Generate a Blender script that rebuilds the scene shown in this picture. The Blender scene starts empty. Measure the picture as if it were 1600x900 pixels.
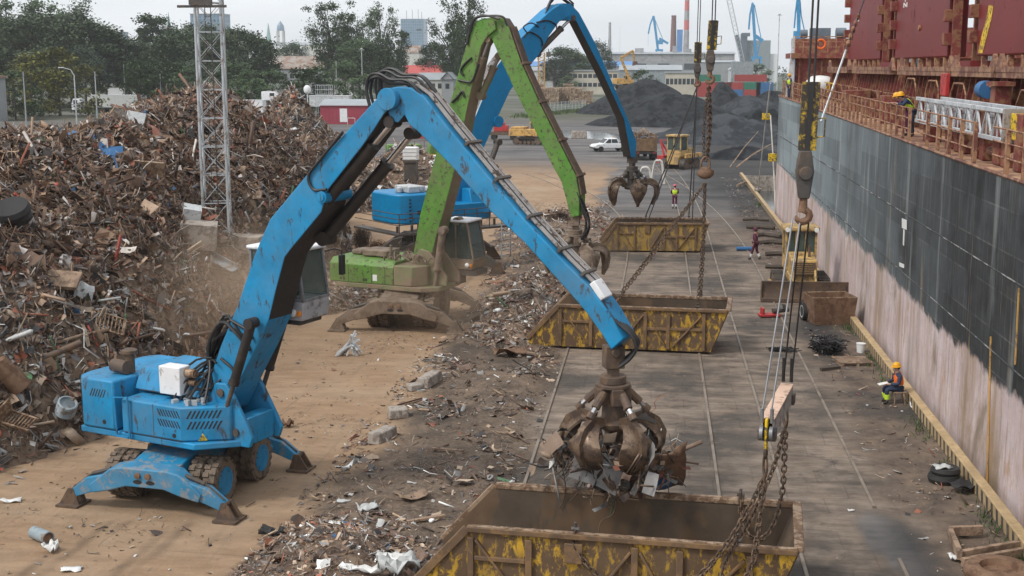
import bpy, bmesh, math, random
import numpy as np
from mathutils import Vector, Matrix, noise
from math import sin, cos, pi, radians, atan, atan2, degrees, sqrt
random.seed(7)
rng = np.random.default_rng(7)
S = bpy.context.scene
COL = S.collection
# ------------------------------------------------------------------ camera
FPX = 2000.0
CAMH = 10.5
PITCH = atan(345 / FPX)
YAW = atan(230 * cos(PITCH) / FPX)
cam_d = bpy.data.cameras.new('camera')
cam_d.sensor_width = 36.0
cam_d.lens = FPX / 1600 * 36.0
cam_d.clip_start = 0.5
cam_d.clip_end = 9000
cam = bpy.data.objects.new('camera', cam_d)
COL.objects.link(cam)
cam.location = (0, 0, CAMH)
cam.rotation_euler = (pi / 2 - PITCH, 0, YAW)
S.camera = cam
# ------------------------------------------------------------------ sky, sun, exposure
SUN_EL, SUN_ROT = radians(50), radians(232)
W = bpy.data.worlds.new('World')
S.world = W
W.use_nodes = True
nt = W.node_tree
nt.nodes.clear()
sky = nt.nodes.new('ShaderNodeTexSky')
sky.sky_type = 'NISHITA'
sky.sun_disc = False
sky.sun_elevation = SUN_EL
sky.sun_rotation = SUN_ROT
sky.air_density = 1.0
sky.dust_density = 3.0
sky.ozone_density = 1.0
hs = nt.nodes.new('ShaderNodeHueSaturation')
hs.inputs['Saturation'].default_value = 0.22
mixw = nt.nodes.new('ShaderNodeMixRGB')
mixw.inputs[0].default_value = 0.72
mixw.inputs[2].default_value = (8.2, 8.55, 9.0, 1)
bgn = nt.nodes.new('ShaderNodeBackground')
bgn.inputs['Strength'].default_value = 0.1
wo = nt.nodes.new('ShaderNodeOutputWorld')
nt.links.new(sky.outputs[0], hs.inputs['Color'])
cn = nt.nodes.new('ShaderNodeTexNoise')
cn.inputs['Scale'].default_value = 2.2
cn.inputs['Detail'].default_value = 5
ctc = nt.nodes.new('ShaderNodeTexCoord')
cmp_ = nt.nodes.new('ShaderNodeMapping')
cmp_.inputs['Scale'].default_value = (1, 1, 7)
nt.links.new(ctc.outputs['Generated'], cmp_.inputs['Vector'])
nt.links.new(cmp_.outputs[0], cn.inputs['Vector'])
crp = nt.nodes.new('ShaderNodeValToRGB')
crp.color_ramp.elements[0].position = .35
crp.color_ramp.elements[1].position = .68
crp.color_ramp.elements[0].color = (6.9, 7.25, 7.75, 1)
crp.color_ramp.elements[1].color = (9.0, 9.3, 9.6, 1)
nt.links.new(cn.outputs['Fac'], crp.inputs[0])
nt.links.new(crp.outputs[0], mixw.inputs[2])
nt.links.new(hs.outputs[0], mixw.inputs[1])
nt.links.new(mixw.outputs[0], bgn.inputs[0])
nt.links.new(bgn.outputs[0], wo.inputs['Surface'])
sd = bpy.data.lights.new('sun', 'SUN')
sd.energy = 1.5
sd.angle = radians(11)
sd.color = (1.0, 0.95, 0.88)
sun = bpy.data.objects.new('sun', sd)
COL.objects.link(sun)
# the sky's sun_rotation turns clockwise from +Y
sdir = Vector((sin(SUN_ROT) * cos(SUN_EL), cos(SUN_ROT) * cos(SUN_EL), sin(SUN_EL)))
sun.rotation_euler = sdir.to_track_quat('Z', 'Y').to_euler()
sun.location = (0, 0, 60)
S.view_settings.view_transform = 'Standard'
S.view_settings.look = 'None'
S.view_settings.exposure = 0.5
S.view_settings.gamma = 1.0
S.render.engine = 'CYCLES'
S.cycles.max_bounces = 5
S.cycles.diffuse_bounces = 2
S.cycles.glossy_bounces = 2
S.cycles.transmission_bounces = 4
S.cycles.volume_bounces = 1
S.cycles.use_denoising = True
# ------------------------------------------------------------------ photo pixel (1600x900) -> place
_f = (-sin(YAW) * cos(PITCH), cos(YAW) * cos(PITCH), -sin(PITCH))
_r = (cos(YAW), sin(YAW), 0.0)
_u = (_r[1] * _f[2], -_r[0] * _f[2], _r[0] * _f[1] - _r[1] * _f[0])
def ray(x, y):
 a = (x - 800) / FPX
 b = (450 - y) / FPX
 return [_f[i] + a * _r[i] + b * _u[i] for i in range(3)]
def G(x, y, z=0.0):
 d = ray(x, y)
 t = (z - CAMH) / d[2]
 return Vector((d[0] * t, d[1] * t, z))
def YP(x, y, Y):
 d = ray(x, y)
 t = Y / d[1]
 return Vector((d[0] * t, Y, CAMH + d[2] * t))
def XP(x, y, X):
 d = ray(x, y)
 t = X / d[0]
 return Vector((X, d[1] * t, CAMH + d[2] * t))
def LP(px, py, root, yaw, yoff=0.0):
 """local (x, z) of a photo pixel on the machine's own upright plane y = yoff"""
 c, s = cos(yaw), sin(yaw)
 d = ray(px, py)
 t = (yoff + (-root[0] * s + root[1] * c)) / (-d[0] * s + d[1] * c)
 X, Y = d[0] * t - root[0], d[1] * t - root[1]
 return (X * c + Y * s, CAMH + d[2] * t - root[2])
# ------------------------------------------------------------------ materials
def nodes(name):
 m = bpy.data.materials.new(name)
 m.use_nodes = True
 t = m.node_tree
 b = t.nodes['Principled BSDF']
 return m, t, b
def N(t, typ, **kw):
 n = t.nodes.new(typ)
 for k, v in kw.items():
  if k in n.inputs:
   n.inputs[k].default_value = v
  else:
   setattr(n, k, v)
 return n
def noise_n(t, vec, scale, detail=4, rough=0.6, dist=0.0):
 n = N(t, 'ShaderNodeTexNoise', Scale=scale, Detail=detail, Roughness=rough, Distortion=dist)
 if vec is not None:
  t.links.new(vec, n.inputs['Vector'])
 return n.outputs['Fac']
def ramp(t, fac, a, b, c0=(0, 0, 0, 1), c1=(1, 1, 1, 1)):
 r = t.nodes.new('ShaderNodeValToRGB')
 r.color_ramp.elements[0].position = a
 r.color_ramp.elements[1].position = b
 r.color_ramp.elements[0].color = c0
 r.color_ramp.elements[1].color = c1
 t.links.new(fac, r.inputs[0])
 return r.outputs[0]
def mixc(t, fac, a, b, mode='MIX'):
 n = t.nodes.new('ShaderNodeMixRGB')
 n.blend_type = mode
 for i, v in enumerate((fac, a, b)):
  if isinstance(v, (int, float)):
   n.inputs[i].default_value = v
  elif isinstance(v, (tuple, list)):
   n.inputs[i].default_value = tuple(v) + (1,) if len(v) == 3 else v
  else:
   t.links.new(v, n.inputs[i])
 return n.outputs[0]
def math_n(t, op, a, b=0.0):
 n = t.nodes.new('ShaderNodeMath')
 n.operation = op
 for i, v in enumerate((a, b)):
  if isinstance(v, (int, float)):
   n.inputs[i].default_value = v
  else:
   t.links.new(v, n.inputs[i])
 return n.outputs[0]
def mapping(t, vec, scale=(1, 1, 1), rot=(0, 0, 0), loc=(0, 0, 0)):
 n = t.nodes.new('ShaderNodeMapping')
 n.inputs['Scale'].default_value = scale
 n.inputs['Rotation'].default_value = rot
 n.inputs['Location'].default_value = loc
 t.links.new(vec, n.inputs['Vector'])
 return n.outputs[0]
def bump(t, b, h, strength=0.3, dist=0.02):
 n = N(t, 'ShaderNodeBump', Strength=strength, Distance=dist)
 t.links.new(h, n.inputs['Height'])
 t.links.new(n.outputs[0], b.inputs['Normal'])
MATS = {}
def paint(name, c, rough=0.45, metal=0.0, worn=None, amt=0.35, wscale=3.0, var=0.25, vscale=1.3, dust=None, damt=0.0, bmp=0.08, streak=0.0, spec=0.5):
 """painted or bare surface: tone variation, patches of wear (worn colour), dust film"""
 m, t, b = nodes(name)
 tc = t.nodes.new('ShaderNodeTexCoord').outputs['Object']
 n1 = noise_n(t, tc, vscale, 5, 0.65)
 lo = tuple(x * (1 - var) for x in c)
 hi = tuple(min(1, x * (1 + var)) for x in c)
 col = mixc(t, ramp(t, n1, 0.3, 0.7), lo, hi)
 rgh = rough
 if worn is not None:
  v2 = tc if streak == 0 else mapping(t, tc, (1, 1, 1 - streak))
  n2 = noise_n(t, v2, wscale, 8, 0.72, 0.4)
  f = ramp(t, n2, 0.62 - amt * 0.4, 0.68 - amt * 0.36)
  n3 = noise_n(t, tc, wscale * 2.2, 4)
  w2 = mixc(t, n3, tuple(x * 0.6 for x in worn), tuple(min(1, x * 1.3) for x in worn))
  col = mixc(t, f, col, w2)
  r = mixc(t, f, (rough,) * 3, (0.8,) * 3)
  t.links.new(r, b.inputs['Roughness'])
 else:
  b.inputs['Roughness'].default_value = rgh
 if dust is not None:
  n4 = noise_n(t, tc, 0.9, 6, 0.7)
  col = mixc(t, math_n(t, 'MULTIPLY', ramp(t, n4, 0.35, 0.75), damt), col, dust)
 t.links.new(col, b.inputs['Base Color'])
 b.inputs['Metallic'].default_value = metal
 b.inputs['Specular IOR Level'].default_value = spec
 if bmp:
  bump(t, b, noise_n(t, tc, 14, 3), bmp, 0.02)
 MATS[name] = m
 return m
DUST = (0.30, 0.22, 0.15)
RUST = (0.13, 0.065, 0.035)
paint('blue_paint', (0.002, 0.225, 0.46), 0.5, worn=(0.04, 0.04, 0.042), amt=0.125, wscale=4.2, var=0.24, dust=(0.21, 0.21, 0.20), damt=0.34, bmp=0.05, spec=0.3, streak=0.6)
paint('blue_worn', (0.008, 0.225, 0.43), 0.55, worn=(0.20, 0.25, 0.29), amt=0.26, wscale=3.2, var=0.25, dust=DUST, damt=0.4, spec=0.3)
paint('blue_far', (0.002, 0.21, 0.45), 0.45, worn=(0.04, 0.06, 0.08), amt=0.05, var=0.12)
paint('black_grease_shade', (0.018, 0.016, 0.016), 0.55, worn=(0.045, 0.035, 0.028), amt=0.3, dust=(0.08, 0.065, 0.055), damt=0.2)  # greasy black of rams and near arm; also the far stick's shaded underside
paint('green_paint', (0.075, 0.225, 0.022), 0.55, worn=(0.055, 0.05, 0.03), amt=0.2, wscale=6, var=0.25, dust=(0.24, 0.19, 0.12), damt=0.45)
paint('green_dusty', (0.13, 0.17, 0.07), 0.7, worn=(0.22, 0.16, 0.11), amt=0.45, wscale=1.4, dust=DUST, damt=0.7)
paint('dusty_steel', (0.17, 0.13, 0.10), 0.75, worn=(0.10, 0.07, 0.05), amt=0.35, dust=DUST, damt=0.6)
paint('dark_steel', (0.05, 0.048, 0.046), 0.55, worn=(0.10, 0.07, 0.05), amt=0.25, dust=DUST, damt=0.2)
paint('rust', RUST, 0.78, worn=(0.21, 0.12, 0.07), amt=0.4, wscale=4, var=0.35, dust=(0.22, 0.16, 0.11), damt=0.3, bmp=0.2)
paint('rust_dark', (0.075, 0.05, 0.038), 0.65, worn=(0.14, 0.085, 0.05), amt=0.35, wscale=3, var=0.3, dust=(0.2, 0.15, 0.11), damt=0.3, bmp=0.15)
paint('grapple_steel', (0.17, 0.115, 0.075), 0.42, 0.35, worn=(0.09, 0.06, 0.045), amt=0.35, wscale=2.5, var=0.3, bmp=0.12)
paint('skip_inside', (0.105, 0.078, 0.056), 0.55, 0.2, worn=(0.15, 0.095, 0.055), amt=0.35, wscale=1.1, var=0.3, bmp=0.1, streak=0.5)
paint('skip_brown', (0.14, 0.085, 0.048), 0.7, worn=(0.22, 0.13, 0.06), amt=0.35, wscale=2.5, var=0.3)
paint('skip_yellow', (0.58, 0.34, 0.015), 0.6, worn=(0.10, 0.058, 0.03), amt=0.50, wscale=4.5, var=0.3, dust=(0.17, 0.11, 0.06), damt=0.62, streak=0.5)
paint('skip_dusty', (0.40, 0.25, 0.04), 0.7, worn=(0.14, 0.09, 0.05), amt=0.42, wscale=1.6, var=0.25, dust=(0.24, 0.17, 0.10), damt=0.6, streak=0.5)
paint('lip_steel', (0.34, 0.24, 0.16), 0.55, 0.2, worn=(0.17, 0.10, 0.06), amt=0.4, wscale=5)
paint('chrome', (0.62, 0.61, 0.62), 0.2, 0.9, bmp=0)
paint('pipe_steel', (0.36, 0.33, 0.31), 0.35, 0.6, worn=(0.12, 0.08, 0.06), amt=0.25, bmp=0)
paint('rubber', (0.022, 0.021, 0.021), 0.75, bmp=0.1)
paint('tyre_dusty', (0.075, 0.058, 0.045), 0.85, worn=(0.17, 0.125, 0.09), amt=0.5, wscale=5, bmp=0.2)
paint('hose', (0.018, 0.017, 0.018), 0.5, bmp=0)
paint('white_panel', (0.72, 0.73, 0.74), 0.5, worn=(0.45, 0.42, 0.38), amt=0.12, var=0.06)
paint('grey_panel', (0.36, 0.36, 0.38), 0.5, worn=(0.2, 0.19, 0.18), amt=0.15, dust=DUST, damt=0.2)
paint('light_grey', (0.52, 0.54, 0.55), 0.5, worn=(0.3, 0.29, 0.28), amt=0.2)
paint('galvanised', (0.47, 0.50, 0.52), 0.5, 0.3, worn=(0.30, 0.26, 0.22), amt=0.22, wscale=1.5, var=0.15)
paint('concrete', (0.36, 0.32, 0.28), 0.9, worn=(0.22, 0.18, 0.15), amt=0.35, wscale=3, bmp=0.3)
paint('concrete_far', (0.33, 0.33, 0.34), 0.9, worn=(0.24, 0.24, 0.24), amt=0.3, wscale=0.2, vscale=0.1)
paint('dozer_yellow', (0.52, 0.33, 0.10), 0.6, worn=(0.25, 0.17, 0.09), amt=0.35, dust=DUST, damt=0.4)
paint('bright_yellow', (0.72, 0.47, 0.01), 0.5, worn=(0.07, 0.06, 0.05), amt=0.3, wscale=7, var=0.15)
paint('seam_grey', (0.24, 0.24, 0.235), 0.7, worn=(0.05, 0.05, 0.05), amt=0.5, wscale=.8)
paint('orange_yellow', (0.58, 0.33, 0.08), 0.6, worn=(0.2, 0.12, 0.06), amt=0.25, dust=DUST, damt=0.3)
paint('pink_beam', (0.62, 0.42, 0.31), 0.6, worn=(0.32, 0.22, 0.16), amt=0.2, var=0.12)
paint('beam_side', (0.30, 0.27, 0.25), 0.6, worn=(0.16, 0.12, 0.1), amt=0.3)
paint('ship_red', (0.165, 0.016, 0.015), 0.5, worn=(0.11, 0.018, 0.015), amt=0.05, wscale=0.9, var=0.12, vscale=0.4, spec=0.3)
paint('ship_red_rust', (0.17, 0.032, 0.026), 0.65, worn=(0.25, 0.12, 0.06), amt=0.36, wscale=2.2, var=0.3)
paint('rail_rust', (0.15, 0.052, 0.038), 0.7, worn=(0.36, 0.20, 0.11), amt=0.45, wscale=3, var=0.35)
paint('deck_tan', (0.42, 0.25, 0.15), 0.85, worn=(0.24, 0.12, 0.08), amt=0.35, wscale=1.2, var=0.25)
paint('ledge_rust', (0.30, 0.17, 0.10), 0.8, worn=(0.16, 0.07, 0.05), amt=0.4, wscale=1.6)
paint('aluminium', (0.62, 0.66, 0.69), 0.42, 0.35, worn=(0.4, 0.4, 0.4), amt=0.2)
paint('rope_white', (0.55, 0.53, 0.49), 0.9, bmp=0)
paint('wire_rope', (0.035, 0.033, 0.034), 0.5, 0.4, bmp=0)
paint('wire_grey', (0.22, 0.22, 0.23), 0.45, 0.5, bmp=0)
paint('chain_rust', (0.15, 0.095, 0.06), 0.6, 0.3, worn=(0.08, 0.055, 0.04), amt=0.4, wscale=8, bmp=0)
paint('chain_grey', (0.13, 0.125, 0.12), 0.5, 0.5, worn=(0.09, 0.06, 0.045), amt=0.35, wscale=8, bmp=0)
paint('timber', (0.32, 0.22, 0.15), 0.85, worn=(0.18, 0.12, 0.08), amt=0.35)
paint('bark', (0.07, 0.055, 0.042), 0.9)
paint('red_paint', (0.42, 0.03, 0.03), 0.5, worn=(0.2, 0.04, 0.03), amt=0.2)
paint('red_shed', (0.30, 0.035, 0.06), 0.6, var=0.15, vscale=0.3)
paint('pink_roof', (0.52, 0.11, 0.10), 0.7, var=0.12, vscale=0.4)
paint('brick_far', (0.17, 0.10, 0.085), 0.85, var=0.2, vscale=0.5)
paint('brick_chimney', (0.16, 0.07, 0.065), 0.85, var=0.15, vscale=0.2)
paint('roof_brown', (0.24, 0.16, 0.12), 0.85, worn=(0.33, 0.29, 0.26), amt=0.4, wscale=0.3)
paint('roof_grey', (0.32, 0.35, 0.37), 0.7, var=0.12, vscale=0.3)
paint('wall_pale', (0.55, 0.54, 0.50), 0.85, var=0.12, vscale=0.3)
paint('wall_cream', (0.50, 0.46, 0.38), 0.85, var=0.12, vscale=0.3)
paint('wall_grey', (0.28, 0.29, 0.30), 0.85, var=0.15, vscale=0.2)
paint('window_dark', (0.04, 0.05, 0.06), 0.15, bmp=0)
paint('tower_glass', (0.13, 0.22, 0.31), 0.35, var=0.15, vscale=0.05, bmp=0)
paint('roof_blue', (0.07, 0.22, 0.50), 0.5, var=0.1, vscale=0.2)
paint('copper_green', (0.20, 0.36, 0.33), 0.7, bmp=0)
paint('crane_blue', (0.035, 0.25, 0.48), 0.5, bmp=0)
paint('grey_machine', (0.12, 0.15, 0.18), 0.6, bmp=0)
paint('coal', (0.017, 0.019, 0.022), 0.9, worn=(0.035, 0.038, 0.042), amt=0.45, wscale=0.5, var=0.3, vscale=0.2, bmp=0.6, spec=0.1)
paint('coal_pale', (0.060, 0.066, 0.073), 0.9, worn=(0.032, 0.035, 0.04), amt=0.4, wscale=0.35, var=0.2, vscale=0.15, bmp=0.5, spec=0.1)
paint('cont_red', (0.33, 0.04, 0.035), 0.6, var=0.15, vscale=0.2)
paint('cont_blue', (0.03, 0.13, 0.30), 0.6, var=0.15, vscale=0.2)
paint('cont_green', (0.02, 0.16, 0.10), 0.6, var=0.15, vscale=0.2)
paint('log_end', (0.45, 0.33, 0.23), 0.9, worn=(0.28, 0.2, 0.14), amt=0.4, wscale=1.0)
paint('helmet', (0.75, 0.36, 0.01), 0.35, var=0.04, bmp=0)
paint('helmet_pink', (0.55, 0.10, 0.16), 0.4, var=0.04, bmp=0)
paint('hi_vis', (0.55, 0.78, 0.04), 0.7, var=0.06, bmp=0)
paint('orange_vest', (0.78, 0.14, 0.015), 0.7, var=0.06, bmp=0)
paint('navy', (0.02, 0.035, 0.075), 0.8, bmp=0)
paint('maroon', (0.10, 0.018, 0.05), 0.8, bmp=0)
paint('skin', (0.45, 0.26, 0.19), 0.55, var=0.05, bmp=0)
paint('hair', (0.03, 0.02, 0.015), 0.7, bmp=0)
paint('boot', (0.02, 0.018, 0.016), 0.7, bmp=0)
paint('silver_tape', (0.6, 0.62, 0.6), 0.4, bmp=0)
paint('white_cloth', (0.72, 0.72, 0.70), 0.85, worn=(0.45, 0.43, 0.40), amt=0.25, bmp=0.1)
paint('plastic_white', (0.75, 0.76, 0.75), 0.4, var=0.05)
paint('tarp_grey', (0.50, 0.51, 0.50), 0.7, var=0.1)
paint('amber', (0.7, 0.22, 0.01), 0.3, bmp=0)
paint('green_bottle', (0.02, 0.30, 0.12), 0.25, bmp=0)
paint('kerb_yellow', (0.43, 0.31, 0.17), 0.75, worn=(0.38, 0.27, 0.14), amt=0.3, wscale=4)
paint('kerb_black', (0.055, 0.05, 0.045), 0.8, worn=(0.13, 0.1, 0.07), amt=0.3, wscale=4)
paint('tank_grey', (0.27, 0.33, 0.36), 0.5, worn=(0.2, 0.16, 0.13), amt=0.3)
def glass_mat(name, c=(0.05, 0.08, 0.09), rough=0.08, alpha=0.75):
 m, t, b = nodes(name)
 b.inputs['Base Color'].default_value = c + (1,)
 b.inputs['Roughness'].default_value = rough
 b.inputs['Alpha'].default_value = alpha
 MATS[name] = m
glass_mat('cab_glass', (0.075, 0.105, 0.095), 0.05, 0.72)
paint('dirty_yellow', (0.50, 0.33, 0.02), 0.6, worn=(0.05, 0.04, 0.03), amt=0.55, wscale=6, var=0.25)
paint('cab_grey', (0.19, 0.19, 0.20), 0.5, worn=(0.12, 0.11, 0.1), amt=0.2, dust=DUST, damt=0.2)
glass_mat('car_glass', (0.02, 0.03, 0.035), 0.06, 1.0)
glass_mat('lamp_glass', (0.8, 0.8, 0.78), 0.15, 1.0)
# pieces carry their own paint in a colour attribute
def attr_mat(name, rough=0.7, metal=0.0, nscale=5.0, var=0.35, trans=0.0):
 m, t, b = nodes(name)
 a = t.nodes.new('ShaderNodeVertexColor')
 a.layer_name = 'tint'
 tc = t.nodes.new('ShaderNodeTexCoord').outputs['Object']
 n1 = noise_n(t, tc, nscale, 4, 0.7)
 k = math_n(t, 'ADD', math_n(t, 'MULTIPLY', n1, 2 * var), 1 - var)
 v = t.nodes.new('ShaderNodeVectorMath')
 v.operation = 'SCALE'
 t.links.new(a.outputs['Color'], v.inputs[0])
 t.links.new(k, v.inputs['Scale'])
 t.links.new(v.outputs[0], b.inputs['Base Color'])
 b.inputs['Roughness'].default_value = rough
 b.inputs['Metallic'].default_value = metal
 MATS[name] = m
 return m
attr_mat('scrap', 0.6, 0.1, 6.0, 0.4)
attr_mat('leaves', 0.7, 0.0, 0.25, 0.2)
attr_mat('weeds', 0.6, 0.0, 3.0, 0.25)
# ------------------------------------------------------------------ mesh builder
def frame(p0, p1):
 z = (Vector(p1) - Vector(p0))
 L = z.length
 z.normalize()
 a = Vector((0, 0, 1)) if abs(z.z) < 0.95 else Vector((1, 0, 0))
 x = a.cross(z).normalized()
 y = z.cross(x)
 return x, y, z, L
class MB:
 def __init__(s):
  s.v, s.f, s.m, s.st = [], [], [], []
 def add(s, vs, fs, mi=0):
  o = len(s.v)
  s.st.append(o)
  s.v += [tuple(v) for v in vs]
  s.f += [tuple(i + o for i in f) for f in fs]
  s.m += [mi] * len(fs)
  return s
 def box(s, c, d, rot=(0, 0, 0), mi=0, top=(1, 1), shift=(0, 0)):
  hx, hy, hz = d[0] / 2, d[1] / 2, d[2] / 2
  R = Matrix.Rotation(rot[2], 3, 'Z') @ Matrix.Rotation(rot[1], 3, 'Y') @ Matrix.Rotation(rot[0], 3, 'X')
  vs = []
  for z in (-1, 1):
   kx, ky = (top if z > 0 else (1, 1))
   sx, sy = (shift if z > 0 else (0, 0))
   for x, y in ((-1, -1), (1, -1), (1, 1), (-1, 1)):
    vs.append(Vector(c) + R @ Vector((x * hx * kx + sx, y * hy * ky + sy, z * hz)))
  return s.add(vs, [(0, 3, 2, 1), (4, 5, 6, 7), (0, 1, 5, 4), (1, 2, 6, 5), (2, 3, 7, 6), (3, 0, 4, 7)], mi)
 def bb(s, x0, x1, y0, y1, z0, z1, mi=0):
  return s.box(((x0 + x1) / 2, (y0 + y1) / 2, (z0 + z1) / 2), (abs(x1 - x0), abs(y1 - y0), abs(z1 - z0)), mi=mi)
 def beam(s, p0, p1, w, h=None, mi=0, up=None):
  h = h or w
  x, y, z, L = frame(p0, p1)
  if up is not None:
   x = Vector(up).cross(z).normalized()
   y = z.cross(x)
  p0, p1 = Vector(p0), Vector(p1)
  vs = []
  for p in (p0, p1):
   for a, b in ((-1, -1), (1, -1), (1, 1), (-1, 1)):
    vs.append(p + x * a * w / 2 + y * b * h / 2)
  return s.add(vs, [(0, 3, 2, 1), (4, 5, 6, 7), (0, 1, 5, 4), (1, 2, 6, 5), (2, 3, 7, 6), (3, 0, 4, 7)], mi)
 def cyl(s, p0, p1, r0, r1=None, n=12, mi=0, cap=True):
  r1 = r0 if r1 is None else r1
  x, y, z, L = frame(p0, p1)
  vs = []
  for p, r in ((Vector(p0), r0), (Vector(p1), r1)):
   for k in range(n):
    a = 2 * pi * k / n
    vs.append(p + x * r * cos(a) + y * r * sin(a))
  fs = [(k, (k + 1) % n, n + (k + 1) % n, n + k) for k in range(n)]
  if cap:
   fs += [tuple(reversed(range(n))), tuple(range(n, 2 * n))]
  return s.add(vs, fs, mi)
 def pipe(s, p0, p1, r0, r1, n=16, mi=0):
  """hollow pipe, outer r0, inner r1"""
  x, y, z, L = frame(p0, p1)
  vs = []
  for p in (Vector(p0), Vector(p1)):
   for r in (r0, r1):
    for k in range(n):
     a = 2 * pi * k / n
     vs.append(p + x * r * cos(a) + y * r * sin(a))
  fs = []
  for k in range(n):
   j = (k + 1) % n
   fs += [(k, j, 2 * n + j, 2 * n + k), (n + j, n + k, 3 * n + k, 3 * n + j), (j, k, n + k, n + j), (2 * n + k, 2 * n + j, 3 * n + j, 3 * n + k)]
  return s.add(vs, fs, mi)
 def tube(s, pts, r, n=6, mi=0, closed=False):
  pts = [Vector(p) for p in pts]
  m = len(pts)
  rr = r if isinstance(r, (list, tuple)) else [r] * m
  vs = []
  px = None
  for i, p in enumerate(pts):
   a = pts[(i - 1) % m] if (closed or i > 0) else p
   b = pts[(i + 1) % m] if (closed or i < m - 1) else p
   z = (b - a)
   if z.length < 1e-9:
    z = Vector((0, 0, 1))
   z.normalize()
   if px is None:
    ax = Vector((0, 0, 1)) if abs(z.z) < 0.9 else Vector((1, 0, 0))
    x = ax.cross(z).normalized()
   else:
    x = px - z * px.dot(z)
    x = x.normalized() if x.length > 1e-6 else Vector((1, 0, 0))
   px = x
   y = z.cross(x)
   for k in range(n):
    t = 2 * pi * k / n
    vs.append(p + x * rr[i] * cos(t) + y * rr[i] * sin(t))
  fs = []
  for i in range(m if closed else m - 1):
   j = (i + 1) % m
   for k in range(n):
    fs.append((i * n + k, i * n + (k + 1) % n, j * n + (k + 1) % n, j * n + k))
  if not closed:
   fs += [tuple(reversed(range(n))), tuple(range((m - 1) * n, m * n))]
  return s.add(vs, fs, mi)
 def prism(s, poly, y0, y1, mi=0):
  """outline in x,z pushed through y0..y1"""
  n = len(poly)
  A = sum(poly[i][0] * poly[(i + 1) % n][1] - poly[(i + 1) % n][0] * poly[i][1] for i in range(n))
  if A < 0:
   poly = poly[::-1]
  vs = [(p[0], y0, p[1]) for p in poly] + [(p[0], y1, p[1]) for p in poly]
  fs = [tuple(range(n)), tuple(reversed(range(n, 2 * n)))] + [((i + 1) % n, i, n + i, n + (i + 1) % n) for i in range(n)]
  return s.add(vs, fs, mi)
 def slab(s, poly, z0, z1, mi=0):
  n = len(poly)
  A = sum(poly[i][0] * poly[(i + 1) % n][1] - poly[(i + 1) % n][0] * poly[i][1] for i in range(n))
  if A < 0:
   poly = poly[::-1]
  vs = [(p[0], p[1], z0) for p in poly] + [(p[0], p[1], z1) for p in poly]
  fs = [tuple(reversed(range(n))), tuple(range(n, 2 * n))] + [(i, (i + 1) % n, n + (i + 1) % n, n + i) for i in range(n)]
  return s.add(vs, fs, mi)
 def lathe(s, c, prof, axis=(0, 0, 1), n=20, mi=0):
  x, y, z, L = frame((0, 0, 0), axis)
  c = Vector(c)
  vs = []
  for r, h in prof:
   for k in range(n):
    a = 2 * pi * k / n
    vs.append(c + z * h + x * r * cos(a) + y * r * sin(a))
  fs = []
  for i in range(len(prof) - 1):
   for k in range(n):
    fs.append((i * n + k, i * n + (k + 1) % n, (i + 1) * n + (k + 1) % n, (i + 1) * n + k))
  fs += [tuple(reversed(range(n))), tuple(range((len(prof) - 1) * n, len(prof) * n))]
  return s.add(vs, fs, mi)
 def ball(s, c, r, n=10, sc=(1, 1, 1), jit=0.0, mi=0):
  prof = []
  c = Vector(c)
  vs, fs = [], []
  m = max(4, n // 2)
  for i in range(1, m):
   for k in range(n):
    th, ph = pi * i / m, 2 * pi * k / n
    q = r * (1 + random.uniform(-jit, jit))
    vs.append(c + Vector((q * sc[0] * sin(th) * cos(ph), q * sc[1] * sin(th) * sin(ph), q * sc[2] * cos(th))))
  vs += [c + Vector((0, 0, r * sc[2])), c - Vector((0, 0, r * sc[2]))]
  t, b = len(vs) - 2, len(vs) - 1
  for k in range(n):
   j = (k + 1) % n
   fs.append((t, k, j))
   fs.append((b, (m - 2) * n + j, (m - 2) * n + k))
   for i in range(m - 2):
    fs.append((i * n + k, (i + 1) * n + k, (i + 1) * n + j, i * n + j))
  return s.add(vs, fs, mi)
 def build_each(s, name, mats, parent, **kw):
  """every shape that was added becomes a part of its own"""
  ends = s.st[1:] + [len(s.v)]
  for a, e in zip(s.st, ends):
   if e == a: continue
   b = MB()
   b.v = s.v[a:e]
   b.f = [tuple(i - a for i in f) for f in s.f if a <= f[0] < e]
   b.m = [0] * len(b.f)
   b.build(name, mats, parent, **kw)
 def build(s, name, mats, parent=None, bevel=0.0, smooth=35, loc=None, rotz=None):
  me = bpy.data.meshes.new(name)
  me.from_pydata(s.v, [], s.f)
  for m in (mats if isinstance(mats, (list, tuple)) else [mats]):
   me.materials.append(MATS[m] if isinstance(m, str) else m)
  if max(s.m, default=0) > 0:
   me.polygons.foreach_set('material_index', s.m)
  me.validate()
  me.update()
  if smooth:
   me.shade_smooth()
   me.set_sharp_from_angle(angle=radians(smooth))
  o = bpy.data.objects.new(name, me)
  COL.objects.link(o)
  if bevel:
   bv = o.modifiers.new('edge', 'BEVEL')
   bv.width = bevel
   bv.segments = 2
   bv.limit_method = 'ANGLE'
   bv.angle_limit = radians(40)
  if parent is not None:
   o.parent = parent
  if loc is not None:
   o.location = loc
  if rotz is not None:
   o.rotation_euler = (0, 0, rotz)
  return o
def tag(o, label=None, cat=None, group=None, kind=None):
 if label: o['label'] = label
 if cat: o['category'] = cat
 if group: o['group'] = group
 if kind: o['kind'] = kind
 return o
def thing(name, label, cat, loc=(0, 0, 0), rotz=0.0, group=None):
 o = bpy.data.objects.new(name, None)
 o.empty_display_size = 0.3
 COL.objects.link(o)
 o.location = loc
 o.rotation_euler = (0, 0, rotz)
 return tag(o, label, cat, group)
def copy_tree(o, parent=None):
 c = o.copy()
 COL.objects.link(c)
 if parent is not None:
  c.parent = parent
 for ch in list(o.children):
  copy_tree(ch, c)
 return c
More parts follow.
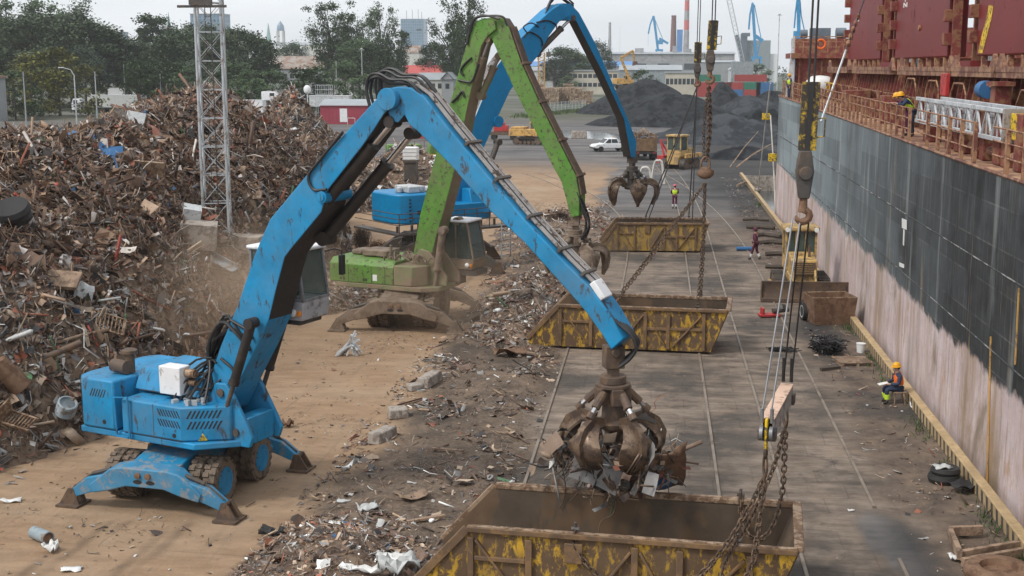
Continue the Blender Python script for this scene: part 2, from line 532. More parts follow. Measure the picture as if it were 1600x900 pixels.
def rot2(x, y, a):
 return x * cos(a) - y * sin(a), x * sin(a) + y * cos(a)
def bez(p0, p1, p2, n=8):
 p0, p1, p2 = Vector(p0), Vector(p1), Vector(p2)
 return [p0 * (1 - t) ** 2 + p1 * 2 * t * (1 - t) + p2 * t * t for t in [i / n for i in range(n + 1)]]
def smooth_path(pts, n=6):
 """Catmull-Rom through the points"""
 P = [Vector(p) for p in pts]
 P = [P[0] * 2 - P[1]] + P + [P[-1] * 2 - P[-2]]
 out = []
 for i in range(1, len(P) - 2):
  for k in range(n):
   t = k / n
   a, b, c, d = P[i - 1], P[i], P[i + 1], P[i + 2]
   out.append(0.5 * ((2 * b) + (c - a) * t + (2 * a - 5 * b + 4 * c - d) * t * t + (3 * b - a - 3 * c + d) * t ** 3))
 out.append(P[-2])
 return out
# ------------------------------------------------------------------ many small pieces in one mesh
def t_plate(nx=2, ny=2, crump=0.18, thick=False, bend=0.0):
 vs, fs = [], []
 for j in range(ny + 1):
  for i in range(nx + 1):
   x, y = i / nx - 0.5, j / ny - 0.5
   vs.append((x + random.uniform(-.07, .07), y + random.uniform(-.07, .07), random.uniform(-crump, crump) + bend * x * x))
 for j in range(ny):
  for i in range(nx):
   a = j * (nx + 1) + i
   fs.append((a, a + 1, a + nx + 2, a + nx + 1))
 return vs, fs
def t_mb(fn):
 b = MB()
 fn(b)
 return b.v, b.f
def bar_template(w, bendy, n=3, k=3):
 pts = [Vector((t - 0.5, random.uniform(-bendy, bendy), random.uniform(-bendy, bendy))) for t in [i / n for i in range(n + 1)]]
 return t_mb(lambda b: b.tube(pts, w, k))
TEMPL = {}
TEMPL['plate'] = [t_plate(2, 2, random.uniform(.05, .22), bend=random.uniform(-.5, .5)) for _ in range(6)]
TEMPL['sheet'] = [t_plate(3, 3, random.uniform(.03, .09), bend=random.uniform(-.3, .3)) for _ in range(4)]
TEMPL['rod'] = [bar_template(0.018, random.choice((0.02, .08, .2)), 4) for _ in range(5)]
TEMPL['bar'] = [bar_template(0.045, random.choice((0.0, .03, .08)), 2, 4) for _ in range(5)]
TEMPL['pipe'] = [t_mb(lambda b: b.pipe((-.5, 0, 0), (.5, 0, 0), r, r * .8, 8)) for r in (.1, .16, .3)]
TEMPL['box'] = [t_mb(lambda b: b.box((0, 0, 0), (1, random.uniform(.4, .9), random.uniform(.2, .6)), top=(random.uniform(.6, 1), random.uniform(.6, 1)))) for _ in range(4)]
TEMPL['chunk'] = [t_mb(lambda b: b.ball((0, 0, 0), .5, 6, (1, .8, .6), .35)) for _ in range(5)]
TEMPL['channel'] = [t_mb(lambda b: (b.box((0, 0, 0), (1, .12, .015)), b.box((0, .06, .04), (1, .015, .09)), b.box((0, -.06, .04), (1, .015, .09))))]
TEMPL['loop'] = [t_mb(lambda b: b.tube([(.5 * cos(a) + random.uniform(-.06, .06), .4 * sin(a), random.uniform(-.1, .1)) for a in [2 * pi * i / 9 for i in range(9 - q)]], .03, 3)) for q in (0, 2, 3)]
TEMPL['strip'] = [t_plate(4, 1, .12, bend=random.uniform(-1, 1)) for _ in range(5)]
for _k in ('strip',):
 TEMPL[_k] = [([(v[0], v[1] * 0.16, v[2]) for v in t[0]], t[1]) for t in TEMPL[_k]]
TEMPL['leaf'] = [([(-.5, 0, 0), (0, -.32, .08), (.5, 0, 0), (0, .32, .08)], [(0, 1, 2, 3)])]
TEMPL['blade'] = [([(-.06, 0, 0), (.06, 0, 0), (.02, .12, .6), (0, .4, 1.0)], [(0, 1, 2, 3)])]
def scatter(name, items, mat, parent=None, smooth=False):
 """items: list of (template key, pos, R 3x3 array, size (3,), colour); one mesh"""
 cache = {}
 V, LV, LS, LT, CC = [], [], [], [], []
 off = 0
 for key, pos, R, sz, colr in items:
  tl = TEMPL[key]
  i = random.randrange(len(tl))
  if (key, i) not in cache:
   v = np.array(tl[i][0], float)
   cache[(key, i)] = (v, np.array([x for f in tl[i][1] for x in f], np.int32), np.array([len(f) for f in tl[i][1]], np.int32))
  v, lv, lt = cache[(key, i)]
  V.append((v * sz) @ R.T + pos)
  LV.append(lv + off)
  LT.append(lt)
  CC.append(np.tile(np.array([colr[0], colr[1], colr[2], 1.0]), (len(v), 1)))
  off += len(v)
 V = np.concatenate(V)
 LV = np.concatenate(LV)
 LT = np.concatenate(LT)
 CC = np.concatenate(CC)
 LS = np.concatenate(([0], np.cumsum(LT)[:-1])).astype(np.int32)
 me = bpy.data.meshes.new(name)
 me.vertices.add(len(V))
 me.vertices.foreach_set('co', V.astype(np.float32).ravel())
 me.loops.add(len(LV))
 me.loops.foreach_set('vertex_index', LV.astype(np.int32))
 me.polygons.add(len(LT))
 me.polygons.foreach_set('loop_start', LS)
 me.polygons.foreach_set('loop_total', LT)
 ca = me.color_attributes.new('tint', 'FLOAT_COLOR', 'POINT')
 ca.data.foreach_set('color', CC.astype(np.float32).ravel())
 me.materials.append(MATS[mat])
 me.update()
 me.validate()
 if smooth:
  me.shade_smooth()
 o = bpy.data.objects.new(name, me)
 COL.objects.link(o)
 if parent is not None:
  o.parent = parent
 return o
def rand_rot(nrm=None, tilt=0.5):
 """random rotation; with a normal, the piece lies roughly on that slope"""
 if nrm is None:
  q = rng.normal(size=4)
  q /= np.linalg.norm(q)
  w, x, y, z = q
  return np.array([[1 - 2 * (y * y + z * z), 2 * (x * y - z * w), 2 * (x * z + y * w)], [2 * (x * y + z * w), 1 - 2 * (x * x + z * z), 2 * (y * z - x * w)], [2 * (x * z - y * w), 2 * (y * z + x * w), 1 - 2 * (x * x + y * y)]])
 n = np.array(nrm) + rng.normal(size=3) * tilt
 n /= np.linalg.norm(n)
 a = rng.normal(size=3)
 x = a - n * a.dot(n)
 x /= np.linalg.norm(x)
 y = np.cross(n, x)
 return np.stack([x, y, n], axis=1)
SCRAP_COLS = [((.12, .074, .052), 20), ((.17, .112, .078), 18), ((.085, .06, .048), 16), ((.27, .185, .125), 16), ((.34, .25, .18), 12), ((.035, .031, .03), 7), ((.22, .205, .195), 12), ((.38, .365, .35), 8), ((.64, .63, .61), 3.6), ((.24, .085, .05), 4), ((.08, .17, .32), .5), ((.08, .16, .08), .4), ((.35, .07, .05), .3)]
_cw = np.array([c[1] for c in SCRAP_COLS])
_cw = _cw / _cw.sum()
def scrap_colour(bias=1.0):
 c = np.array(SCRAP_COLS[rng.choice(len(SCRAP_COLS), p=_cw)][0])
 return c * np.array((1.08, 1.12, 1.14)) * rng.uniform(0.7, 1.4) * bias
KINDS_W = [('plate', 17), ('strip', 24), ('rod', 26), ('bar', 10), ('chunk', 9), ('channel', 4), ('pipe', 1), ('box', 2), ('loop', 8), ('sheet', 3)]
_kn = [k for k, _ in KINDS_W]
_kp = np.array([w for _, w in KINDS_W], float)
_kp /= _kp.sum()
def scrap_item(pos, nrm, s=1.0, tilt=0.6, bias=1.0):
 k = _kn[rng.choice(len(_kn), p=_kp)]
 b = float(np.exp(rng.normal(-1.50, 0.45))) * s
 if k in ('rod', 'bar', 'channel'):
  b *= 2.3
 elif k == 'strip':
  b *= 1.5
 elif k in ('chunk', 'box', 'loop'):
  b *= 0.7
 sz = np.array([b, b * rng.uniform(.5, 1.1), b * rng.uniform(.5, 1.1)])
 if k in ('rod', 'bar', 'channel'):
  sz = np.array([b, b * .7, b * .7])
 if k == 'pipe':
  sz = np.array([b, b * .55, b * .55])
 return (k, np.array(pos), rand_rot(nrm, tilt), sz, scrap_colour(bias))
# ================================================================== GROUND
def fbm(x, y, s=1.0, z=0.0, o=4):
 return noise.fractal(Vector((x * s, y * s, z)), 1.0, 2.0, o)
def lerp(pts, x):
 if x <= pts[0][0]: return pts[0][1]
 for (a, b), (c, d) in zip(pts, pts[1:]):
  if x <= c: return b + (d - b) * (x - a) / (c - a)
 return pts[-1][1]
def sstep(a, b, x):
 t = min(1, max(0, (x - a) / (b - a)))
 return t * t * (3 - 2 * t)
def ground_z(x, y):
 w = sstep(-8.4, -7.2, x) * (1 - sstep(-4.2, -3.5, x)) * (1 - sstep(85, 100, y))
 h = w * (0.10 + 0.22 * max(0, fbm(x, y, 0.35, 3)) + 0.06 * fbm(x, y, 1.7, 5))
 if x < -8 and y < 150:
  h += 0.02 * fbm(x, y, 0.6, 8)
 q = sstep(5.8, 6.6, x) * (1 - sstep(7.7, 8.0, x)) * (1 - sstep(110, 125, y))
 h += q * 0.05 * abs(fbm(x, y, 1.1, 6))
 return h
PRINTS = [[(-12.4, 27.3), (-12.7, 25.5), (-13.2, 23.5), (-14.0, 21.5)], [(-10.7, 27.2), (-10.9, 25.6), (-11.3, 24.0), (-12.2, 21.8)], [(-8.4, 29.2), (-6.5, 30.2), (-4.2, 31.5), (-2, 33)], [(-8.6, 30.6), (-6.7, 31.4), (-4.6, 32.8), (-2.4, 34.6)], [(-9.2, 60), (-9.5, 75), (-9, 100)], [(-11.2, 60), (-12, 75), (-11, 100)]]
def print_w(x, y):
 if not (-16 < x < 0 and 20 < y < 100): return 0
 best = 9
 for pl in PRINTS:
  for (ax, ay), (bx, by) in zip(pl, pl[1:]):
   dx, dy = bx - ax, by - ay
   t = min(1, max(0, ((x - ax) * dx + (y - ay) * dy) / (dx * dx + dy * dy)))
   best = min(best, sqrt((x - ax - t * dx) ** 2 + (y - ay - t * dy) ** 2))
 return (1 - sstep(.18, .36, best)) * (.6 + .4 * fbm(x, y, 1.2, 5))
def build_ground():
 xs = [-1600, -900, -550, -330, -200, -130, -90, -65, -48, -38, -32, -28] + list(np.arange(-26, 8.3, 0.3)) + [8.35, 9.5, 12, 16, 22, 30, 42, 60, 90, 140, 220, 350, 600, 1000, 1500]
 ys = [-30, 0, 10, 16] + list(np.arange(19, 75, 0.3)) + list(np.arange(75, 128, 0.7)) + [128, 130, 134, 139, 145, 152, 160, 170, 182, 196, 212, 230, 255, 290, 340, 410, 500, 620, 800, 1100, 1600, 2300]
 xs = [float(round(x, 3)) for x in xs]
 ys = [float(round(y, 3)) for y in ys]
 nx, ny = len(xs), len(ys)
 V, Z, Z2 = [], [], []
 for y in ys:
  for x in xs:
   V.append((x, y, ground_z(x, y) if -27 < x < 8.2 and 18 < y < 130 else 0))
   e = 0.9 * fbm(x, y, 0.25, 1, 5) + 0.35 * fbm(x, y, 1.3, 2, 3)
   near = 1 - sstep(118, 150, y + 4 * e)
   eb = -7.9 + 0.6 * e + 0.5 * sin(y * 0.21)
   yard = (1 - sstep(eb - 0.5, eb + 0.6, x)) * near
   yard = max(yard, (1 - sstep(-5.2, -4.2, x + e)) * sstep(80, 90, y) * near)
   conc = sstep(-3.9, -3.1, x + 0.5 * e) * (1 - sstep(5.3, 6.4, x + 0.7 * e)) * (1 - sstep(72, 92, y + 5 * e))
   coal = sstep(76, 104, y + 6 * e - 0.6 * (x < -5) * 40) * (1 - sstep(330, 480, y))
   far = sstep(230, 330, y + 0.25 * abs(x + 5))
   tot = yard + conc
   if tot > 1:
    yard, conc = yard / tot, conc / tot
   sp_ = 1 - sstep(.5, 1.2, sqrt(((x - 5.5 - .12 * (27.5 - y)) / .7) ** 2 + ((y - 27.8) / 3.0) ** 2) + .5 * e)
   sp_ = max(sp_, (1 - sstep(.4, 1.1, sqrt(((x - 6.6) / .9) ** 2 + ((y - 51) / 6) ** 2) + .5 * e)) * .9)
   conc *= 1 - sp_
   coal = max(min(coal, 1 - yard) * (1 - conc), sp_)
   Z.append((yard, conc, coal * (1 - far), 1))
   Z2.append((far, max(sstep(5.0, 6.2, x) * near, sstep(1.5, 5.5, x + 2 * e) * sstep(92, 112, y) * (1 - sstep(220, 300, y))), print_w(x, y), 1))
 F = []
 for j in range(ny - 1):
  for i in range(nx - 1):
   if xs[i] >= 8.34 and ys[j] < 127.9:
    continue
   a = j * nx + i
   F.append((a, a + 1, a + nx + 1, a + nx))
 me = bpy.data.meshes.new('ground')
 me.from_pydata(V, [], F)
 for nm, dat in (('zone', Z), ('zone2', Z2)):
  c = me.color_attributes.new(nm, 'FLOAT_COLOR', 'POINT')
  c.data.foreach_set('color', np.array(dat, np.float32).ravel())
 me.shade_smooth()
 o = bpy.data.objects.new('ground', me)
 COL.objects.link(o)
 tag(o, kind='structure')
 m, t, b = nodes('ground')
 tc = t.nodes.new('ShaderNodeTexCoord').outputs['Object']
 za = t.nodes.new('ShaderNodeVertexColor'); za.layer_name = 'zone'
 zb = t.nodes.new('ShaderNodeVertexColor'); zb.layer_name = 'zone2'
 s1 = t.nodes.new('ShaderNodeSeparateColor'); t.links.new(za.outputs[0], s1.inputs[0])
 s2 = t.nodes.new('ShaderNodeSeparateColor'); t.links.new(zb.outputs[0], s2.inputs[0])
 n_fine = noise_n(t, tc, 9.0, 6, 0.75)
 n_mid = noise_n(t, tc, 1.1, 8, 0.7, 0.3)
 n_big = noise_n(t, tc, 0.22, 5, 0.6)
 st = mapping(t, tc, (0.42, 1.15, 1))
 n_st = noise_n(t, st, 1.6, 6, 0.7, 0.2)
 st2 = mapping(t, tc, (2.0, 0.12, 1), (0, 0, radians(8)))
 n_trk = noise_n(t, st2, 1.4, 5, 0.7)
 # brown dirt and rubbish
 dirt = mixc(t, ramp(t, n_mid, 0.35, 0.68), (0.065, 0.048, 0.036), (0.20, 0.145, 0.105))
 dirt = mixc(t, ramp(t, n_fine, 0.5, 0.72), dirt, (0.27, 0.21, 0.16))
 dirt = mixc(t, ramp(t, n_big, 0.5, 0.7), dirt, (0.05, 0.042, 0.036))
 # tan yard
 yd = mixc(t, ramp(t, n_st, 0.3, 0.72), (0.235, 0.15, 0.09), (0.385, 0.262, 0.165))
 yd = mixc(t, math_n(t, 'MULTIPLY', ramp(t, noise_n(t, tc, 0.45, 7, 0.72, 0.6), 0.53, 0.68), 0.45), yd, (0.19, 0.13, 0.085))
 yd = mixc(t, math_n(t, 'MULTIPLY', ramp(t, n_trk, 0.52, 0.68), 0.45), yd, (0.20, 0.14, 0.095))
 yd = mixc(t, math_n(t, 'MULTIPLY', ramp(t, n_big, 0.45, 0.68), 0.4), yd, (0.43, 0.33, 0.235))
 yd = mixc(t, math_n(t, 'MULTIPLY', ramp(t, n_fine, 0.58, 0.72), 0.5), yd, (0.19, 0.135, 0.095))
 br = N(t, 'ShaderNodeTexBrick', Scale=1.0)
 br.offset = 0.5
 br.inputs['Mortar Size'].default_value = 0.018
 br.inputs['Brick Width'].default_value = 7.0
 br.inputs['Row Height'].default_value = 5.0
 t.links.new(mapping(t, tc, (1, 1, 1), (0, 0, radians(4))), br.inputs['Vector'])
 yd = mixc(t, math_n(t, 'MULTIPLY', br.outputs['Fac'], math_n(t, 'MULTIPLY', ramp(t, n_mid, 0.4, 0.6), 0.6)), yd, (0.16, 0.115, 0.08))
 wv = N(t, 'ShaderNodeTexWave', Scale=2.2, Distortion=1.5)
 t.links.new(mapping(t, tc, (.3, 1, 1)), wv.inputs['Vector'])
 prt = math_n(t, 'MULTIPLY', s2.outputs[2], math_n(t, 'ADD', math_n(t, 'MULTIPLY', wv.outputs['Fac'], .7), math_n(t, 'MULTIPLY', n_mid, .4)))
 yd = mixc(t, prt, yd, (0.115, 0.08, 0.055))
 # slab paving between the rails
 cn = mixc(t, ramp(t, n_st, 0.32, 0.68), (0.10, 0.078, 0.062), (0.315, 0.255, 0.205))
 cn = mixc(t, math_n(t, 'MULTIPLY', ramp(t, n_big, 0.47, 0.6), 0.8), cn, (0.062, 0.057, 0.053))
 cn = mixc(t, math_n(t, 'MULTIPLY', ramp(t, noise_n(t, tc, 0.6, 7, 0.75, 0.5), 0.56, 0.66), 0.7), cn, (0.05, 0.045, 0.042))
 cn = mixc(t, math_n(t, 'MULTIPLY', ramp(t, n_mid, 0.52, 0.72), 0.55), cn, (0.29, 0.215, 0.155))
 cn = mixc(t, math_n(t, 'MULTIPLY', ramp(t, n_fine, 0.58, 0.74), 0.6), cn, (0.075, 0.06, 0.05))
 b2 = N(t, 'ShaderNodeTexBrick', Scale=1.0)
 b2.offset = 0.37
 b2.inputs['Mortar Size'].default_value = 0.022
 b2.inputs['Brick Width'].default_value = 1.64
 b2.inputs['Row Height'].default_value = 1.15
 b2.inputs['Color1'].default_value = (0.75, 0.75, 0.75, 1)
 b2.inputs['Color2'].default_value = (1.15, 1.12, 1.1, 1)
 b2.inputs['Mortar'].default_value = (0.45, 0.43, 0.42, 1)
 wob = t.nodes.new('ShaderNodeVectorMath'); wob.operation = 'MULTIPLY_ADD'
 nv = N(t, 'ShaderNodeTexNoise', Scale=1.5, Detail=3)
 t.links.new(tc, nv.inputs['Vector'])
 t.links.new(nv.outputs['Color'], wob.inputs[0])
 wob.inputs[1].default_value = (0.12, 0.12, 0)
 t.links.new(tc, wob.inputs[2])
 t.links.new(wob.outputs[0], b2.inputs['Vector'])
 cn = mixc(t, 0.32, cn, b2.outputs['Color'], 'MULTIPLY')
 # dark quay side
 qy = mixc(t, ramp(t, n_mid, 0.35, 0.65), (0.075, 0.058, 0.048), (0.21, 0.155, 0.115))
 qy = mixc(t, math_n(t, 'MULTIPLY', ramp(t, n_big, 0.46, 0.6), 0.8), qy, (0.05, 0.047, 0.046))
 qy = mixc(t, math_n(t, 'MULTIPLY', ramp(t, n_fine, 0.62, 0.7), 0.7), qy, (0.34, 0.29, 0.25))
 # coal-black and grey haul road
 st3 = mapping(t, tc, (0.16, 0.5, 1), (0, 0, radians(-20)))
 cl = mixc(t, ramp(t, noise_n(t, st3, 0.5, 6, 0.7), 0.35, 0.66), (0.055, 0.056, 0.060), (0.20, 0.185, 0.175))
 cl = mixc(t, math_n(t, 'MULTIPLY', ramp(t, n_mid, 0.52, 0.7), 0.5), cl, (0.05, 0.05, 0.053))
 fr = mixc(t, ramp(t, noise_n(t, tc, 0.03, 6), 0.4, 0.6), (0.05, 0.07, 0.035), (0.14, 0.14, 0.12))
 cl = mixc(t, math_n(t, 'MULTIPLY', s2.outputs[1], .8), cl, (0.028, 0.027, 0.027))
 col = mixc(t, s2.outputs[1], dirt, qy)
 col = mixc(t, s1.outputs[2], col, cl)
 col = mixc(t, s1.outputs[1], col, cn)
 col = mixc(t, s1.outputs[0], col, yd)
 col = mixc(t, s2.outputs[0], col, fr)
 t.links.new(col, b.inputs['Base Color'])
 b.inputs['Roughness'].default_value = 0.9
 b.inputs['Specular IOR Level'].default_value = 0.25
 hh = math_n(t, 'ADD', math_n(t, 'MULTIPLY', n_fine, 0.6), n_mid)
 bump(t, b, hh, 0.6, 0.06)
 me.materials.append(m)
build_ground()
tag(MB().bb(8.26, 8.36, -30, 128, -4, -0.01).bb(8.36, 700, 127.9, 128.3, -4, -0.01).build('quay_wall', 'concrete', smooth=0), kind='structure')
m, t, b = nodes('water')
b.inputs['Base Color'].default_value = (0.03, 0.045, 0.05, 1)
b.inputs['Roughness'].default_value = 0.12
bump(t, b, noise_n(t, t.nodes.new('ShaderNodeTexCoord').outputs['Object'], 1.2, 4), 0.25, 0.1)
MATS['water'] = m
tag(MB().add([(8.3, -30, -1.5), (700, -30, -1.5), (700, 128, -1.5), (8.3, 128, -1.5)], [(0, 1, 2, 3)]).build('water', 'water', smooth=0), kind='structure')
# wet sheet beyond the yard that mirrors the sky
pts = [G(872, 204), G(905, 204), G(962, 209), G(1000, 214), G(1002, 219), G(960, 222), G(925, 217), G(890, 216), G(868, 210)]
tag(MB().add([(p.x, p.y, 0.006) for p in pts], [tuple(reversed(range(len(pts))))]).build('puddle', 'plastic_white', smooth=0), kind='structure')
MATS['puddle'] = nodes('puddle')[0]
_b = MATS['puddle'].node_tree.nodes['Principled BSDF']
_b.inputs['Base Color'].default_value = (0.25, 0.26, 0.27, 1)
_b.inputs['Roughness'].default_value = 0.06
bpy.data.objects['puddle'].data.materials[0] = MATS['puddle']
# ------------------------------------------------------------------ rails let into the paving
RL = ['leftmost quay rail, beside the strip of scrap litter', 'second quay rail from the scrap litter, under the hanging grab', 'middle quay rail, running past the ends of the skips', 'fourth quay rail from the scrap litter, just right of the middle rail', 'rightmost quay rail, below the ship, passing the yellow bulldozer']
def rail_pts(x, k):
 P = []
 for y in [18, 24, 32, 40, 50, 60, 72, 84, 96, 106, 116, 126, 138]:
  bend = 0.0
  if k in (0, 1): bend = -0.0035 * max(0, y - 74) ** 2
  if k in (2, 3): bend = -0.0006 * max(0, y - 84) ** 2
  if k == 4: bend = -0.0012 * max(0, y - 66) ** 2
  P.append((x + bend + 0.015 * sin(y), y, 0.022))
 return smooth_path(P, 5)
for k, x in enumerate((-3.22, -1.58, 1.68, 3.28, 5.36)):
 mb = MB()
 P = rail_pts(x, k)
 if k == 4:
  P = [p for p in P if not 27.5 < p.y < 30.2]
 for a, c in zip(P, P[1:]):
  if (c - a).length < 2.5:
   mb.beam(a, c, 0.075, 0.05, up=(0, 0, 1))
 paint('rail_%d' % k, (0.235, 0.19, 0.15), 0.55, 0.1, worn=(0.15, 0.115, 0.09), amt=0.2, wscale=.6) if k == 0 else None
 tag(mb.build('rail', 'rail_0', smooth=0), RL[k], 'rail', 'rails let into the quay paving')
# kerb
mb = MB().bb(8.03, 8.29, 18, 127, 0, 0.36)
st = MB()
y = 18.2
while y < 126:
 st.add([(8.026, y, 0.02), (8.026, y + .19, 0.02), (8.026, y + .27, .32), (8.026, y + .08, .32)], [(3, 2, 1, 0)])
 y += 0.47
kb = mb.build('quay_kerb', 'kerb_yellow', bevel=0.02)
tag(kb, 'low yellow and black striped kerb along the quay edge below the ship', 'kerb')
st.build('black_stripe', 'kerb_black', kb, smooth=0)
# ================================================================== HEAPS OF SCRAP
CREST = [(24, 3.5), (30, 5.8), (36, 7.4), (50, 8.4), (58, 9.2), (65, 9.9), (72, 10.2), (80, 9.8), (84, 8.2), (89, 4), (94, 0)]
BASEX = [(20, -18.5), (30, -17.4), (34, -15.8), (43, -15.4), (50, -15.6), (54, -15.3), (62, -15.6), (72, -17.5), (82, -20.5), (94, -25)]
def heap_main(x, y):
 bx = lerp(BASEX, y) + 0.9 * fbm(0, y, 0.35, 4)
 d = bx - x
 if d < -1 or y < 19:
  return -0.3
 cr = lerp(CREST, y) * sstep(18, 26, y)
 h = cr * (1 - math.exp(-max(d, 0) / 4.6)) * 1.18
 h = min(h, cr + 0.25 * fbm(x, y, .2, 2))
 if d > 11:
  h -= 0.55 * (d - 11)
 h += 0.5 * fbm(x, y, 0.30, 1) * min(1, max(d, 0) / 2) + 0.25 * fbm(x, y, 0.9, 7) * min(1, max(d, 0))
 ys_ = lerp([(0, 190), (100, 187), (150, 171), (200, 153), (250, 141), (300, 126), (330, 126), (380, 152), (400, 172)], 1030 + 2000 * x / y)
 h = min(h, 9.75 - (ys_ - 105) * y / 2000 + .22 * fbm(x, y, .8, 3))
 return h if d > 0 else min(h, 0.3 * d)
def cone(cx, cy, hh, r, sx=1.0, sy=1.0, seed=0, flat=0.0):
 def f(x, y):
  d = sqrt(((x - cx) / sx) ** 2 + ((y - cy) / sy) ** 2) / r
  h = hh * (1.0 - d - flat * max(0, 0.25 - d)) if d < 1.4 else -1
  return min(hh, h + (0.08 * hh + 0.12) * fbm(x, y, 1.6 / r, seed) + (0.05 * hh * fbm(x, y, 6 / r, seed + 3) - .05 * hh * abs(fbm(x, y, 3.2 / r, seed + 7)))) if d < 1.3 else -1
 return f
def heap_mesh(name, fn, x0, x1, y0, y1, st, mat, parent=None):
 xs, ys = np.arange(x0, x1, st), np.arange(y0, y1, st)
 Hh = np.array([[fn(float(x), float(y)) for x in xs] for y in ys])
 idx, V, F = {}, [], []
 for j in range(len(ys) - 1):
  for i in range(len(xs) - 1):
   if max(Hh[j, i], Hh[j, i + 1], Hh[j + 1, i], Hh[j + 1, i + 1]) <= -0.02:
    continue
   q = []
   for jj, ii in ((j, i), (j, i + 1), (j + 1, i + 1), (j + 1, i)):
    if (jj, ii) not in idx:
     idx[(jj, ii)] = len(V)
     V.append((xs[ii], ys[jj], max(-0.25, Hh[jj, ii])))
    q.append(idx[(jj, ii)])
   F.append(tuple(q))
 mb = MB().add(V, F)
 return mb.build(name, mat, parent, smooth=180)
paint('scrap_bed', (0.085, 0.055, 0.038), 0.9, worn=(0.20, 0.14, 0.095), amt=0.45, wscale=1.5, var=0.5, vscale=0.8, bmp=0.6)
def pieces_on(fn, n, x0, x1, y0, y1, s=1.0, tilt=0.6, hmin=0.02, keep=None, lift=0.06, bias=1.0, dens=None):
 out = []
 tries = 0
 while len(out) < n and tries < n * 8:
  tries += 1
  x, y = rng.uniform(x0, x1), rng.uniform(y0, y1)
  if keep and not keep(x, y):
   continue
  h = fn(x, y)
  if h < hmin:
   continue
  if dens and rng.uniform() > dens(x, y):
   continue
  gx = (fn(x + .3, y) - h) / .3
  gy = (fn(x, y + .3) - h) / .3
  nn = np.array([-gx, -gy, 1.0])
  nn /= np.linalg.norm(nn)
  out.append(scrap_item((x, y, h + rng.uniform(-.05, lift) * s), nn, s * (0.75 + 0.5 * rng.uniform()), tilt, bias))
 return out
def heap_stuff(name, label, bed, items):
 tag(bed, kind='stuff')
 o = scatter('scrap_pieces', items, 'scrap', bed)
 o['kind'] = 'stuff'
 tag(bed, label, 'scrap heap')
def vis(x, y):
 # the back of the heap is out of sight
 return x > lerp(BASEX, y) - 13.5
bed = heap_mesh('scrap_heap', heap_main, -44, -13, 18, 96, 0.45, 'scrap_bed')
def dustb(x, y):
 return 1.0
IT = pieces_on(heap_main, 108000, -30, -14, 22, 95, 1.0, 0.75, 0.05, vis, 0.16)
IT = [(k_, p_, R_, s_, c_ * (np.array((1.0, .90, .84)) * .88 if p_[2] > 3.6 + 1.2 * fbm(p_[0], p_[1], .3, 2) else 1.0)) for k_, p_, R_, s_, c_ in IT]
heap_stuff('scrap_heap', 'huge brown heap of mixed scrap metal filling the left of the yard', bed, IT)
h2 = cone(-28.2, 97, 9.0, 8.6, 1.0, 1.15, 11)
bed = heap_mesh('scrap_heap', h2, -40, -16, 84, 112, 0.6, 'scrap_bed')
heap_stuff('', 'pointed grey brown scrap heap behind the bent boom of the near blue machine', bed, pieces_on(h2, 17000, -38, -17, 85, 105, 1.05, 0.7, 0.05, lambda x, y: y < 100, 0.2, 1.15))
h3 = cone(-21.8, 108, 4.3, 6.0, 1.2, 1.0, 21)
bed = heap_mesh('scrap_heap', h3, -31, -13, 99, 118, 0.7, 'scrap_bed')
heap_stuff('', 'small yellowish scrap heap below the white liquid tank', bed, pieces_on(h3, 3800, -30, -14, 100, 112, 1.0, 0.7, 0.05, None, 0.15, 1.4))
h4 = cone(-15.6, 56.5, 1.3, 2.8, 1.0, 1.7, 31)
bed = heap_mesh('scrap_heap', h4, -20, -11.5, 50, 64, 0.4, 'scrap_bed')
heap_stuff('', 'low spill of scrap between the big heap and the green machine', bed, pieces_on(h4, 2850, -19, -12, 51, 63, .8, 0.7, 0.04, None, 0.1, 1.1))
h5 = cone(-5.5, 56, 0.95, 2.2, 1.0, 4.6, 41)
bed = heap_mesh('scrap_heap', h5, -9, -2.8, 44, 68, 0.35, 'scrap_bed')
heap_stuff('', 'low ridge of scrap litter beside the second skip', bed, pieces_on(h5, 4940, -8.5, -3, 45, 67, .62, 0.6, 0.03, None, 0.1, 1.15))
h6 = cone(-6.6, 25.2, 0.55, 2.0, 1.1, 1.6, 51)
bed = heap_mesh('scrap_heap', h6, -10, -3.8, 21, 29, 0.3, 'scrap_bed')
heap_stuff('', 'pile of rags, plastic and scrap left of the nearest skip', bed, pieces_on(h6, 2850, -9.4, -4.2, 21.5, 28.5, .5, 0.6, 0.02, None, 0.1, 1.3))
h7 = cone(-6.2, 82, 0.8, 4.2, 1.0, 2.6, 61)
bed = heap_mesh('scrap_heap', h7, -11.5, -1.5, 70, 95, 0.5, 'scrap_bed')
heap_stuff('', 'rusty litter mound left of the third skip', bed, pieces_on(h7, 2850, -11, -2, 71, 94, .8, 0.6, 0.03, None, 0.1, 1.2))
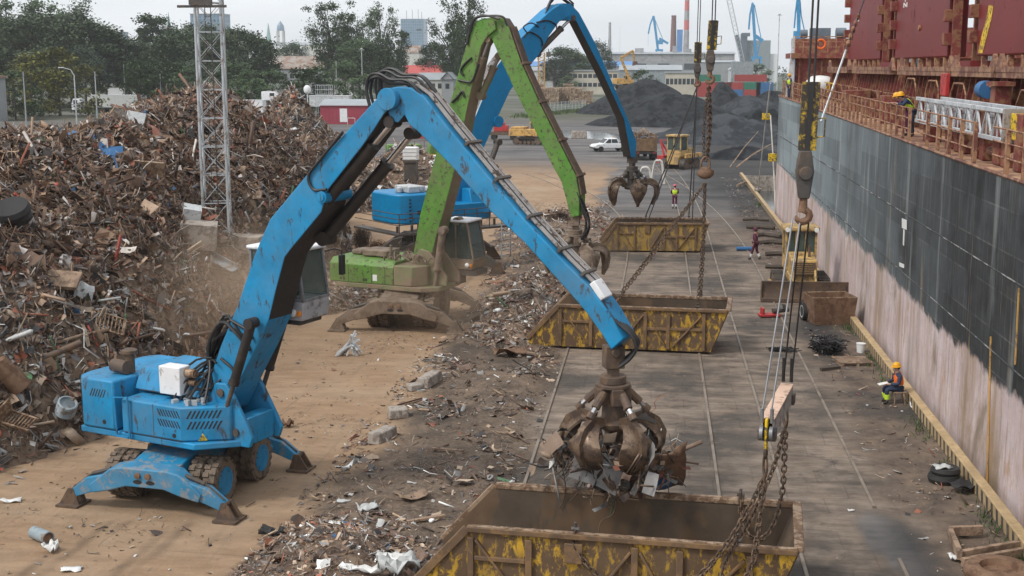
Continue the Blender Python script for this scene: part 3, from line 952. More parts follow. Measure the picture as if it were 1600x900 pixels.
# litter strewn over the strip and thinly over the yard and quay
LIT = []
def gz(x, y): return ground_z(x, y)
LIT += pieces_on(lambda x, y: gz(x, y) + .02, 9500, -8.6, -3.3, 22, 100, .5, 0.35, 0.0, None, 0.05, 1.15, lambda x, y: 0.25 + 0.75 * sstep(-.25, .35, fbm(x, y, .4, 9)))
LIT += pieces_on(lambda x, y: gz(x, y) + .04, 1100, -8.2, -3.5, 22, 100, 1.1, 0.4, 0.0, None, 0.08, 1.2, lambda x, y: sstep(-.1, .4, fbm(x, y, .4, 9)))
LIT += pieces_on(lambda x, y: 0.03, 2600, -15.5, -8.3, 21, 62, .26, 0.25, 0.0, None, 0.02, 1.0, lambda x, y: 0.15 + 0.85 * sstep(0.0, .4, fbm(x, y, .35, 12)))
LIT += pieces_on(lambda x, y: 0.03, 500, -18, -13.5, 26, 62, .55, 0.3, 0.0, lambda x, y: x - lerp(BASEX, y) < 1.3, 0.04, 1.0)
LIT += pieces_on(lambda x, y: gz(x, y) + .02, 2600, 5.9, 7.95, 22, 125, .36, 0.3, 0.0, None, 0.03, 1.0, lambda x, y: 0.2 + 0.8 * sstep(-.1, .4, fbm(x, y, .5, 15)))
LIT += pieces_on(lambda x, y: 0.02, 160, -3.2, 5.6, 24, 90, .22, 0.2, 0.0, None, 0.01, 1.1)
LIT += pieces_on(lambda x, y: 0.03, 260, -16, -9, 60, 110, .6, 0.3, 0.0, None, 0.03, 1.0, lambda x, y: sstep(0.0, .4, fbm(x, y, .2, 18)))
o = scatter('litter', LIT, 'scrap')
tag(o, 'small scraps of metal, wood and plastic strewn over the yard', 'litter', kind='stuff')
# weeds along the kerb
WD = []
for _ in range(900):
 y = rng.choice([25.5, 27.0, 29.5, 33.0, 37.5, 43, 46, 52, 60, 75, 100]) + rng.normal() * 0.7
 x = 7.95 - abs(rng.normal()) * 0.22
 s = rng.uniform(.08, .28)
 g = np.array([.05, .09, .02]) * rng.uniform(.6, 1.8)
 WD.append(('blade', np.array((x, y, 0.0)), rand_rot((0, 0, 1), .35), np.array((s * 1.2, s * .6, s)), g))
for _ in range(700):
 y = rng.uniform(24.0, 27.3)
 x = rng.uniform(7.5, 9.0)
 if x > 8.0: x = 8.32
 s = rng.uniform(.08, .25)
 WD.append(('blade', np.array((min(x, 7.98), y, 0.0)), rand_rot((0, 0, 1), .4), np.array((s * 1.2, s * .6, s)), np.array([.04, .065, .02]) * rng.uniform(.5, 1.6)))
tag(scatter('weeds', WD, 'weeds'), 'green weeds growing along the foot of the quay kerb', 'weeds', kind='stuff')
# ================================================================== CARGO SHIP
SHEER = [(5, 7.7), (31, 7.82), (37, 7.88), (48, 8.0), (70, 8.24), (101, 8.56), (130, 8.9)]
def sheer(y): return lerp(SHEER, y)
def hullx(y, z=5):
 return 8.62 + (0 if y < 95 else 0.055 * (y - 95) ** 2)
ship = thing('cargo_ship', 'red and grey cargo ship with raised hatch covers moored along the quay', 'ship')
def hull_material():
 m, t, b = nodes('ship_hull')
 tc = t.nodes.new('ShaderNodeTexCoord').outputs['Object']
 sp = t.nodes.new('ShaderNodeSeparateXYZ'); t.links.new(tc, sp.inputs[0])
 cb = t.nodes.new('ShaderNodeCombineXYZ')
 t.links.new(sp.outputs['Y'], cb.inputs['X']); t.links.new(sp.outputs['Z'], cb.inputs['Y'])
 uv = cb.outputs[0]
 big = noise_n(t, uv, 0.13, 4, 0.6)
 mid = noise_n(t, uv, 0.6, 6, 0.7)
 fine = noise_n(t, uv, 5.0, 5, 0.7)
 stv = mapping(t, uv, (3.6, 0.13, 1))
 sk = noise_n(t, stv, 1.6, 6, 0.75)
 stv2 = mapping(t, uv, (0.55, 0.05, 1), loc=(3.3, 1.7, 0))
 sk2 = noise_n(t, stv2, 1.4, 5, 0.65)
 stv3 = mapping(t, uv, (6.5, 0.25, 1))
 sk3 = noise_n(t, stv3, 1.5, 4, 0.7)
 br = N(t, 'ShaderNodeTexBrick', Scale=1.0)
 br.offset = 0.42
 br.inputs['Brick Width'].default_value = 6.5
 br.inputs['Row Height'].default_value = 1.05
 br.inputs['Mortar Size'].default_value = 0.022
 br.inputs['Color1'].default_value = (0.55, 0.55, 0.55, 1)
 br.inputs['Color2'].default_value = (1.3, 1.3, 1.3, 1)
 br.inputs['Mortar'].default_value = (1.0, 1.0, 1.0, 1)
 t.links.new(mapping(t, uv, loc=(0, 0.32, 0)), br.inputs['Vector'])
 top = mixc(t, ramp(t, mid, 0.35, 0.7), (0.017, 0.019, 0.021), (0.06, 0.067, 0.073))
 # bleached blue-white paint towards the bow
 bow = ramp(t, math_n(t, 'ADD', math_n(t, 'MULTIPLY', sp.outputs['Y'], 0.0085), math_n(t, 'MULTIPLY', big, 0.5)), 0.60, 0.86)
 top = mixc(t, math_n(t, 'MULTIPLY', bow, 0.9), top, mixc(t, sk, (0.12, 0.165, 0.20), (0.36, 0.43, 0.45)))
 top = mixc(t, 0.7, top, br.outputs['Color'], 'MULTIPLY')
 top = mixc(t, math_n(t, 'MULTIPLY', ramp(t, big, 0.5, 0.62), 0.45), top, (0.018, 0.018, 0.02))
 bw2 = math_n(t, 'ADD', math_n(t, 'MULTIPLY', bow, .55), .45)
 top = mixc(t, math_n(t, 'MULTIPLY', ramp(t, sk, 0.50, 0.72), math_n(t, 'MULTIPLY', bw2, .6)), top, (0.25, 0.285, 0.30))
 top = mixc(t, math_n(t, 'MULTIPLY', ramp(t, sk2, 0.56, 0.66), math_n(t, 'MULTIPLY', bw2, .8)), top, (0.40, 0.43, 0.42))
 top = mixc(t, math_n(t, 'MULTIPLY', ramp(t, sk3, 0.56, 0.70), 0.55), top, (0.025, 0.026, 0.028))
 top = mixc(t, math_n(t, 'MULTIPLY', ramp(t, noise_n(t, mapping(t, uv, (1.2, .07, 1), loc=(9, 4, 0)), 1.5, 5, .7), 0.60, 0.70), 0.55), top, (0.33, 0.24, 0.14))
 seam = math_n(t, 'MULTIPLY', br.outputs['Fac'], math_n(t, 'MULTIPLY', ramp(t, mid, 0.45, 0.65), 0.28))
 top = mixc(t, seam, top, (0.30, 0.29, 0.27))
 low = mixc(t, ramp(t, mid, 0.32, 0.68), (0.47, 0.37, 0.365), (0.68, 0.585, 0.59))
 bl_ = noise_n(t, mapping(t, uv, (.5, .22, 1), loc=(2, 7, 0)), .9, 6, .7, .4)
 low = mixc(t, math_n(t, 'MULTIPLY', ramp(t, bl_, 0.52, 0.64), 0.75), low, (0.30, 0.235, 0.17))
 low = mixc(t, math_n(t, 'MULTIPLY', ramp(t, bl_, 0.60, 0.70), 0.6), low, (0.16, 0.15, 0.14))
 low = mixc(t, math_n(t, 'MULTIPLY', ramp(t, noise_n(t, mapping(t, uv, (1.3, .35, 1), loc=(5, 1, 0)), 1.0, 7, .75, .6), 0.56, 0.66), 0.65), low, (0.44, 0.26, 0.14))
 low = mixc(t, math_n(t, 'MULTIPLY', ramp(t, sk2, 0.36, 0.50, (1, 1, 1, 1), (0, 0, 0, 1)), 0.7), low, (0.32, 0.22, 0.13))
 low = mixc(t, math_n(t, 'MULTIPLY', ramp(t, sk, 0.56, 0.70), 0.8), low, (0.13, 0.115, 0.10))
 low = mixc(t, math_n(t, 'MULTIPLY', ramp(t, sk3, 0.58, 0.70), 0.7), low, (0.42, 0.22, 0.09))
 low = mixc(t, math_n(t, 'MULTIPLY', ramp(t, fine, 0.58, 0.70), 0.5), low, (0.26, 0.14, 0.08))
 low = mixc(t, math_n(t, 'MULTIPLY', ramp(t, big, 0.56, 0.66), 0.5), low, (0.24, 0.23, 0.22))
 # waterline
 zz = math_n(t, 'SUBTRACT', sp.outputs['Z'], math_n(t, 'ADD', math_n(t, 'MULTIPLY', sp.outputs['Y'], 0.0168), 2.0))
 zz = math_n(t, 'ADD', zz, math_n(t, 'MULTIPLY', math_n(t, 'SUBTRACT', sk, 0.5), 0.45))
 zz = math_n(t, 'ADD', zz, math_n(t, 'MULTIPLY', math_n(t, 'SUBTRACT', mid, 0.5), 1.3))
 f = ramp(t, zz, 0.0, 0.2)
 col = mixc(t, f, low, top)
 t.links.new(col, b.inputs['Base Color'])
 b.inputs['Roughness'].default_value = 0.62
 b.inputs['Specular IOR Level'].default_value = 0.3
 bump(t, b, math_n(t, 'ADD', math_n(t, 'MULTIPLY', br.outputs['Fac'], 0.3), mid), 0.25, 0.05)
 MATS['ship_hull'] = m
hull_material()
V, F = [], []
ys = [5, 12, 20, 28, 34, 40, 48, 58, 70, 82, 90, 95, 98, 101, 104, 107, 110, 113, 116, 119]
zs = [0, .15, .3, .45, .6, .75, .9, 1.0]
for y in ys:
 for k in zs:
  V.append((hullx(y) + 0.02 * sin(y * 1.3 + k * 5), y, -3.2 + k * (sheer(y) + 3.2)))
n = len(zs)
for i in range(len(ys) - 1):
 for k in range(n - 1):
  F.append((i * n + k, i * n + k + 1, (i + 1) * n + k + 1, (i + 1) * n + k))
# far side and bow plating so that the hull is a closed body
W2 = 22.0
o2 = len(V)
for y in ys:
 xx = max(hullx(y) + 0.5, 8.62 + W2 - (0 if y < 95 else 0.0))
 V += [(xx, y, -3.2), (xx, y, sheer(y))]
for i in range(len(ys) - 1):
 a = o2 + i * 2
 F += [(a, a + 2, a + 3, a + 1)]
F += [tuple([k for k in range(n)] + [o2 + 1, o2])]
e = (len(ys) - 1) * n
F += [tuple([o2 + (len(ys) - 1) * 2, o2 + (len(ys) - 1) * 2 + 1] + [e + k for k in reversed(range(n))])]
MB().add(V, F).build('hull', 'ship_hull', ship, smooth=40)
# draught mark plates and rub marks welded on the side
def sidequad(px, X=8.6):
 P = [XP(x, y, X) for x, y in px]
 return [(p.x, p.y, p.z) for p in P]
mk = MB()
for poly in ([(1409, 341), (1416, 344), (1416, 359), (1409, 356)], [(1411.3, 358), (1413, 359), (1412, 384), (1410.6, 382)], [(1405, 410), (1412, 413), (1412, 419), (1405, 416)]):
 q = sidequad(poly, 8.585)
 q2 = [(8.60, p[1], p[2]) for p in q]
 mk.add(q + q2, [(0, 1, 2, 3), (7, 6, 5, 4), (0, 4, 5, 1), (1, 5, 6, 2), (2, 6, 7, 3), (3, 7, 4, 0)])
mk.build('white_mark', 'plastic_white', ship, smooth=0)
orm = MB()
for a, bb in (((1548, 526), (1538, 900)), ((1592, 450), (1586, 570))):
 p, q = XP(a[0], a[1], 8.60), XP(bb[0], bb[1], 8.60)
 orm.beam(p, q, 0.06, 0.03)
orm.build('fender_strip', 'orange_yellow', ship)
wd = MB()
for k_, (za, zb_) in enumerate(((5.40, 5.62), (3.32, 3.62))):
 wd.tube([(hullx(y_) - .012, y_, za + (zb_ - za) * (y_ - 30) / 48) for y_ in np.linspace(8, 96, 24)], .022, 5)
wd.build_each('weld_seam', 'seam_grey', ship)
# deck
V, F = [], []
for y in ys[:-1]:
 V += [(hullx(y) + 0.03, y, sheer(y) - 0.06), (30, y, sheer(y) - 0.06)]
for i in range(len(ys) - 2):
 F.append((2 * i, 2 * i + 1, 2 * i + 3, 2 * i + 2))
MB().add(V, F).build('deck', 'deck_tan', ship, smooth=0)
MB().add([], []).tube([(hullx(y) - .01, y, sheer(y) - .02) for y in ys[:-1]], 0.05, 6).build('deck_edge', 'ledge_rust', ship)
# railing in lengths
def railing(y0, y1, step, rails=(0.38, 0.75, 1.1), pw=0.08, x_in=0.1, mat='rail_rust', pad=0.0):
 mb = MB()
 y = y0
 while y <= y1:
  z = sheer(y)
  mb.bb(hullx(y) + x_in, hullx(y) + x_in + pw, y - pw * .8, y + pw * .8, z - 0.05, z + 1.12)
  y += step
 for r in rails:
  mb.tube([(hullx(q) + x_in + .04, q, sheer(q) + r) for q in np.linspace(y0, y1, 8)], 0.028, 5)
 mb.build('railing', mat, ship)
railing(79, 94, 1.2, pw=0.07)
railing(62, 77.5, 1.3, pw=0.09)
railing(46.5, 61, 1.2, pw=0.09)
railing(37, 45, 1.6, pw=0.1)
railing(24, 35, 1.6, pw=0.1)
# coaming
cm, rb = MB(), MB()
for y0, y1 in ((22, 90),):
 cm.add([(11.75, y0, sheer(y0) - .1), (11.75, y1, sheer(y1) - .1), (11.75, y1, 10.15), (11.75, y0, 10.15)], [(3, 2, 1, 0)])
 cm.bb(11.76, 12.4, y0, y1, 7.6, 10.15)
y = 24
k = 0
while y < 89:
 z = sheer(y)
 rb.add([(11.75, y, z - .05), (11.15, y, z - .05), (11.45, y, 10.12), (11.75, y, 10.12), (11.75, y + .1, z - .05), (11.15, y + .1, z - .05), (11.45, y + .1, 10.12), (11.75, y + .1, 10.12)], [(0, 1, 2, 3), (7, 6, 5, 4), (1, 0, 4, 5), (2, 1, 5, 6), (3, 2, 6, 7)])
 y += 0.85
 k += 1
cm.build('hatch_coaming', 'ship_red_rust', ship, smooth=0)
rb.build_each('coaming_stay', 'ship_red_rust', ship, smooth=0)
lg = MB()
for y0, y1 in ((30, 44.6), (45.2, 51.2), (51.8, 62.5), (64.5, 77), (79, 88)):
 lg.bb(11.1, 12.3, y0, y1, 10.16, 10.34)
 lg.bb(11.08, 11.16, y0, y1, 10.34, 10.52)
 for ye in (y0 + .15, y1 - .15):
  lg.add([(11.16, ye - .6, 10.345), (11.16, ye + .6, 10.345), (11.16, ye, 10.95), (11.3, ye - .6, 10.345), (11.3, ye + .6, 10.345), (11.3, ye, 10.95)], [(0, 2, 1), (3, 4, 5), (0, 3, 5, 2), (1, 2, 5, 4)])
lg.build('coaming_ledge', 'ledge_rust', ship, smooth=0)
# raised hatch covers
def glyph(mb, c, w, h, th, kind='N'):
 y, z = c
 def bar(a, b2):
  mb.beam((11.955, y + a[0] * w, z + a[1] * h), (11.955, y + b2[0] * w, z + b2[1] * h), 0.03, th, up=(1, 0, 0))
 if kind == 'N':
  bar((.5, -.5), (.5, .5)); bar((-.5, -.5), (-.5, .5)); bar((.5, .5), (-.5, -.5))
 else:
  bar((0, -.5), (0, .5)); bar((-.4, .5), (.4, .5))
HC = [(XP(r_, 90, 11.98).y, XP(l_, 90, 11.98).y) for l_, r_ in ((1325, 1375), (1398, 1480), (1525, 1690))]
for k, (ya, yb) in enumerate(HC):
 o = MB().bb(11.98, 12.75, ya, yb, 10.92, 19.5).build('hatch_cover', 'ship_red', ship, bevel=0.06)
 fr = MB()
 for ye in (ya, yb):
  for zz in np.arange(11.4, 19, 0.95):
   fr.bb(11.7, 12.3, ye - (.45 if ye == ya else -.003), ye + (.45 if ye == yb else -.003), zz, zz + .5)
 fr.build_each('hinge_block', 'ship_red_rust', o, bevel=0.02)
 leg = MB()
 for q in np.linspace(ya + .8, yb - .8, 7):
  leg.bb(12.0, 12.2, q - .1, q + .1, 10.35, 10.915)
 leg.build_each('support_foot', 'rail_rust', o)
 if k < 2:
  g = MB()
  if k == 1:
   p = XP(1414.5, 8, 11.95)
   glyph(g, (p.y, p.z), 0.8, .22, .055, 'N')
   p = XP(1414.5, 0, 11.95)
   glyph(g, (p.y, p.z), 0.6, .18, .05, 'T')
  else:
   p = XP(1340, 30, 11.95)
   glyph(g, (p.y, p.z), 0.8, .28, .07, 'N')
  g.build('white_letter', 'plastic_white', o)
 if k == 2:
  st = MB()
  L = [(1545, 8), (1552, 9), (1549, 30), (1541, 60), (1535, 83), (1528, 83), (1534, 55), (1541, 30)]
  P = [XP(x, y, 11.968) for x, y in L]
  st.add([(p.x, p.y, p.z) for p in P], [tuple(range(len(P)))])
  st.build('yellow_stroke', 'bright_yellow', o, smooth=0)
 if k == 1:
  p = XP(1437, 43, 11.96)
  MB().cyl((11.9, p.y, p.z), (11.99, p.y, p.z), .14).build('lifting_eye', 'rail_rust', o)
# recesses between the covers
gp = MB()
for ya, yb in ((HC[2][1] + .5, HC[1][0] - .5), (HC[1][1] + .5, HC[0][0] - .5)):
 gp.bb(13.2, 13.5, ya, yb, 10.2, 12.3, 0)
 gp.bb(13.1, 13.6, ya, yb, 12.31, 19, 1)
 for q in (ya + .1, yb - .2):
  gp.bb(12.0, 12.35, q, q + .22, 10.35, 19, 2)
 gp.bb(11.9, 13.1, ya, yb, 10.35, 10.75, 1)
gp.build('recess_panel', ['tank_grey', 'ship_red', 'ship_red_rust'], ship, smooth=0)
# forecastle
fc = MB()
fc.bb(9.3, 30, 91.0, 91.4, 8.3, 11.1)
fc.bb(8.95, 30, 90.4, 94.5, 11.1, 11.45)
fc.slab([(9.6, 94.6), (30, 94.6), (30, 112), (20, 112), (13.0, 103)], 11.1, 11.45)
fc.bb(9.3, 14.5, 94.0, 94.2, 11.46, 12.5)
fc.bb(15.2, 30, 93.0, 93.3, 11.46, 13.2)
for x in (9.5, 11.0, 14.2, 16):
 fc.bb(x, x + .12, 90.8, 90.99, 8.4, 11.09)
fc.build('forecastle', 'ship_red_rust', ship, smooth=0)
MB().add([(8.7, 90.6, 8.5), (9.05, 90.6, 12.6), (9.2, 90.6, 12.6), (9.2, 90.6, 8.5), (8.7, 90.9, 8.5), (9.05, 90.9, 12.6), (9.2, 90.9, 12.6), (9.2, 90.9, 8.5)], [(0, 3, 2, 1), (4, 5, 6, 7), (0, 1, 5, 4), (1, 2, 6, 5)]).build('bulwark_plate', 'light_grey', ship, smooth=0)
fr = MB()
for z in (11.85, 12.2, 12.55):
 fr.tube([(9.2, 90.6, z), (15, 90.6, z)], .03, 5)
for x in np.arange(9.2, 15, .55):
 fr.bb(x - .03, x + .03, 90.57, 90.63, 11.46, 12.58)
fr.build('forecastle_railing', 'rail_rust', ship)
ld = MB()
for x in (12.75, 13.45):
 ld.bb(x - .05, x + .05, 90.1, 90.25, 8.45, 11.6)
for z in np.arange(8.7, 11.5, .3):
 ld.bb(12.75, 13.45, 90.13, 90.2, z, z + .05)
ld.build('ladder', 'red_paint', ship)
MB().tube([(10.9 + .3 * cos(a), 90.5, 12.05 + .3 * sin(a)) for a in [2 * pi * k / 16 for k in range(16)]], .07, 6, closed=True).build('lifebuoy', 'orange_vest', ship)
# bow winch, vent and mast pieces seen over the forecastle
wn = MB().cyl((12.6, 96, 12.9), (13.3, 96, 12.9), .4).cyl((10.2, 97, 12.9), (10.7, 97, 12.9), .3).bb(10.9, 12.3, 96.5, 97.6, 11.5, 13.3)
wn.build('mooring_winch', 'grey_machine', ship)
# pipes, lockers, frames along the deck
pp = MB()
pp.tube([(10.7, 74, sheer(74) + .45), (10.7, 60, sheer(60) + .45), (10.7, 49, sheer(49) + .4), (10.7, 36, sheer(36) + .35)], .16, 8)
pp.tube([(9.5, 40.5, sheer(40) + .25), (9.5, 34, sheer(34) + .25)], .13, 8)
pp.build('deck_pipe', 'ledge_rust', ship)
cl = MB()
for y in np.arange(37, 74, 1.4):
 cl.bb(10.55, 10.85, y, y + .1, sheer(y) - .05, sheer(y) + .7)
for y in np.arange(30, 88, 3.3):
 z = sheer(y)
 cl.beam((11.1, y, z), (11.1, y + 1.8, z + 1.1), .06)
 cl.beam((11.1, y, z + 1.1), (11.1, y + 3.0, z + 1.1), .05)
 cl.beam((11.0, y + .6, z), (11.0, y + .6, z + 1.15), .06)
for y in np.arange(30, 62, 4.6):
 z = sheer(y)
 cl.tube([(11.05, y, z), (11.05, y, z + 1.5), (11.05, y + .5, z + 1.9), (11.05, y + 2, z + 1.9), (11.05, y + 2.5, z + 1.4), (11.05, y + 2.5, z)], .035, 5)
cl.build('deck_frame', 'rail_rust', ship, smooth=0)
lk = MB()
for (px, py, w, d, h) in ((1318, 142, 1.3, 1.6, 1.1), (1377, 168, .8, 1.1, 1.2), (1446, 196, .5, .7, 1.1), (1350, 160, .7, .8, .9), (1400, 190, .4, .5, 1.0), (1478, 222, .35, .4, 1.3), (1492, 228, .35, .4, 1.3), (1520, 240, .3, .6, 1.4), (1532, 246, .3, .5, 1.4), (1554, 255, .4, .7, 1.5), (1586, 268, .4, .6, 1.5), (1566, 250, .5, .5, 1.2), (1500, 225, .6, .6, .8)):
 x = 9.3 if px > 1440 else 9.8
 p = XP(px, py, x)
 lk.bb(x, x + w, p.y - d / 2, p.y + d / 2, sheer(p.y) - .05, sheer(p.y) - .05 + h)
lk.build_each('deck_locker', 'ship_red_rust', ship, bevel=0.03)
pl = MB()
for (px, w) in ((1560, .5),):
 p = XP(px, 170, 10.8)
 pl.bb(10.6, 11.1, p.y - .3, p.y + .3, 7.8, 9.9)
 pl.bb(10.5, 11.15, p.y - .5, p.y + .5, 9.91, 10.05)
pl.build('bollard_post', 'ship_red_rust', ship)
p = XP(1478, 125, 11.0)
MB().bb(10.9, 11.05, p.y - .5, p.y + .5, p.z - .6, p.z + .25).build('hose_cabinet', 'red_paint', ship, bevel=0.02)
p = XP(1540, 140, 11.0)
MB().cyl((11, p.y - .35, p.z), (11, p.y + .35, p.z), .3).build('drum', 'cont_blue', ship)
yl = MB()
for px in (1292, 1297, 1302):
 p = XP(px, 125, 10.6)
 yl.tube([(10.6, p.y, sheer(p.y)), (10.6, p.y, sheer(p.y) + 1.15)], .04, 5)
pa, pb = XP(1292, 125, 10.6), XP(1302, 125, 10.6)
for h in (.6, 1.15):
 yl.tube([(10.6, pa.y, sheer(pa.y) + h), (10.6, pb.y, sheer(pb.y) + h)], .04, 5)
yl.build('yellow_handrail', 'bright_yellow', ship)
# ------------------------------------------------------------------ gangway stowed on the ship's side
gw = thing('gangway', 'grey aluminium truss gangway stowed along the rail of the ship', 'gangway')
ga, gb = (9.25, XP(1433, 160, 9.2).y), (9.25, XP(1568, 190, 9.2).y)
def gpt(t, side, top):
 y = ga[1] + (gb[1] - ga[1]) * t
 return (9.2 + side * 0.85, y, 8.62 + (0.78 if top else 0) - 0.06 * t)
ch = MB()
for sd in (0, 1):
 for tp in (0, 1):
  ch.beam(gpt(0, sd, tp), gpt(1, sd, tp), .11, .12)
ch.build('truss_chord', 'aluminium', gw, bevel=0.01)
zz = MB()
nz = 10
for i in range(nz):
 t0, t1, t2 = i / nz, (i + .5) / nz, (i + 1) / nz
 for sd in (0, 1):
  zz.beam(gpt(t0, sd, 0), gpt(t1, sd, 1), .05, .05)
  zz.beam(gpt(t1, sd, 1), gpt(t2, sd, 0), .05, .05)
  zz.beam(gpt(t1, sd, 1), gpt(t1, sd, 0), .035, .035)
zz.build('truss_brace', 'aluminium', gw)
a, c = gpt(0.02, 0.3, 0), gpt(.98, .3, 1)
tr = MB()
for k in range(5):
 z0 = 8.64 + k * .15
 tr.bb(9.42, 9.46, gb[1] + .2, ga[1] - .2, z0, z0 + .135)
tr.build('tread_panel', 'galvanised', gw, bevel=0.01)
MB().bb(9.15, 10.1, gb[1] - .25, gb[1] - .07, 8.5, 9.4).build('end_plate', 'beam_side', gw)
MB().bb(9.3, 10.0, gb[1] - .95, gb[1] - .3, 8.6, 9.3).build('end_platform', 'bright_yellow', gw, bevel=0.03)
# white bulk bag on the fore deck
wb = MB().ball((10.9, 90.2, 9.25), .95, 12, (1.15, .8, .75), .06).build('bulk_bag', 'plastic_white', smooth=60)
tag(wb, 'bulging white bulk bag on the foredeck of the ship', 'bag')
# hoist line with the pale tie rod in front of the ship
p0, p1, p2 = XP(1322, 78, 9.6), XP(1283, 190, 8.3), XP(1350, 0, 11.3)
ln = thing('mooring_line', 'pale blue stay hanging from a rusty chain at the ship\'s rail', 'rope')
MB().tube([p0, p1], .06, 6).build('stay', 'aluminium', ln)
MB().tube([p2, (p0 + p2) * .5, p0], .035, 6).build('upper_wire', 'wire_rope', ln)
sh = MB()
for k in range(5):
 q = p0.lerp(p2, .12 + k * .13)
 sh.ball(q, .12, 6, (1, 1, 1.6), .2)
sh.build('shackle', 'rail_rust', ln)
# mooring ropes at the bow with yellow rat guards
ra = thing('mooring_rope', 'pale mooring rope from the bow down to the quay bollard', 'rope')
pq = G(1184, 305)
MB().tube([YP(1204, 130, 97), YP(1196, 195, 100), (pq.x, pq.y, .4)], .05, 6).build('rope', 'rope_white', ra)
gq = YP(1197, 182, 99.5)
MB().bb(gq.x - .3, gq.x + .3, gq.y - .1, gq.y + .1, gq.z - .25, gq.z + .25).build('rat_guard', 'bright_yellow', ra, bevel=.04)
ra = thing('mooring_rope', 'second mooring rope hanging close against the bow plates', 'rope')
MB().tube([YP(1204, 180, 97.5), YP(1208, 245, 96), YP(1212, 332, 95)], .05, 6).build('rope', 'rope_white', ra)
gq = YP(1207, 246, 95.4)
MB().bb(gq.x - .3, gq.x + .3, gq.y - .1, gq.y + .1, gq.z - .3, gq.z + .3).build('rat_guard', 'bright_yellow', ra, bevel=.04)
bl = MB().lathe((pq.x, pq.y, 0), [(.28, 0), (.22, .1), (.2, .35), (.32, .42), (.3, .55), (.1, .6)])
tag(bl.build('mooring_bollard', 'concrete', smooth=60), 'pale mooring bollard at the quay corner with a rope round it', 'bollard')
# ================================================================== MATERIAL HANDLERS
def wheel_mesh(r=0.58, w=0.36, lugs=18):
 mb = MB()
 h = w / 2
 mb.lathe((0, 0, 0), [(r * .58, -h * .92), (r * .88, -h), (r * .97, -h * .75), (r * .97, h * .75), (r * .88, h), (r * .58, h * .92)], (0, 1, 0), 26)
 for k in range(lugs):
  a = 2 * pi * k / lugs
  for sd in (-1, 1):
   aa = a + (0.12 if sd > 0 else 0)
   mb.box((r * .985 * cos(aa), sd * h * .48, r * .985 * sin(aa)), (r * .075, h * .86, r * .20), (0, -aa, 0))
 return mb
def rim_mesh(r=0.58, w=0.36, sd=1):
 mb = MB()
 h = w / 2 * sd
 mb.lathe((0, 0, 0), [(r * .60, h * .93), (r * .60, h * 1.02), (r * .53, h * 1.02), (r * .50, h * .35), (r * .30, h * .3), (r * .28, h * .6), (r * .12, h * .65), (r * .02, h * .65)], (0, 1, 0), 22)
 for k in range(10):
  a = 2 * pi * k / 10
  mb.cyl((r * .4 * cos(a), h * .3, r * .4 * sin(a)), (r * .4 * cos(a), h * .42, r * .4 * sin(a)), r * .035, n=6)
 return mb
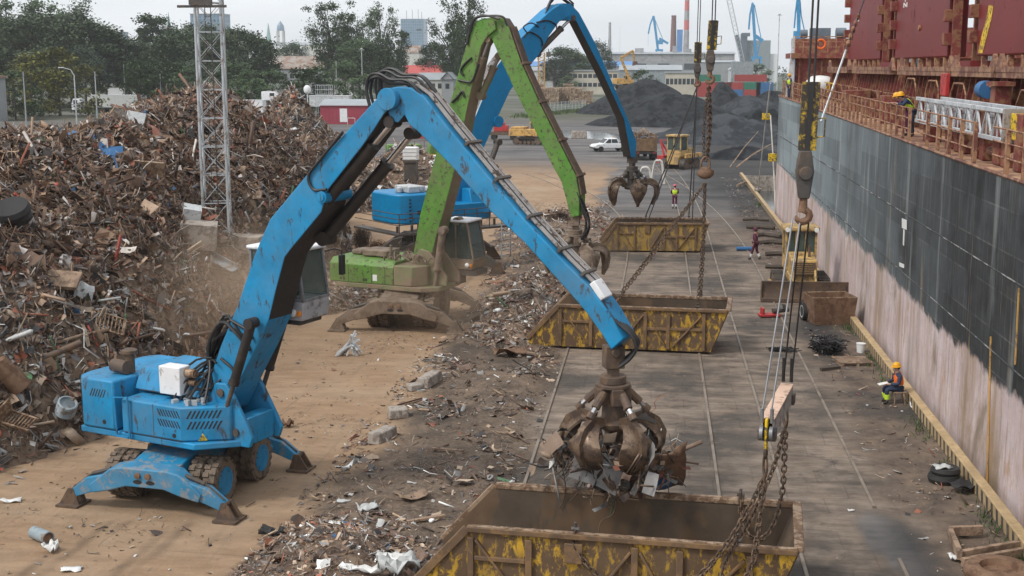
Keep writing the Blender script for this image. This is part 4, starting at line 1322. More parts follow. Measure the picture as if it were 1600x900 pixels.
def undercarriage(root, yaw, theta, body, leg_m, pad_m, tyre_m, rim_m, sc=1.0, off=(0, 0), beam_x=2.2, lift=0.0, trk=1.02):
 """chassis with two stabiliser beams, four legs and dual wheels; theta is its heading on the ground"""
 ra = theta - yaw
 def P(mb, name, mat, par=None, **kw):
  o = mb.build(name, mat, par or root, **kw)
  if par is None:
   o.rotation_euler = (0, 0, ra)
   o.scale = (sc, sc, sc)
   o.location = (off[0], off[1], 0)
  return o
 ch = MB()
 ch.prism([(-beam_x + .25, .62), (beam_x - .25, .62), (beam_x - .2, 1.02), (.75, 1.26 + lift), (-.75, 1.26 + lift), (-beam_x + .2, 1.02)], -.66, .66)
 ch.bb(-1.3, 1.3, -.7, .7, .55, .75)
 cho = P(ch, 'chassis', body, bevel=.03)
 ax = MB()
 for x in (-.98, .98):
  ax.cyl((x, -1.0, .58), (x, 1.0, .58), .13)
  ax.bb(x - .2, x + .2, -.3, .3, .38, .75)
 P(ax, 'axle', 'dark_steel')
 for sx in (-1, 1):
  bm = MB()
  x0 = sx * beam_x
  prof = [(-1.42, .42), (-.95, .52), (-.5, .66), (.5, .66), (.95, .52), (1.42, .42), (1.5, .62), (.92, 1.06), (.6, 1.12), (-.6, 1.12), (-.92, 1.06), (-1.5, .62)]
  A = [(x0 - sx * .42, q[0] * .93, q[1] + (.06 if q[1] > .9 else 0)) for q in prof]
  B = [(x0, q[0], q[1]) for q in prof]
  n = len(prof)
  fs = [tuple(range(n)), tuple(reversed(range(n, 2 * n)))] + [((i + 1) % n, i, n + i, n + (i + 1) % n) for i in range(n)]
  if sx > 0:
   fs = [tuple(reversed(f)) for f in fs]
  bm.add(A + B, fs)
  bo = P(bm, 'stabiliser_beam', body, bevel=.03)
  ho = MB()
  for yy in (-.17, .17):
   pts = [(x0 + sx * .003, yy + .11 * cos(a) * (1.0 if abs(cos(a)) < .7 else 1.1), .80 + .055 * sin(a)) for a in [2 * pi * k / 14 for k in range(14)]]
   ho.add(pts, [tuple(range(14)) if sx > 0 else tuple(reversed(range(14)))])
  ho.build('slot', 'rubber', bo, smooth=0)
  cp = MB()
  for yy in (-.15, .12):
   cp.cyl((x0 - .02 * sx, yy, .965), (x0 + .05 * sx, yy, .965), .075, n=14)
  cp.build('cap', 'rust', bo)
  for sy in (-1, 1):
   lg = MB()
   p0, p1 = Vector((x0 - sx * .21, sy * 1.12, .72)), Vector((x0 - sx * .21, sy * 1.98, .34))
   lg.add([(x0 - sx * .36, sy * 1.05, .56), (x0 - sx * .36, sy * 1.12, .88), (x0 - sx * .36, sy * 1.62, .76), (x0 - sx * .36, sy * 2.08, .40), (x0 - sx * .36, sy * 1.98, .24),
     (x0 - sx * .06, sy * 1.05, .56), (x0 - sx * .06, sy * 1.12, .88), (x0 - sx * .06, sy * 1.62, .76), (x0 - sx * .06, sy * 2.08, .40), (x0 - sx * .06, sy * 1.98, .24)],
                   [(0, 1, 2, 3, 4), (9, 8, 7, 6, 5), (0, 5, 6, 1), (1, 6, 7, 2), (2, 7, 8, 3), (3, 8, 9, 4), (4, 9, 5, 0)])
   lo = P(lg, 'outrigger_leg', leg_m, bevel=.02)
   rd = MB().cyl((x0 - sx * .21, sy * 1.0, 1.0), (x0 - sx * .21, sy * 1.5, .84), .05, n=8).cyl((x0 - sx * .21, sy * 1.5, .84), (x0 - sx * .21, sy * 2.0, .48), .03, n=8)
   rd.build('leg_rod', 'dark_steel', lo)
   pd = MB()
   cx, cy = x0 - sx * .21, sy * 2.1
   pd.bb(cx - .30, cx + .30, cy - .30, cy + .30, 0.01, .06)
   for dx in (-.14, .14):
    pd.add([(cx + dx - .025, cy - .27, .06), (cx + dx - .025, cy + .27, .06), (cx + dx - .025, cy + .07 - sy * .05, .46), (cx + dx - .025, cy - .07 - sy * .05, .46),
      (cx + dx + .025, cy - .27, .06), (cx + dx + .025, cy + .27, .06), (cx + dx + .025, cy + .07 - sy * .05, .46), (cx + dx + .025, cy - .07 - sy * .05, .46)],
                       [(0, 1, 2, 3), (7, 6, 5, 4), (0, 4, 5, 1), (1, 5, 6, 2), (2, 6, 7, 3), (3, 7, 4, 0)])
   pd.cyl((cx - .18, cy - sy * .05, .40), (cx + .18, cy - sy * .05, .40), .05, n=8)
   pd.build('foot_pad', pad_m, lo)
 for x in (-.98, .98):
  for sy in (-1, 1):
   for k, dist in enumerate((trk, trk - .4)):
    o = wheel_mesh().build('wheel', tyre_m, root)
    q = rot2(x, sy * dist, ra)
    o.location = (q[0] * sc + off[0], q[1] * sc + off[1], .585 * sc)
    o.rotation_euler = (0, random.uniform(0, 1), ra)
    o.scale = (sc, sc, sc)
    if k == 0:
     rim_mesh(sd=sy).build('rim', rim_m, o)
def arm_prism(name, poly, y0, y1, mats, parent, dark_edges=(), bevel=.03, smooth=25):
 """closed box section from its side outline; some of its edge faces carry the second material"""
 n = len(poly)
 A = sum(poly[i][0] * poly[(i + 1) % n][1] - poly[(i + 1) % n][0] * poly[i][1] for i in range(n))
 idx = list(range(n))
 dark = set(dark_edges)
 if A < 0:
  poly = poly[::-1]
  dark = {(n - 2 - e) % n for e in dark}
 mb = MB()
 vs = [(p[0], y0, p[1]) for p in poly] + [(p[0], y1, p[1]) for p in poly]
 fs = [tuple(range(n)), tuple(reversed(range(n, 2 * n)))] + [((i + 1) % n, i, n + i, n + (i + 1) % n) for i in range(n)]
 mb.add(vs, fs)
 mb.m = [0, 0] + [1 if i in dark else 0 for i in range(n)]
 return mb.build(name, mats, parent, bevel=bevel, smooth=smooth)
def ram(root, name, a, b, r, split=0.55, mat='black_grease_shade', rod='chrome'):
 """hydraulic ram from its barrel end a to its rod end b"""
 a, b = Vector(a), Vector(b)
 c = a.lerp(b, split)
 mb = MB().cyl(a, c, r, n=14).cyl(c, c + (b - a).normalized() * .08, r * 1.18, n=14)
 mb.cyl(a - Vector((0, r * 1.3, 0)), a + Vector((0, r * 1.3, 0)), r * 1.15, n=12)
 o = mb.build(name, mat, root)
 MB().cyl(c, b, r * .5, n=12).cyl(b - Vector((0, r * 1.2, 0)), b + Vector((0, r * 1.2, 0)), r * .9, n=12, mi=1).build('rod', [rod, mat], o)
 return o
def grapple(root, pos, opening=0.0, mat='grapple_steel', head_m='rust_dark', sc=1.0, rz=0.0, rod='chrome'):
 g = MB()
 g.bb(-.16, .16, -.2, .2, -.34, .12)
 g.cyl((-.24, 0, 0), (.24, 0, 0), .09)
 g.bb(-.13, .13, -.1, .1, -.6, -.3)
 g.cyl((0, 0, -.5), (0, 0, -.66), .27, n=18)
 g.cyl((0, 0, -.66), (0, 0, -.74), .36, n=18)
 g.cyl((0, 0, -.74), (0, 0, -1.45), .20, .24, n=12)
 for k in range(5):
  a = 2 * pi * k / 5
  g.box((.27 * cos(a), .27 * sin(a), -.9), (.22, .24, .34), (0, 0, a))
 g.lathe((0, 0, -1.52), [(.1, -.1), (.34, -.06), (.38, .06), (.2, .14)], n=16)
 go = g.build('grapple', head_m, root, bevel=.015)
 go.location = pos
 go.scale = (sc, sc, sc)
 go.rotation_euler = (0, 0, rz)
 pathp = [(.36, -1.42), (.64, -1.36), (.92, -1.50), (1.07, -1.72), (1.06, -1.95), (.92, -2.18), (.66, -2.38), (.34, -2.5)]
 width = [.2, .34, .58, .82, .86, .72, .44, .06]
 ca, sa = cos(opening), sin(opening)
 def turn(r, z):
  dr, dz = r - .36, z + 1.42
  return .36 + dr * ca - dz * sa, -1.42 + dr * sa + dz * ca
 pp = [turn(*p) for p in pathp]
 for k in range(5):
  a = 2 * pi * (k + .25) / 5
  t = MB()
  nj = 5
  outer, inner = [], []
  for i, (r, z) in enumerate(pp):
   i0, i1 = max(0, i - 1), min(len(pp) - 1, i + 1)
   tr, tz = pp[i1][0] - pp[i0][0], pp[i1][1] - pp[i0][1]
   L = sqrt(tr * tr + tz * tz)
   nr, nz = -tz / L, tr / L
   for j in range(nj):
    u = j / (nj - 1) - .5
    d = -.16 * (abs(u) * 2) ** 1.6 * min(1, width[i] * 1.6)
    outer.append((r + nr * d, u * width[i], z + nz * d))
    inner.append((r + nr * (d - .05), u * width[i] * .96, z + nz * (d - .05)))
  n = len(pp)
  fs = []
  for i in range(n - 1):
   for j in range(nj - 1):
    q = i * nj + j
    fs.append((q, q + nj, q + nj + 1, q + 1))
    o = n * nj
    fs.append((o + q, o + q + 1, o + q + nj + 1, o + q + nj))
   for j in (0, nj - 1):
    q, o = i * nj + j, n * nj
    fs.append((q, o + q, o + q + nj, q + nj) if j == 0 else (q, q + nj, o + q + nj, o + q))
  t.add(outer + inner, fs)
  rib_o = []
  for i, (r, z) in enumerate(pp):
   i0, i1 = max(0, i - 1), min(len(pp) - 1, i + 1)
   tr, tz = pp[i1][0] - pp[i0][0], pp[i1][1] - pp[i0][1]
   L = sqrt(tr * tr + tz * tz)
   nr, nz = -tz / L, tr / L
   h = [.10, .13, .12, .09, .07, .07, .06, .03][i]
   w = .065
   rib_o += [(r - nr * .03, -w, z - nz * .03), (r + nr * h, -w, z + nz * h), (r + nr * h, w, z + nz * h), (r - nr * .03, w, z - nz * .03)]
  fs = []
  for i in range(n - 1):
   for j in range(4):
    q = i * 4 + j
    p = i * 4 + (j + 1) % 4
    fs.append((q, p, p + 4, q + 4))
  fs += [(3, 2, 1, 0), tuple((n - 1) * 4 + j for j in range(4))]
  t.add(rib_o, fs)
  to = t.build('tine', mat, go, smooth=40)
  to.rotation_euler = (0, 0, a)
  rr, rz_ = turn(.72, -1.36)
  A_ = Vector((.3 * cos(a), .3 * sin(a), -.82))
  B_ = Vector(((rr + .04) * cos(a), (rr + .04) * sin(a), rz_ + .1))
  c = A_.lerp(B_, .58)
  cyl = MB().cyl(A_, c, .09, n=10).cyl(c, A_.lerp(B_, .85), .05, n=10, mi=1).cyl(A_.lerp(B_, .8), B_, .085, n=10)
  cyl.build('grapple_cylinder', [head_m, rod], go)
 return go
def slots(mb, origin, ux, uz, nrm, nx, nz, w, h, sx, sz, lean=0.35):
 """rows of slanted louvre slots lying 4 mm proud of a panel"""
 o, ux, uz, nn = Vector(origin), Vector(ux), Vector(uz), Vector(nrm)
 for i in range(nx):
  for k in range(nz):
   c = o + ux * (i * sx) + uz * (k * sz) + nn * .004
   q = [c - ux * w / 2 - uz * h / 2 - ux * lean * h / 2, c + ux * w / 2 - uz * h / 2 - ux * lean * h / 2, c + ux * w / 2 + uz * h / 2 + ux * lean * h / 2, c - ux * w / 2 + uz * h / 2 + ux * lean * h / 2]
   mb.add(q, [(0, 1, 2, 3)])
def cab(root, x0, x1, y0, y1, z0, z1, frame_m, low_m, slope=.22, roof_m='white_panel', lamp=True, low=.28):
 """driver's cab: lower panel, corner posts, roof, panes, seat"""
 zl = z0 + low * (z1 - z0)
 b = MB()
 b.prism([(x0, z0), (x1 - slope * .3, z0), (x1, zl), (x0, zl)], y0, y1)
 c = b.build('cab', low_m, root, bevel=.04)
 fr = MB()
 w = .075
 for yy in (y0 + w / 2, y1 - w / 2):
  fr.beam((x0 + w / 2, yy, zl - .02), (x0 + w / 2, yy, z1 - .06), w)
  fr.beam((x1 - w / 2, yy, zl - .02), (x1 - slope - w / 2, yy, z1 - .06), w)
  xm = x0 + (x1 - x0) * .42
  fr.beam((xm, yy, zl - .02), (xm - .03, yy, z1 - .06), w * .8)
  fr.beam((x0, yy, zl), (x1, yy, zl), w)
 for x, dx in ((x1 - w / 2, 0),):
  fr.beam((x, y0, zl), (x, y1, zl), w)
 fr.build('cab_frame', frame_m, c, bevel=.015)
 MB().bb(x0 - .06, x1 - slope + .08, y0 - .04, y1 + .04, z1 - .1, z1).build('cab_roof', roof_m, c, bevel=.04)
 e = .03
 gl = MB()
 def pane(q): return MB().add(q, [(0, 1, 2, 3)]).build('window', 'cab_glass', c, smooth=0)
 xm = x0 + (x1 - x0) * .42
 for yy in (y0 + e, y1 - e):
  pane([(x0 + w, yy, zl + .04), (xm - .04, yy, zl + .04), (xm - .06, yy, z1 - .11), (x0 + w, yy, z1 - .11)])
  pane([(xm + .04, yy, zl + .04), (x1 - w, yy, zl + .04), (x1 - slope - w, yy, z1 - .11), (xm + .02, yy, z1 - .11)])
 pane([(x1 - e, y0 + w, zl + .04), (x1 - e, y1 - w, zl + .04), (x1 - slope - e, y1 - w, z1 - .11), (x1 - slope - e, y0 + w, z1 - .11)])
 pane([(x0 + e, y0 + w, zl + .04), (x0 + e, y1 - w, zl + .04), (x0 + e, y1 - w, z1 - .11), (x0 + e, y0 + w, z1 - .11)])
 st = MB()
 st.bb(x0 + .45, x0 + .95, y0 + .32, y1 - .32, zl - .1, zl + .12).box((x0 + .42, (y0 + y1) / 2, zl + .5), (.14, y1 - y0 - .62, .85), (0, -.15, 0))
 st.build('seat', 'rubber', c, bevel=.04)
 if lamp:
  MB().lathe((x1 - .3, y0 - .05, z0 + .2), [(.02, -.06), (.09, -.05), (.1, .0), (.02, .05)], (0, -1, 0), 12).build('work_lamp', 'lamp_glass', c)
  MB().bb(x1 - .17, x1 - .06, y0 - .08, y0 - .005, z0 + .13, z0 + .26).build('indicator', 'amber', c, bevel=.02)
 return c
# ------------------------------------------------------------------ 1: near blue machine
R1 = Vector((-11.6, 30.1, 0))
Y1 = atan2(26.0 - 30.1, -0.9 + 11.6)
e1 = thing('material_handler', 'near blue wheeled scrap handler, its grab full of scrap over the nearest skip', 'scrap handler', R1, Y1, 'scrap handlers working along the quay')
undercarriage(e1, Y1, radians(-99), 'blue_worn', 'blue_worn', 'rust_dark', 'tyre_dusty', 'blue_paint', 1.0, trk=1.32)
def L1(yo, *ps): return [LP(p[0], p[1], R1, Y1, yo) for p in ps]
MB().cyl((0, 0, 1.2), (0, 0, 1.52), .82, n=28).build('turntable', 'dark_steel', e1)
# superstructure
bd = MB()
bd.slab([(-2.3, -1.38), (1.35, -1.38), (2.15, -.62), (2.15, .62), (1.35, 1.38), (-2.3, 1.38)], 1.5, 1.66)
bo = bd.build('superstructure', 'blue_paint', e1, bevel=.03)
cw = MB()
cw.slab([(-2.45, -.9), (-2.38, -1.2), (-2.15, -1.42), (-1.1, -1.42), (-1.1, 1.42), (-2.15, 1.42), (-2.38, 1.2), (-2.45, .9)], 1.67, 2.93)
cwo = cw.build('counterweight', 'blue_paint', e1, bevel=.06)
sl = MB()
for k in range(9):
 sl.box((-2.30, -1.305, 1.8 + k * .125), (.19, .015, .05), (0, 0, radians(-42)))
slots(sl, (-1.83, -1.42, 2.58), (1, 0, 0), (0, 0, 1), (0, -1, 0), 6, 1, .035, .20, .085, .2, .5)
sl.build('louvre', 'rubber', cwo, smooth=0)
MB().cyl((-1.45, -1.425, 1.86), (-1.45, -1.415, 1.86), .06).build('filler_cap', 'rubber', cwo)
hd = MB()
hd.slab([(-1.95, -.55), (1.0, -.55), (1.0, 1.3), (-1.95, 1.3)], 2.2, 2.95)
hd.add([(-1.05, -.75, 2.62), (1.0, -.75, 2.62), (1.0, -.5, 3.1), (-1.05, -.5, 3.1), (-1.05, 1.25, 2.62), (1.0, 1.25, 2.62), (1.0, 1.1, 3.1), (-1.05, 1.1, 3.1)], [(0, 1, 2, 3), (7, 6, 5, 4), (3, 2, 6, 7), (0, 3, 7, 4), (1, 5, 6, 2)])
hdo = hd.build('engine_hood', 'blue_paint', e1, bevel=.035)
MB().bb(-.9, .95, -.757, -.745, 2.60, 2.615).bb(-.1, .05, -.70, -.62, 2.78, 2.86).build('hood_latch', 'dark_steel', hdo)
sb = MB()
sb.slab([(-.88, -1.4), (1.0, -1.4), (1.95, -.72), (1.95, -.5), (-.88, -.5)], 1.67, 2.52)
sbo = sb.build('side_cabinet', 'blue_paint', e1, bevel=.045)
sl = MB()
slots(sl, (.33, -1.4, 2.33), (1, 0, 0), (0, 0, 1), (0, -1, 0), 8, 2, .04, .17, .085, -.25, -.55)
cd = Vector((.95, .68, 0)).normalized()
cn_ = Vector((cd.y, -cd.x, 0))
slots(sl, Vector((1.0, -1.4, 2.33)) + cd * .2, cd, (0, 0, 1), cn_, 8, 2, .045, .19, .10, -.26, .55)
sl.build('louvre', 'rubber', sbo, smooth=0)
MB().bb(.13, .145, -1.405, -1.395, 1.7, 2.5).bb(-.86, 1.0, -1.405, -1.395, 1.69, 1.70).build('door_seam', 'dark_steel', sbo, smooth=0)
MB().cyl((.78, -1.41, 1.80), (.78, -1.395, 1.80), .055).build('filler_cap', 'rubber', sbo)
q = Vector((1.0, -1.4, 0)) + cd * .5
wl = MB().add([(q.x - cd.x * .11 + cn_.x * .006, q.y - cd.y * .11 + cn_.y * .006, 1.69), (q.x + cd.x * .11 + cn_.x * .006, q.y + cd.y * .11 + cn_.y * .006, 1.69), (q.x + cn_.x * .006, q.y + cn_.y * .006, 1.87)], [(0, 1, 2)])
wl.build('warning_label', 'bright_yellow', sbo, smooth=0)
lp = MB()
for k, dx in enumerate((.42, .62)):
 c = Vector((1.0, -1.4, 1.58)) + cd * dx
 lp.cyl(c - cn_ * .03, c + cn_ * .035, .065, n=12, mi=k)
lp.build('rear_lamp', ['amber', 'lamp_glass'], bo)
lad = MB()
lad.tube([(-1.02, -1.45, 1.55), (-1.02, -1.48, 2.55), (-.6, -1.48, 2.6), (-.6, -1.45, 1.55)], .03, 6)
lad.bb(-1.0, -.62, -1.5, -1.42, 1.56, 1.6)
lad.build('grab_handle', 'blue_paint', e1)
ex = MB().cyl((-1.35, -.55, 2.95), (-1.35, -.55, 3.42), .12, n=14).lathe((-1.35, -.55, 3.42), [(.12, 0), (.2, .02), (.2, .1), (.1, .14)], n=14)
ex.tube(bez((-1.35, -.55, 3.1), (-1.7, -.75, 3.15), (-1.62, -.75, 3.0), 5), .13, 10)
ex.cyl((-1.75, -.7, 3.12), (-1.25, -.75, 3.12), .17, n=14)
ex.build('air_intake', 'rust_dark', e1)
wb = MB().bb(.0, .66, -1.0, -.6, 2.66, 3.36)
wbo = wb.build('control_box', 'white_panel', e1, bevel=.025)
MB().cyl((.66, -.75, 3.2), (.95, -.75, 3.2), .11).cyl((.66, -.7, 2.95), (.9, -.7, 2.95), .08).build('filter_can', 'lip_steel', wbo)
hz = MB()
for k in range(26):
 a = Vector((random.uniform(.3, 1.5), random.uniform(-1.1, .1), random.uniform(2.55, 2.75)))
 c = Vector((random.uniform(1.1, 1.75), random.uniform(-.6, .4), random.uniform(2.7, 3.6)))
 hz.tube(bez(a, (a + c) / 2 + Vector((random.uniform(-.4, .2), random.uniform(-.2, .2), random.uniform(.2, .7))), c, 6), random.uniform(.018, .035), 6)
for k in range(16):
 yy = random.uniform(-.5, .3)
 hz.tube(smooth_path([(1.1 + random.uniform(-.1, .2), yy, 2.8), (1.0 + random.uniform(-.1, .15), yy, 3.5 + random.uniform(-.2, .3)), (1.55, yy, 4.35 + random.uniform(-.2, .3)), (2.1, yy - .15, 4.3), (2.4, -.5, 3.9)], 4), random.uniform(.03, .05), 6)
hz.build('hydraulic_hoses', 'hose', e1)
vb = MB()
for k in range(16):
 c = (random.uniform(.5, 1.5), random.uniform(-1.2, -.5), 2.56)
 vb.box(c, (random.uniform(.08, .2), .08, random.uniform(.06, .2)), (0, 0, random.uniform(0, 3)))
vb.build('valve_block', 'galvanised', e1)
# boom foot brackets
bk = MB()
for y0, y1 in ((-.62, -.5), (.5, .62)):
 bk.prism([(1.15, 1.67), (1.2, 2.62), (1.42, 3.0), (1.75, 3.02), (1.95, 2.75), (2.35, 2.05), (2.5, 1.75), (2.4, 1.5), (1.2, 1.5)], y0, y1)
bk.bb(1.9, 2.3, -.5, .5, 1.52, 2.2)
bk.build('boom_bracket', 'blue_paint', e1, bevel=.03)
pn = MB()
for c in ((1.6, 2.78), (2.02, 1.85)):
 pn.cyl((c[0], -.67, c[1]), (c[0], .67, c[1]), .10)
pn.build('pivot_pin', 'dark_steel', e1)
# boom
px_boom = [(330, 640), (322, 607), (345, 540), (372, 475), (397, 400), (406, 378), (422, 342), (480, 272), (560, 185), (578, 165), (592, 150), (612, 142), (618, 160), (600, 178), (583, 205), (565, 230), (512, 297), (502, 332), (454, 390), (445, 402), (432, 450), (420, 500), (400, 545), (375, 595), (352, 645)]
P = L1(-.45, *px_boom)
arm_prism('boom', P, -.45, .45, ['blue_paint', 'black_grease_shade'], e1, dark_edges=range(12, 21), bevel=.025)
sm = MB()
pc = LP(425, 335, R1, Y1, -.45)
p0 = LP(505, 308, R1, Y1, -.45)
sm.cyl((p0[0], -.53, p0[1]), (p0[0], .53, p0[1]), .14)
sm.cyl((p0[0], -.56, p0[1]), (p0[0], -.52, p0[1]), .09)
kp = LP(607, 155, R1, Y1, -.45)
sm.cyl((kp[0], -.54, kp[1]), (kp[0], .54, kp[1]), .24, n=20)
sm.build('pivot_boss', 'blue_paint', e1, bevel=.01)
# lift rams
for yo, pa, pb in ((-.72, (345, 668), (393, 505)), (.72, (397, 652), (452, 470))):
 a, c = LP(*pa, R1, Y1, yo), LP(*pb, R1, Y1, yo)
 ram(e1, 'boom_cylinder', (c[0], yo, c[1]), (a[0], yo, a[1]), .115, .55, 'black_grease_shade', 'dark_steel')
# stick
px_st = [(590, 158), (594, 146), (607, 138), (622, 135), (642, 137), (662, 151), (700, 200), (756, 268), (820, 344), (880, 408), (924, 452), (950, 488), (974, 530), (955, 547), (940, 522), (914, 486), (888, 456), (820, 380), (764, 328), (700, 254), (652, 205), (640, 196), (632, 180), (622, 192), (612, 190), (606, 176)]
P = L1(-.34, *px_st)
arm_prism('stick', P, -.34, .34, ['blue_paint', 'black_grease_shade'], e1, dark_edges=[20, 21, 22, 23], bevel=.025)
top = L1(-.34, (642, 137), (662, 151), (700, 200), (756, 268), (820, 344), (880, 408), (924, 452))
def along(pl, up, yy):
 out = []
 for i, p in enumerate(pl):
  a, c = pl[max(0, i - 1)], pl[min(len(pl) - 1, i + 1)]
  d = Vector((c[0] - a[0], c[1] - a[1])).normalized()
  out.append(Vector((p[0] - d.y * up * -1 if False else p[0] + (-d.y) * up, yy, p[1] + d.x * up)))
 return out
hp = MB()
for yy in (-.20, -.12, .02, .10, .2):
 hp.tube(along(top, .075, yy), .028, 7)
hp.build('hydraulic_pipe', 'pipe_steel', e1)
hp = MB()
for yy in (-.04,):
 hp.tube(along(top, .06, yy), .04, 7)
hp.build('hose_run', 'hose', e1)
cl = MB()
for fpx in ((724, 229), (770, 285), (820, 344), (868, 396), (905, 433)):
 p = LP(*fpx, R1, Y1, -.34)
 d = Vector((top[-1][0] - top[2][0], top[-1][1] - top[2][1])).normalized()
 cl.box((p[0] - d.y * .085 * 1, 0, p[1] + d.x * .085), (.07, .62, .11), (0, -atan2(d.y, d.x), 0))
cl.build('pipe_clamp', 'dark_steel', e1, bevel=.01)
# hoses over the elbow
hz = MB()
for k in range(7):
 yy = -.3 + k * .1
 j = random.uniform(-.08, .08)
 pts = L1(0, (590, 165), (584, 140), (590, 122), (604, 119), (622, 128), (648, 130), (668, 148), (690, 182))
 hz.tube(smooth_path([(p[0] + j, yy, p[1] + j * 1.4 + (.05 if 0 < i < 6 else 0)) for i, p in enumerate(pts)], 4), .032, 6)
for pts in ([(536, 206), (500, 250), (482, 275), (490, 296), (510, 296)], [(360, 500), (385, 515), (395, 530)], [(345, 560), (365, 580), (360, 610)]):
 pp = L1(-.5, *pts)
 hz.tube(smooth_path([(p[0], -.5, p[1]) for p in pp], 5), .035, 6)
hz.build_each('elbow_hose', 'hose', e1)
for yo, pa, pb in ((-.2, (506, 318), (614, 190)), (.42, (510, 372), (645, 208))):
 a, c = LP(*pa, R1, Y1, yo), LP(*pb, R1, Y1, yo)
 ram(e1, 'stick_cylinder', (a[0], yo, a[1]), (c[0], yo, c[1]), .15, .70)
# white sensor box near the tip, tip hoses
p = LP(936, 458, R1, Y1, -.2)
MB().box((p[0], -.1, p[1] + .06), (.42, .4, .14), (0, radians(52), 0)).build('junction_box', 'white_panel', e1, bevel=.02)
hz = MB()
for k in range(5):
 yy = -.25 + k * .1
 pts = L1(yy, (938, 462), (952, 490), (968, 508), (986, 524), (994 + k, 545), (984, 562), (968, 574))
 hz.tube(smooth_path([(q[0], yy, q[1] + .03 * k) for q in pts], 4), .03, 6)
hz.build_each('tip_hose', 'hose', e1)
tip = LP(960, 545, R1, Y1, 0)
GP1 = (tip[0] - .02, 0, tip[1] - .05)
grapple(e1, GP1, -0.02, sc=1.02, rz=-.89)
# raised cab on its riser
cab(e1, 1.5, 3.12, .72, 1.8, 4.42, 6.2, 'cab_grey', 'grey_panel', .16)
ri = MB().bb(1.4, 2.9, .85, 1.75, 4.28, 4.41).prism([(.2, 2.2), (.7, 2.2), (1.9, 4.27), (1.45, 4.27)], 1.05, 1.45)
ri.build('cab_riser', 'dark_steel', e1, bevel=.02)
mr = MB().tube([(3.0, 1.8, 6.0), (3.15, 2.0, 6.05), (3.3, 2.1, 6.0), (3.3, 2.1, 5.9)], .02, 5).box((3.3, 2.1, 5.65), (.1, .16, .5))
mr.build('mirror', 'hose', e1, bevel=.01)
# ------------------------------------------------------------------ what the grab holds
def world_of(root, yaw, l):
 x, y = rot2(l[0], l[1], yaw)
 return Vector((root[0] + x, root[1] + y, root[2] + l[2]))
GW = world_of(R1, Y1, GP1)
IT = []
for k in range(420):
 u = rng.normal(size=3) * np.array([.55, .42, .34])
 IT.append(scrap_item(np.array(GW) + np.array((0, 0, -2.3)) + u, None, .95, bias=.9))
for k in range(150):
 u = rng.normal(size=3) * np.array([.22, .2, .18])
 IT.append(scrap_item(np.array(GW) + np.array((-1.0, -.1, -2.2)) + u, None, .75, bias=1.2))
for k in range(110):
 u = rng.normal(size=3) * np.array([.26, .2, .2])
 IT.append(scrap_item(np.array(GW) + np.array((.85, -.15, -2.35)) + u, None, .9, bias=.9))
for k in range(50):
 u = rng.normal(size=3) * np.array([.15, .15, .25])
 IT.append(scrap_item(np.array(GW) + np.array((-.05, -.1, -2.9)) + u, None, .9, bias=.7))
ld = scatter('scrap_load', IT, 'scrap')
tag(ld, 'clump of rusty scrap gripped in the grab of the near blue machine', 'scrap load')
wr = MB()
for k in range(12):
 a = GW + Vector((random.uniform(-1.1, .5), random.uniform(-.3, .3), -2.3 - random.uniform(0, .3)))
 q = a + Vector((random.uniform(-.6, .3), random.uniform(-.3, .2), -random.uniform(.3, .9)))
 wr.tube(bez(a, (a + q) / 2 + Vector((random.uniform(-.3, .3), 0, -.1)), q, 6), .012, 4)
a = GW + Vector((-.02, -.2, -2.9))
wr.tube(smooth_path([a, a + Vector((.12, -.1, -.25)), a + Vector((.06, -.2, -.5)), a + Vector((-.18, -.25, -.65)), a + Vector((-.22, -.3, -1.0))], 5), .014, 5)
wr.build('dangling_wire', 'rust_dark', ld)
# torn sheet with a blue patch hanging on the right
sh = MB()
V, F = [], []
nu, nv = 9, 6
for i in range(nu + 1):
 for j in range(nv + 1):
  u, v = i / nu, j / nv
  x = .2 + 1.3 * u
  z = -2.45 + .62 * u - .75 * v - .35 * u * v
  y = -.25 + .5 * v - .25 * sin(pi * u) * (1 - v)
  V.append(GW + Vector((x + random.uniform(-.05, .05), y + random.uniform(-.06, .06), z + random.uniform(-.06, .06))))
for i in range(nu):
 for j in range(nv):
  a = i * (nv + 1) + j
  F.append((a, a + nv + 1, a + nv + 2, a + 1))
sh.add(V, F)
sh.m = [1 if (f[0] % (nv + 1)) >= 3 and 2 < f[0] // (nv + 1) < 7 else 0 for f in sh.f]
so = sh.build('torn_sheet', ['rust', 'cont_blue'], smooth=20)
sm_ = so.modifiers.new('gauge', 'SOLIDIFY'); sm_.thickness = .03
tag(so, 'torn rusty sheet with a blue patch dangling from the near grab', 'sheet metal')
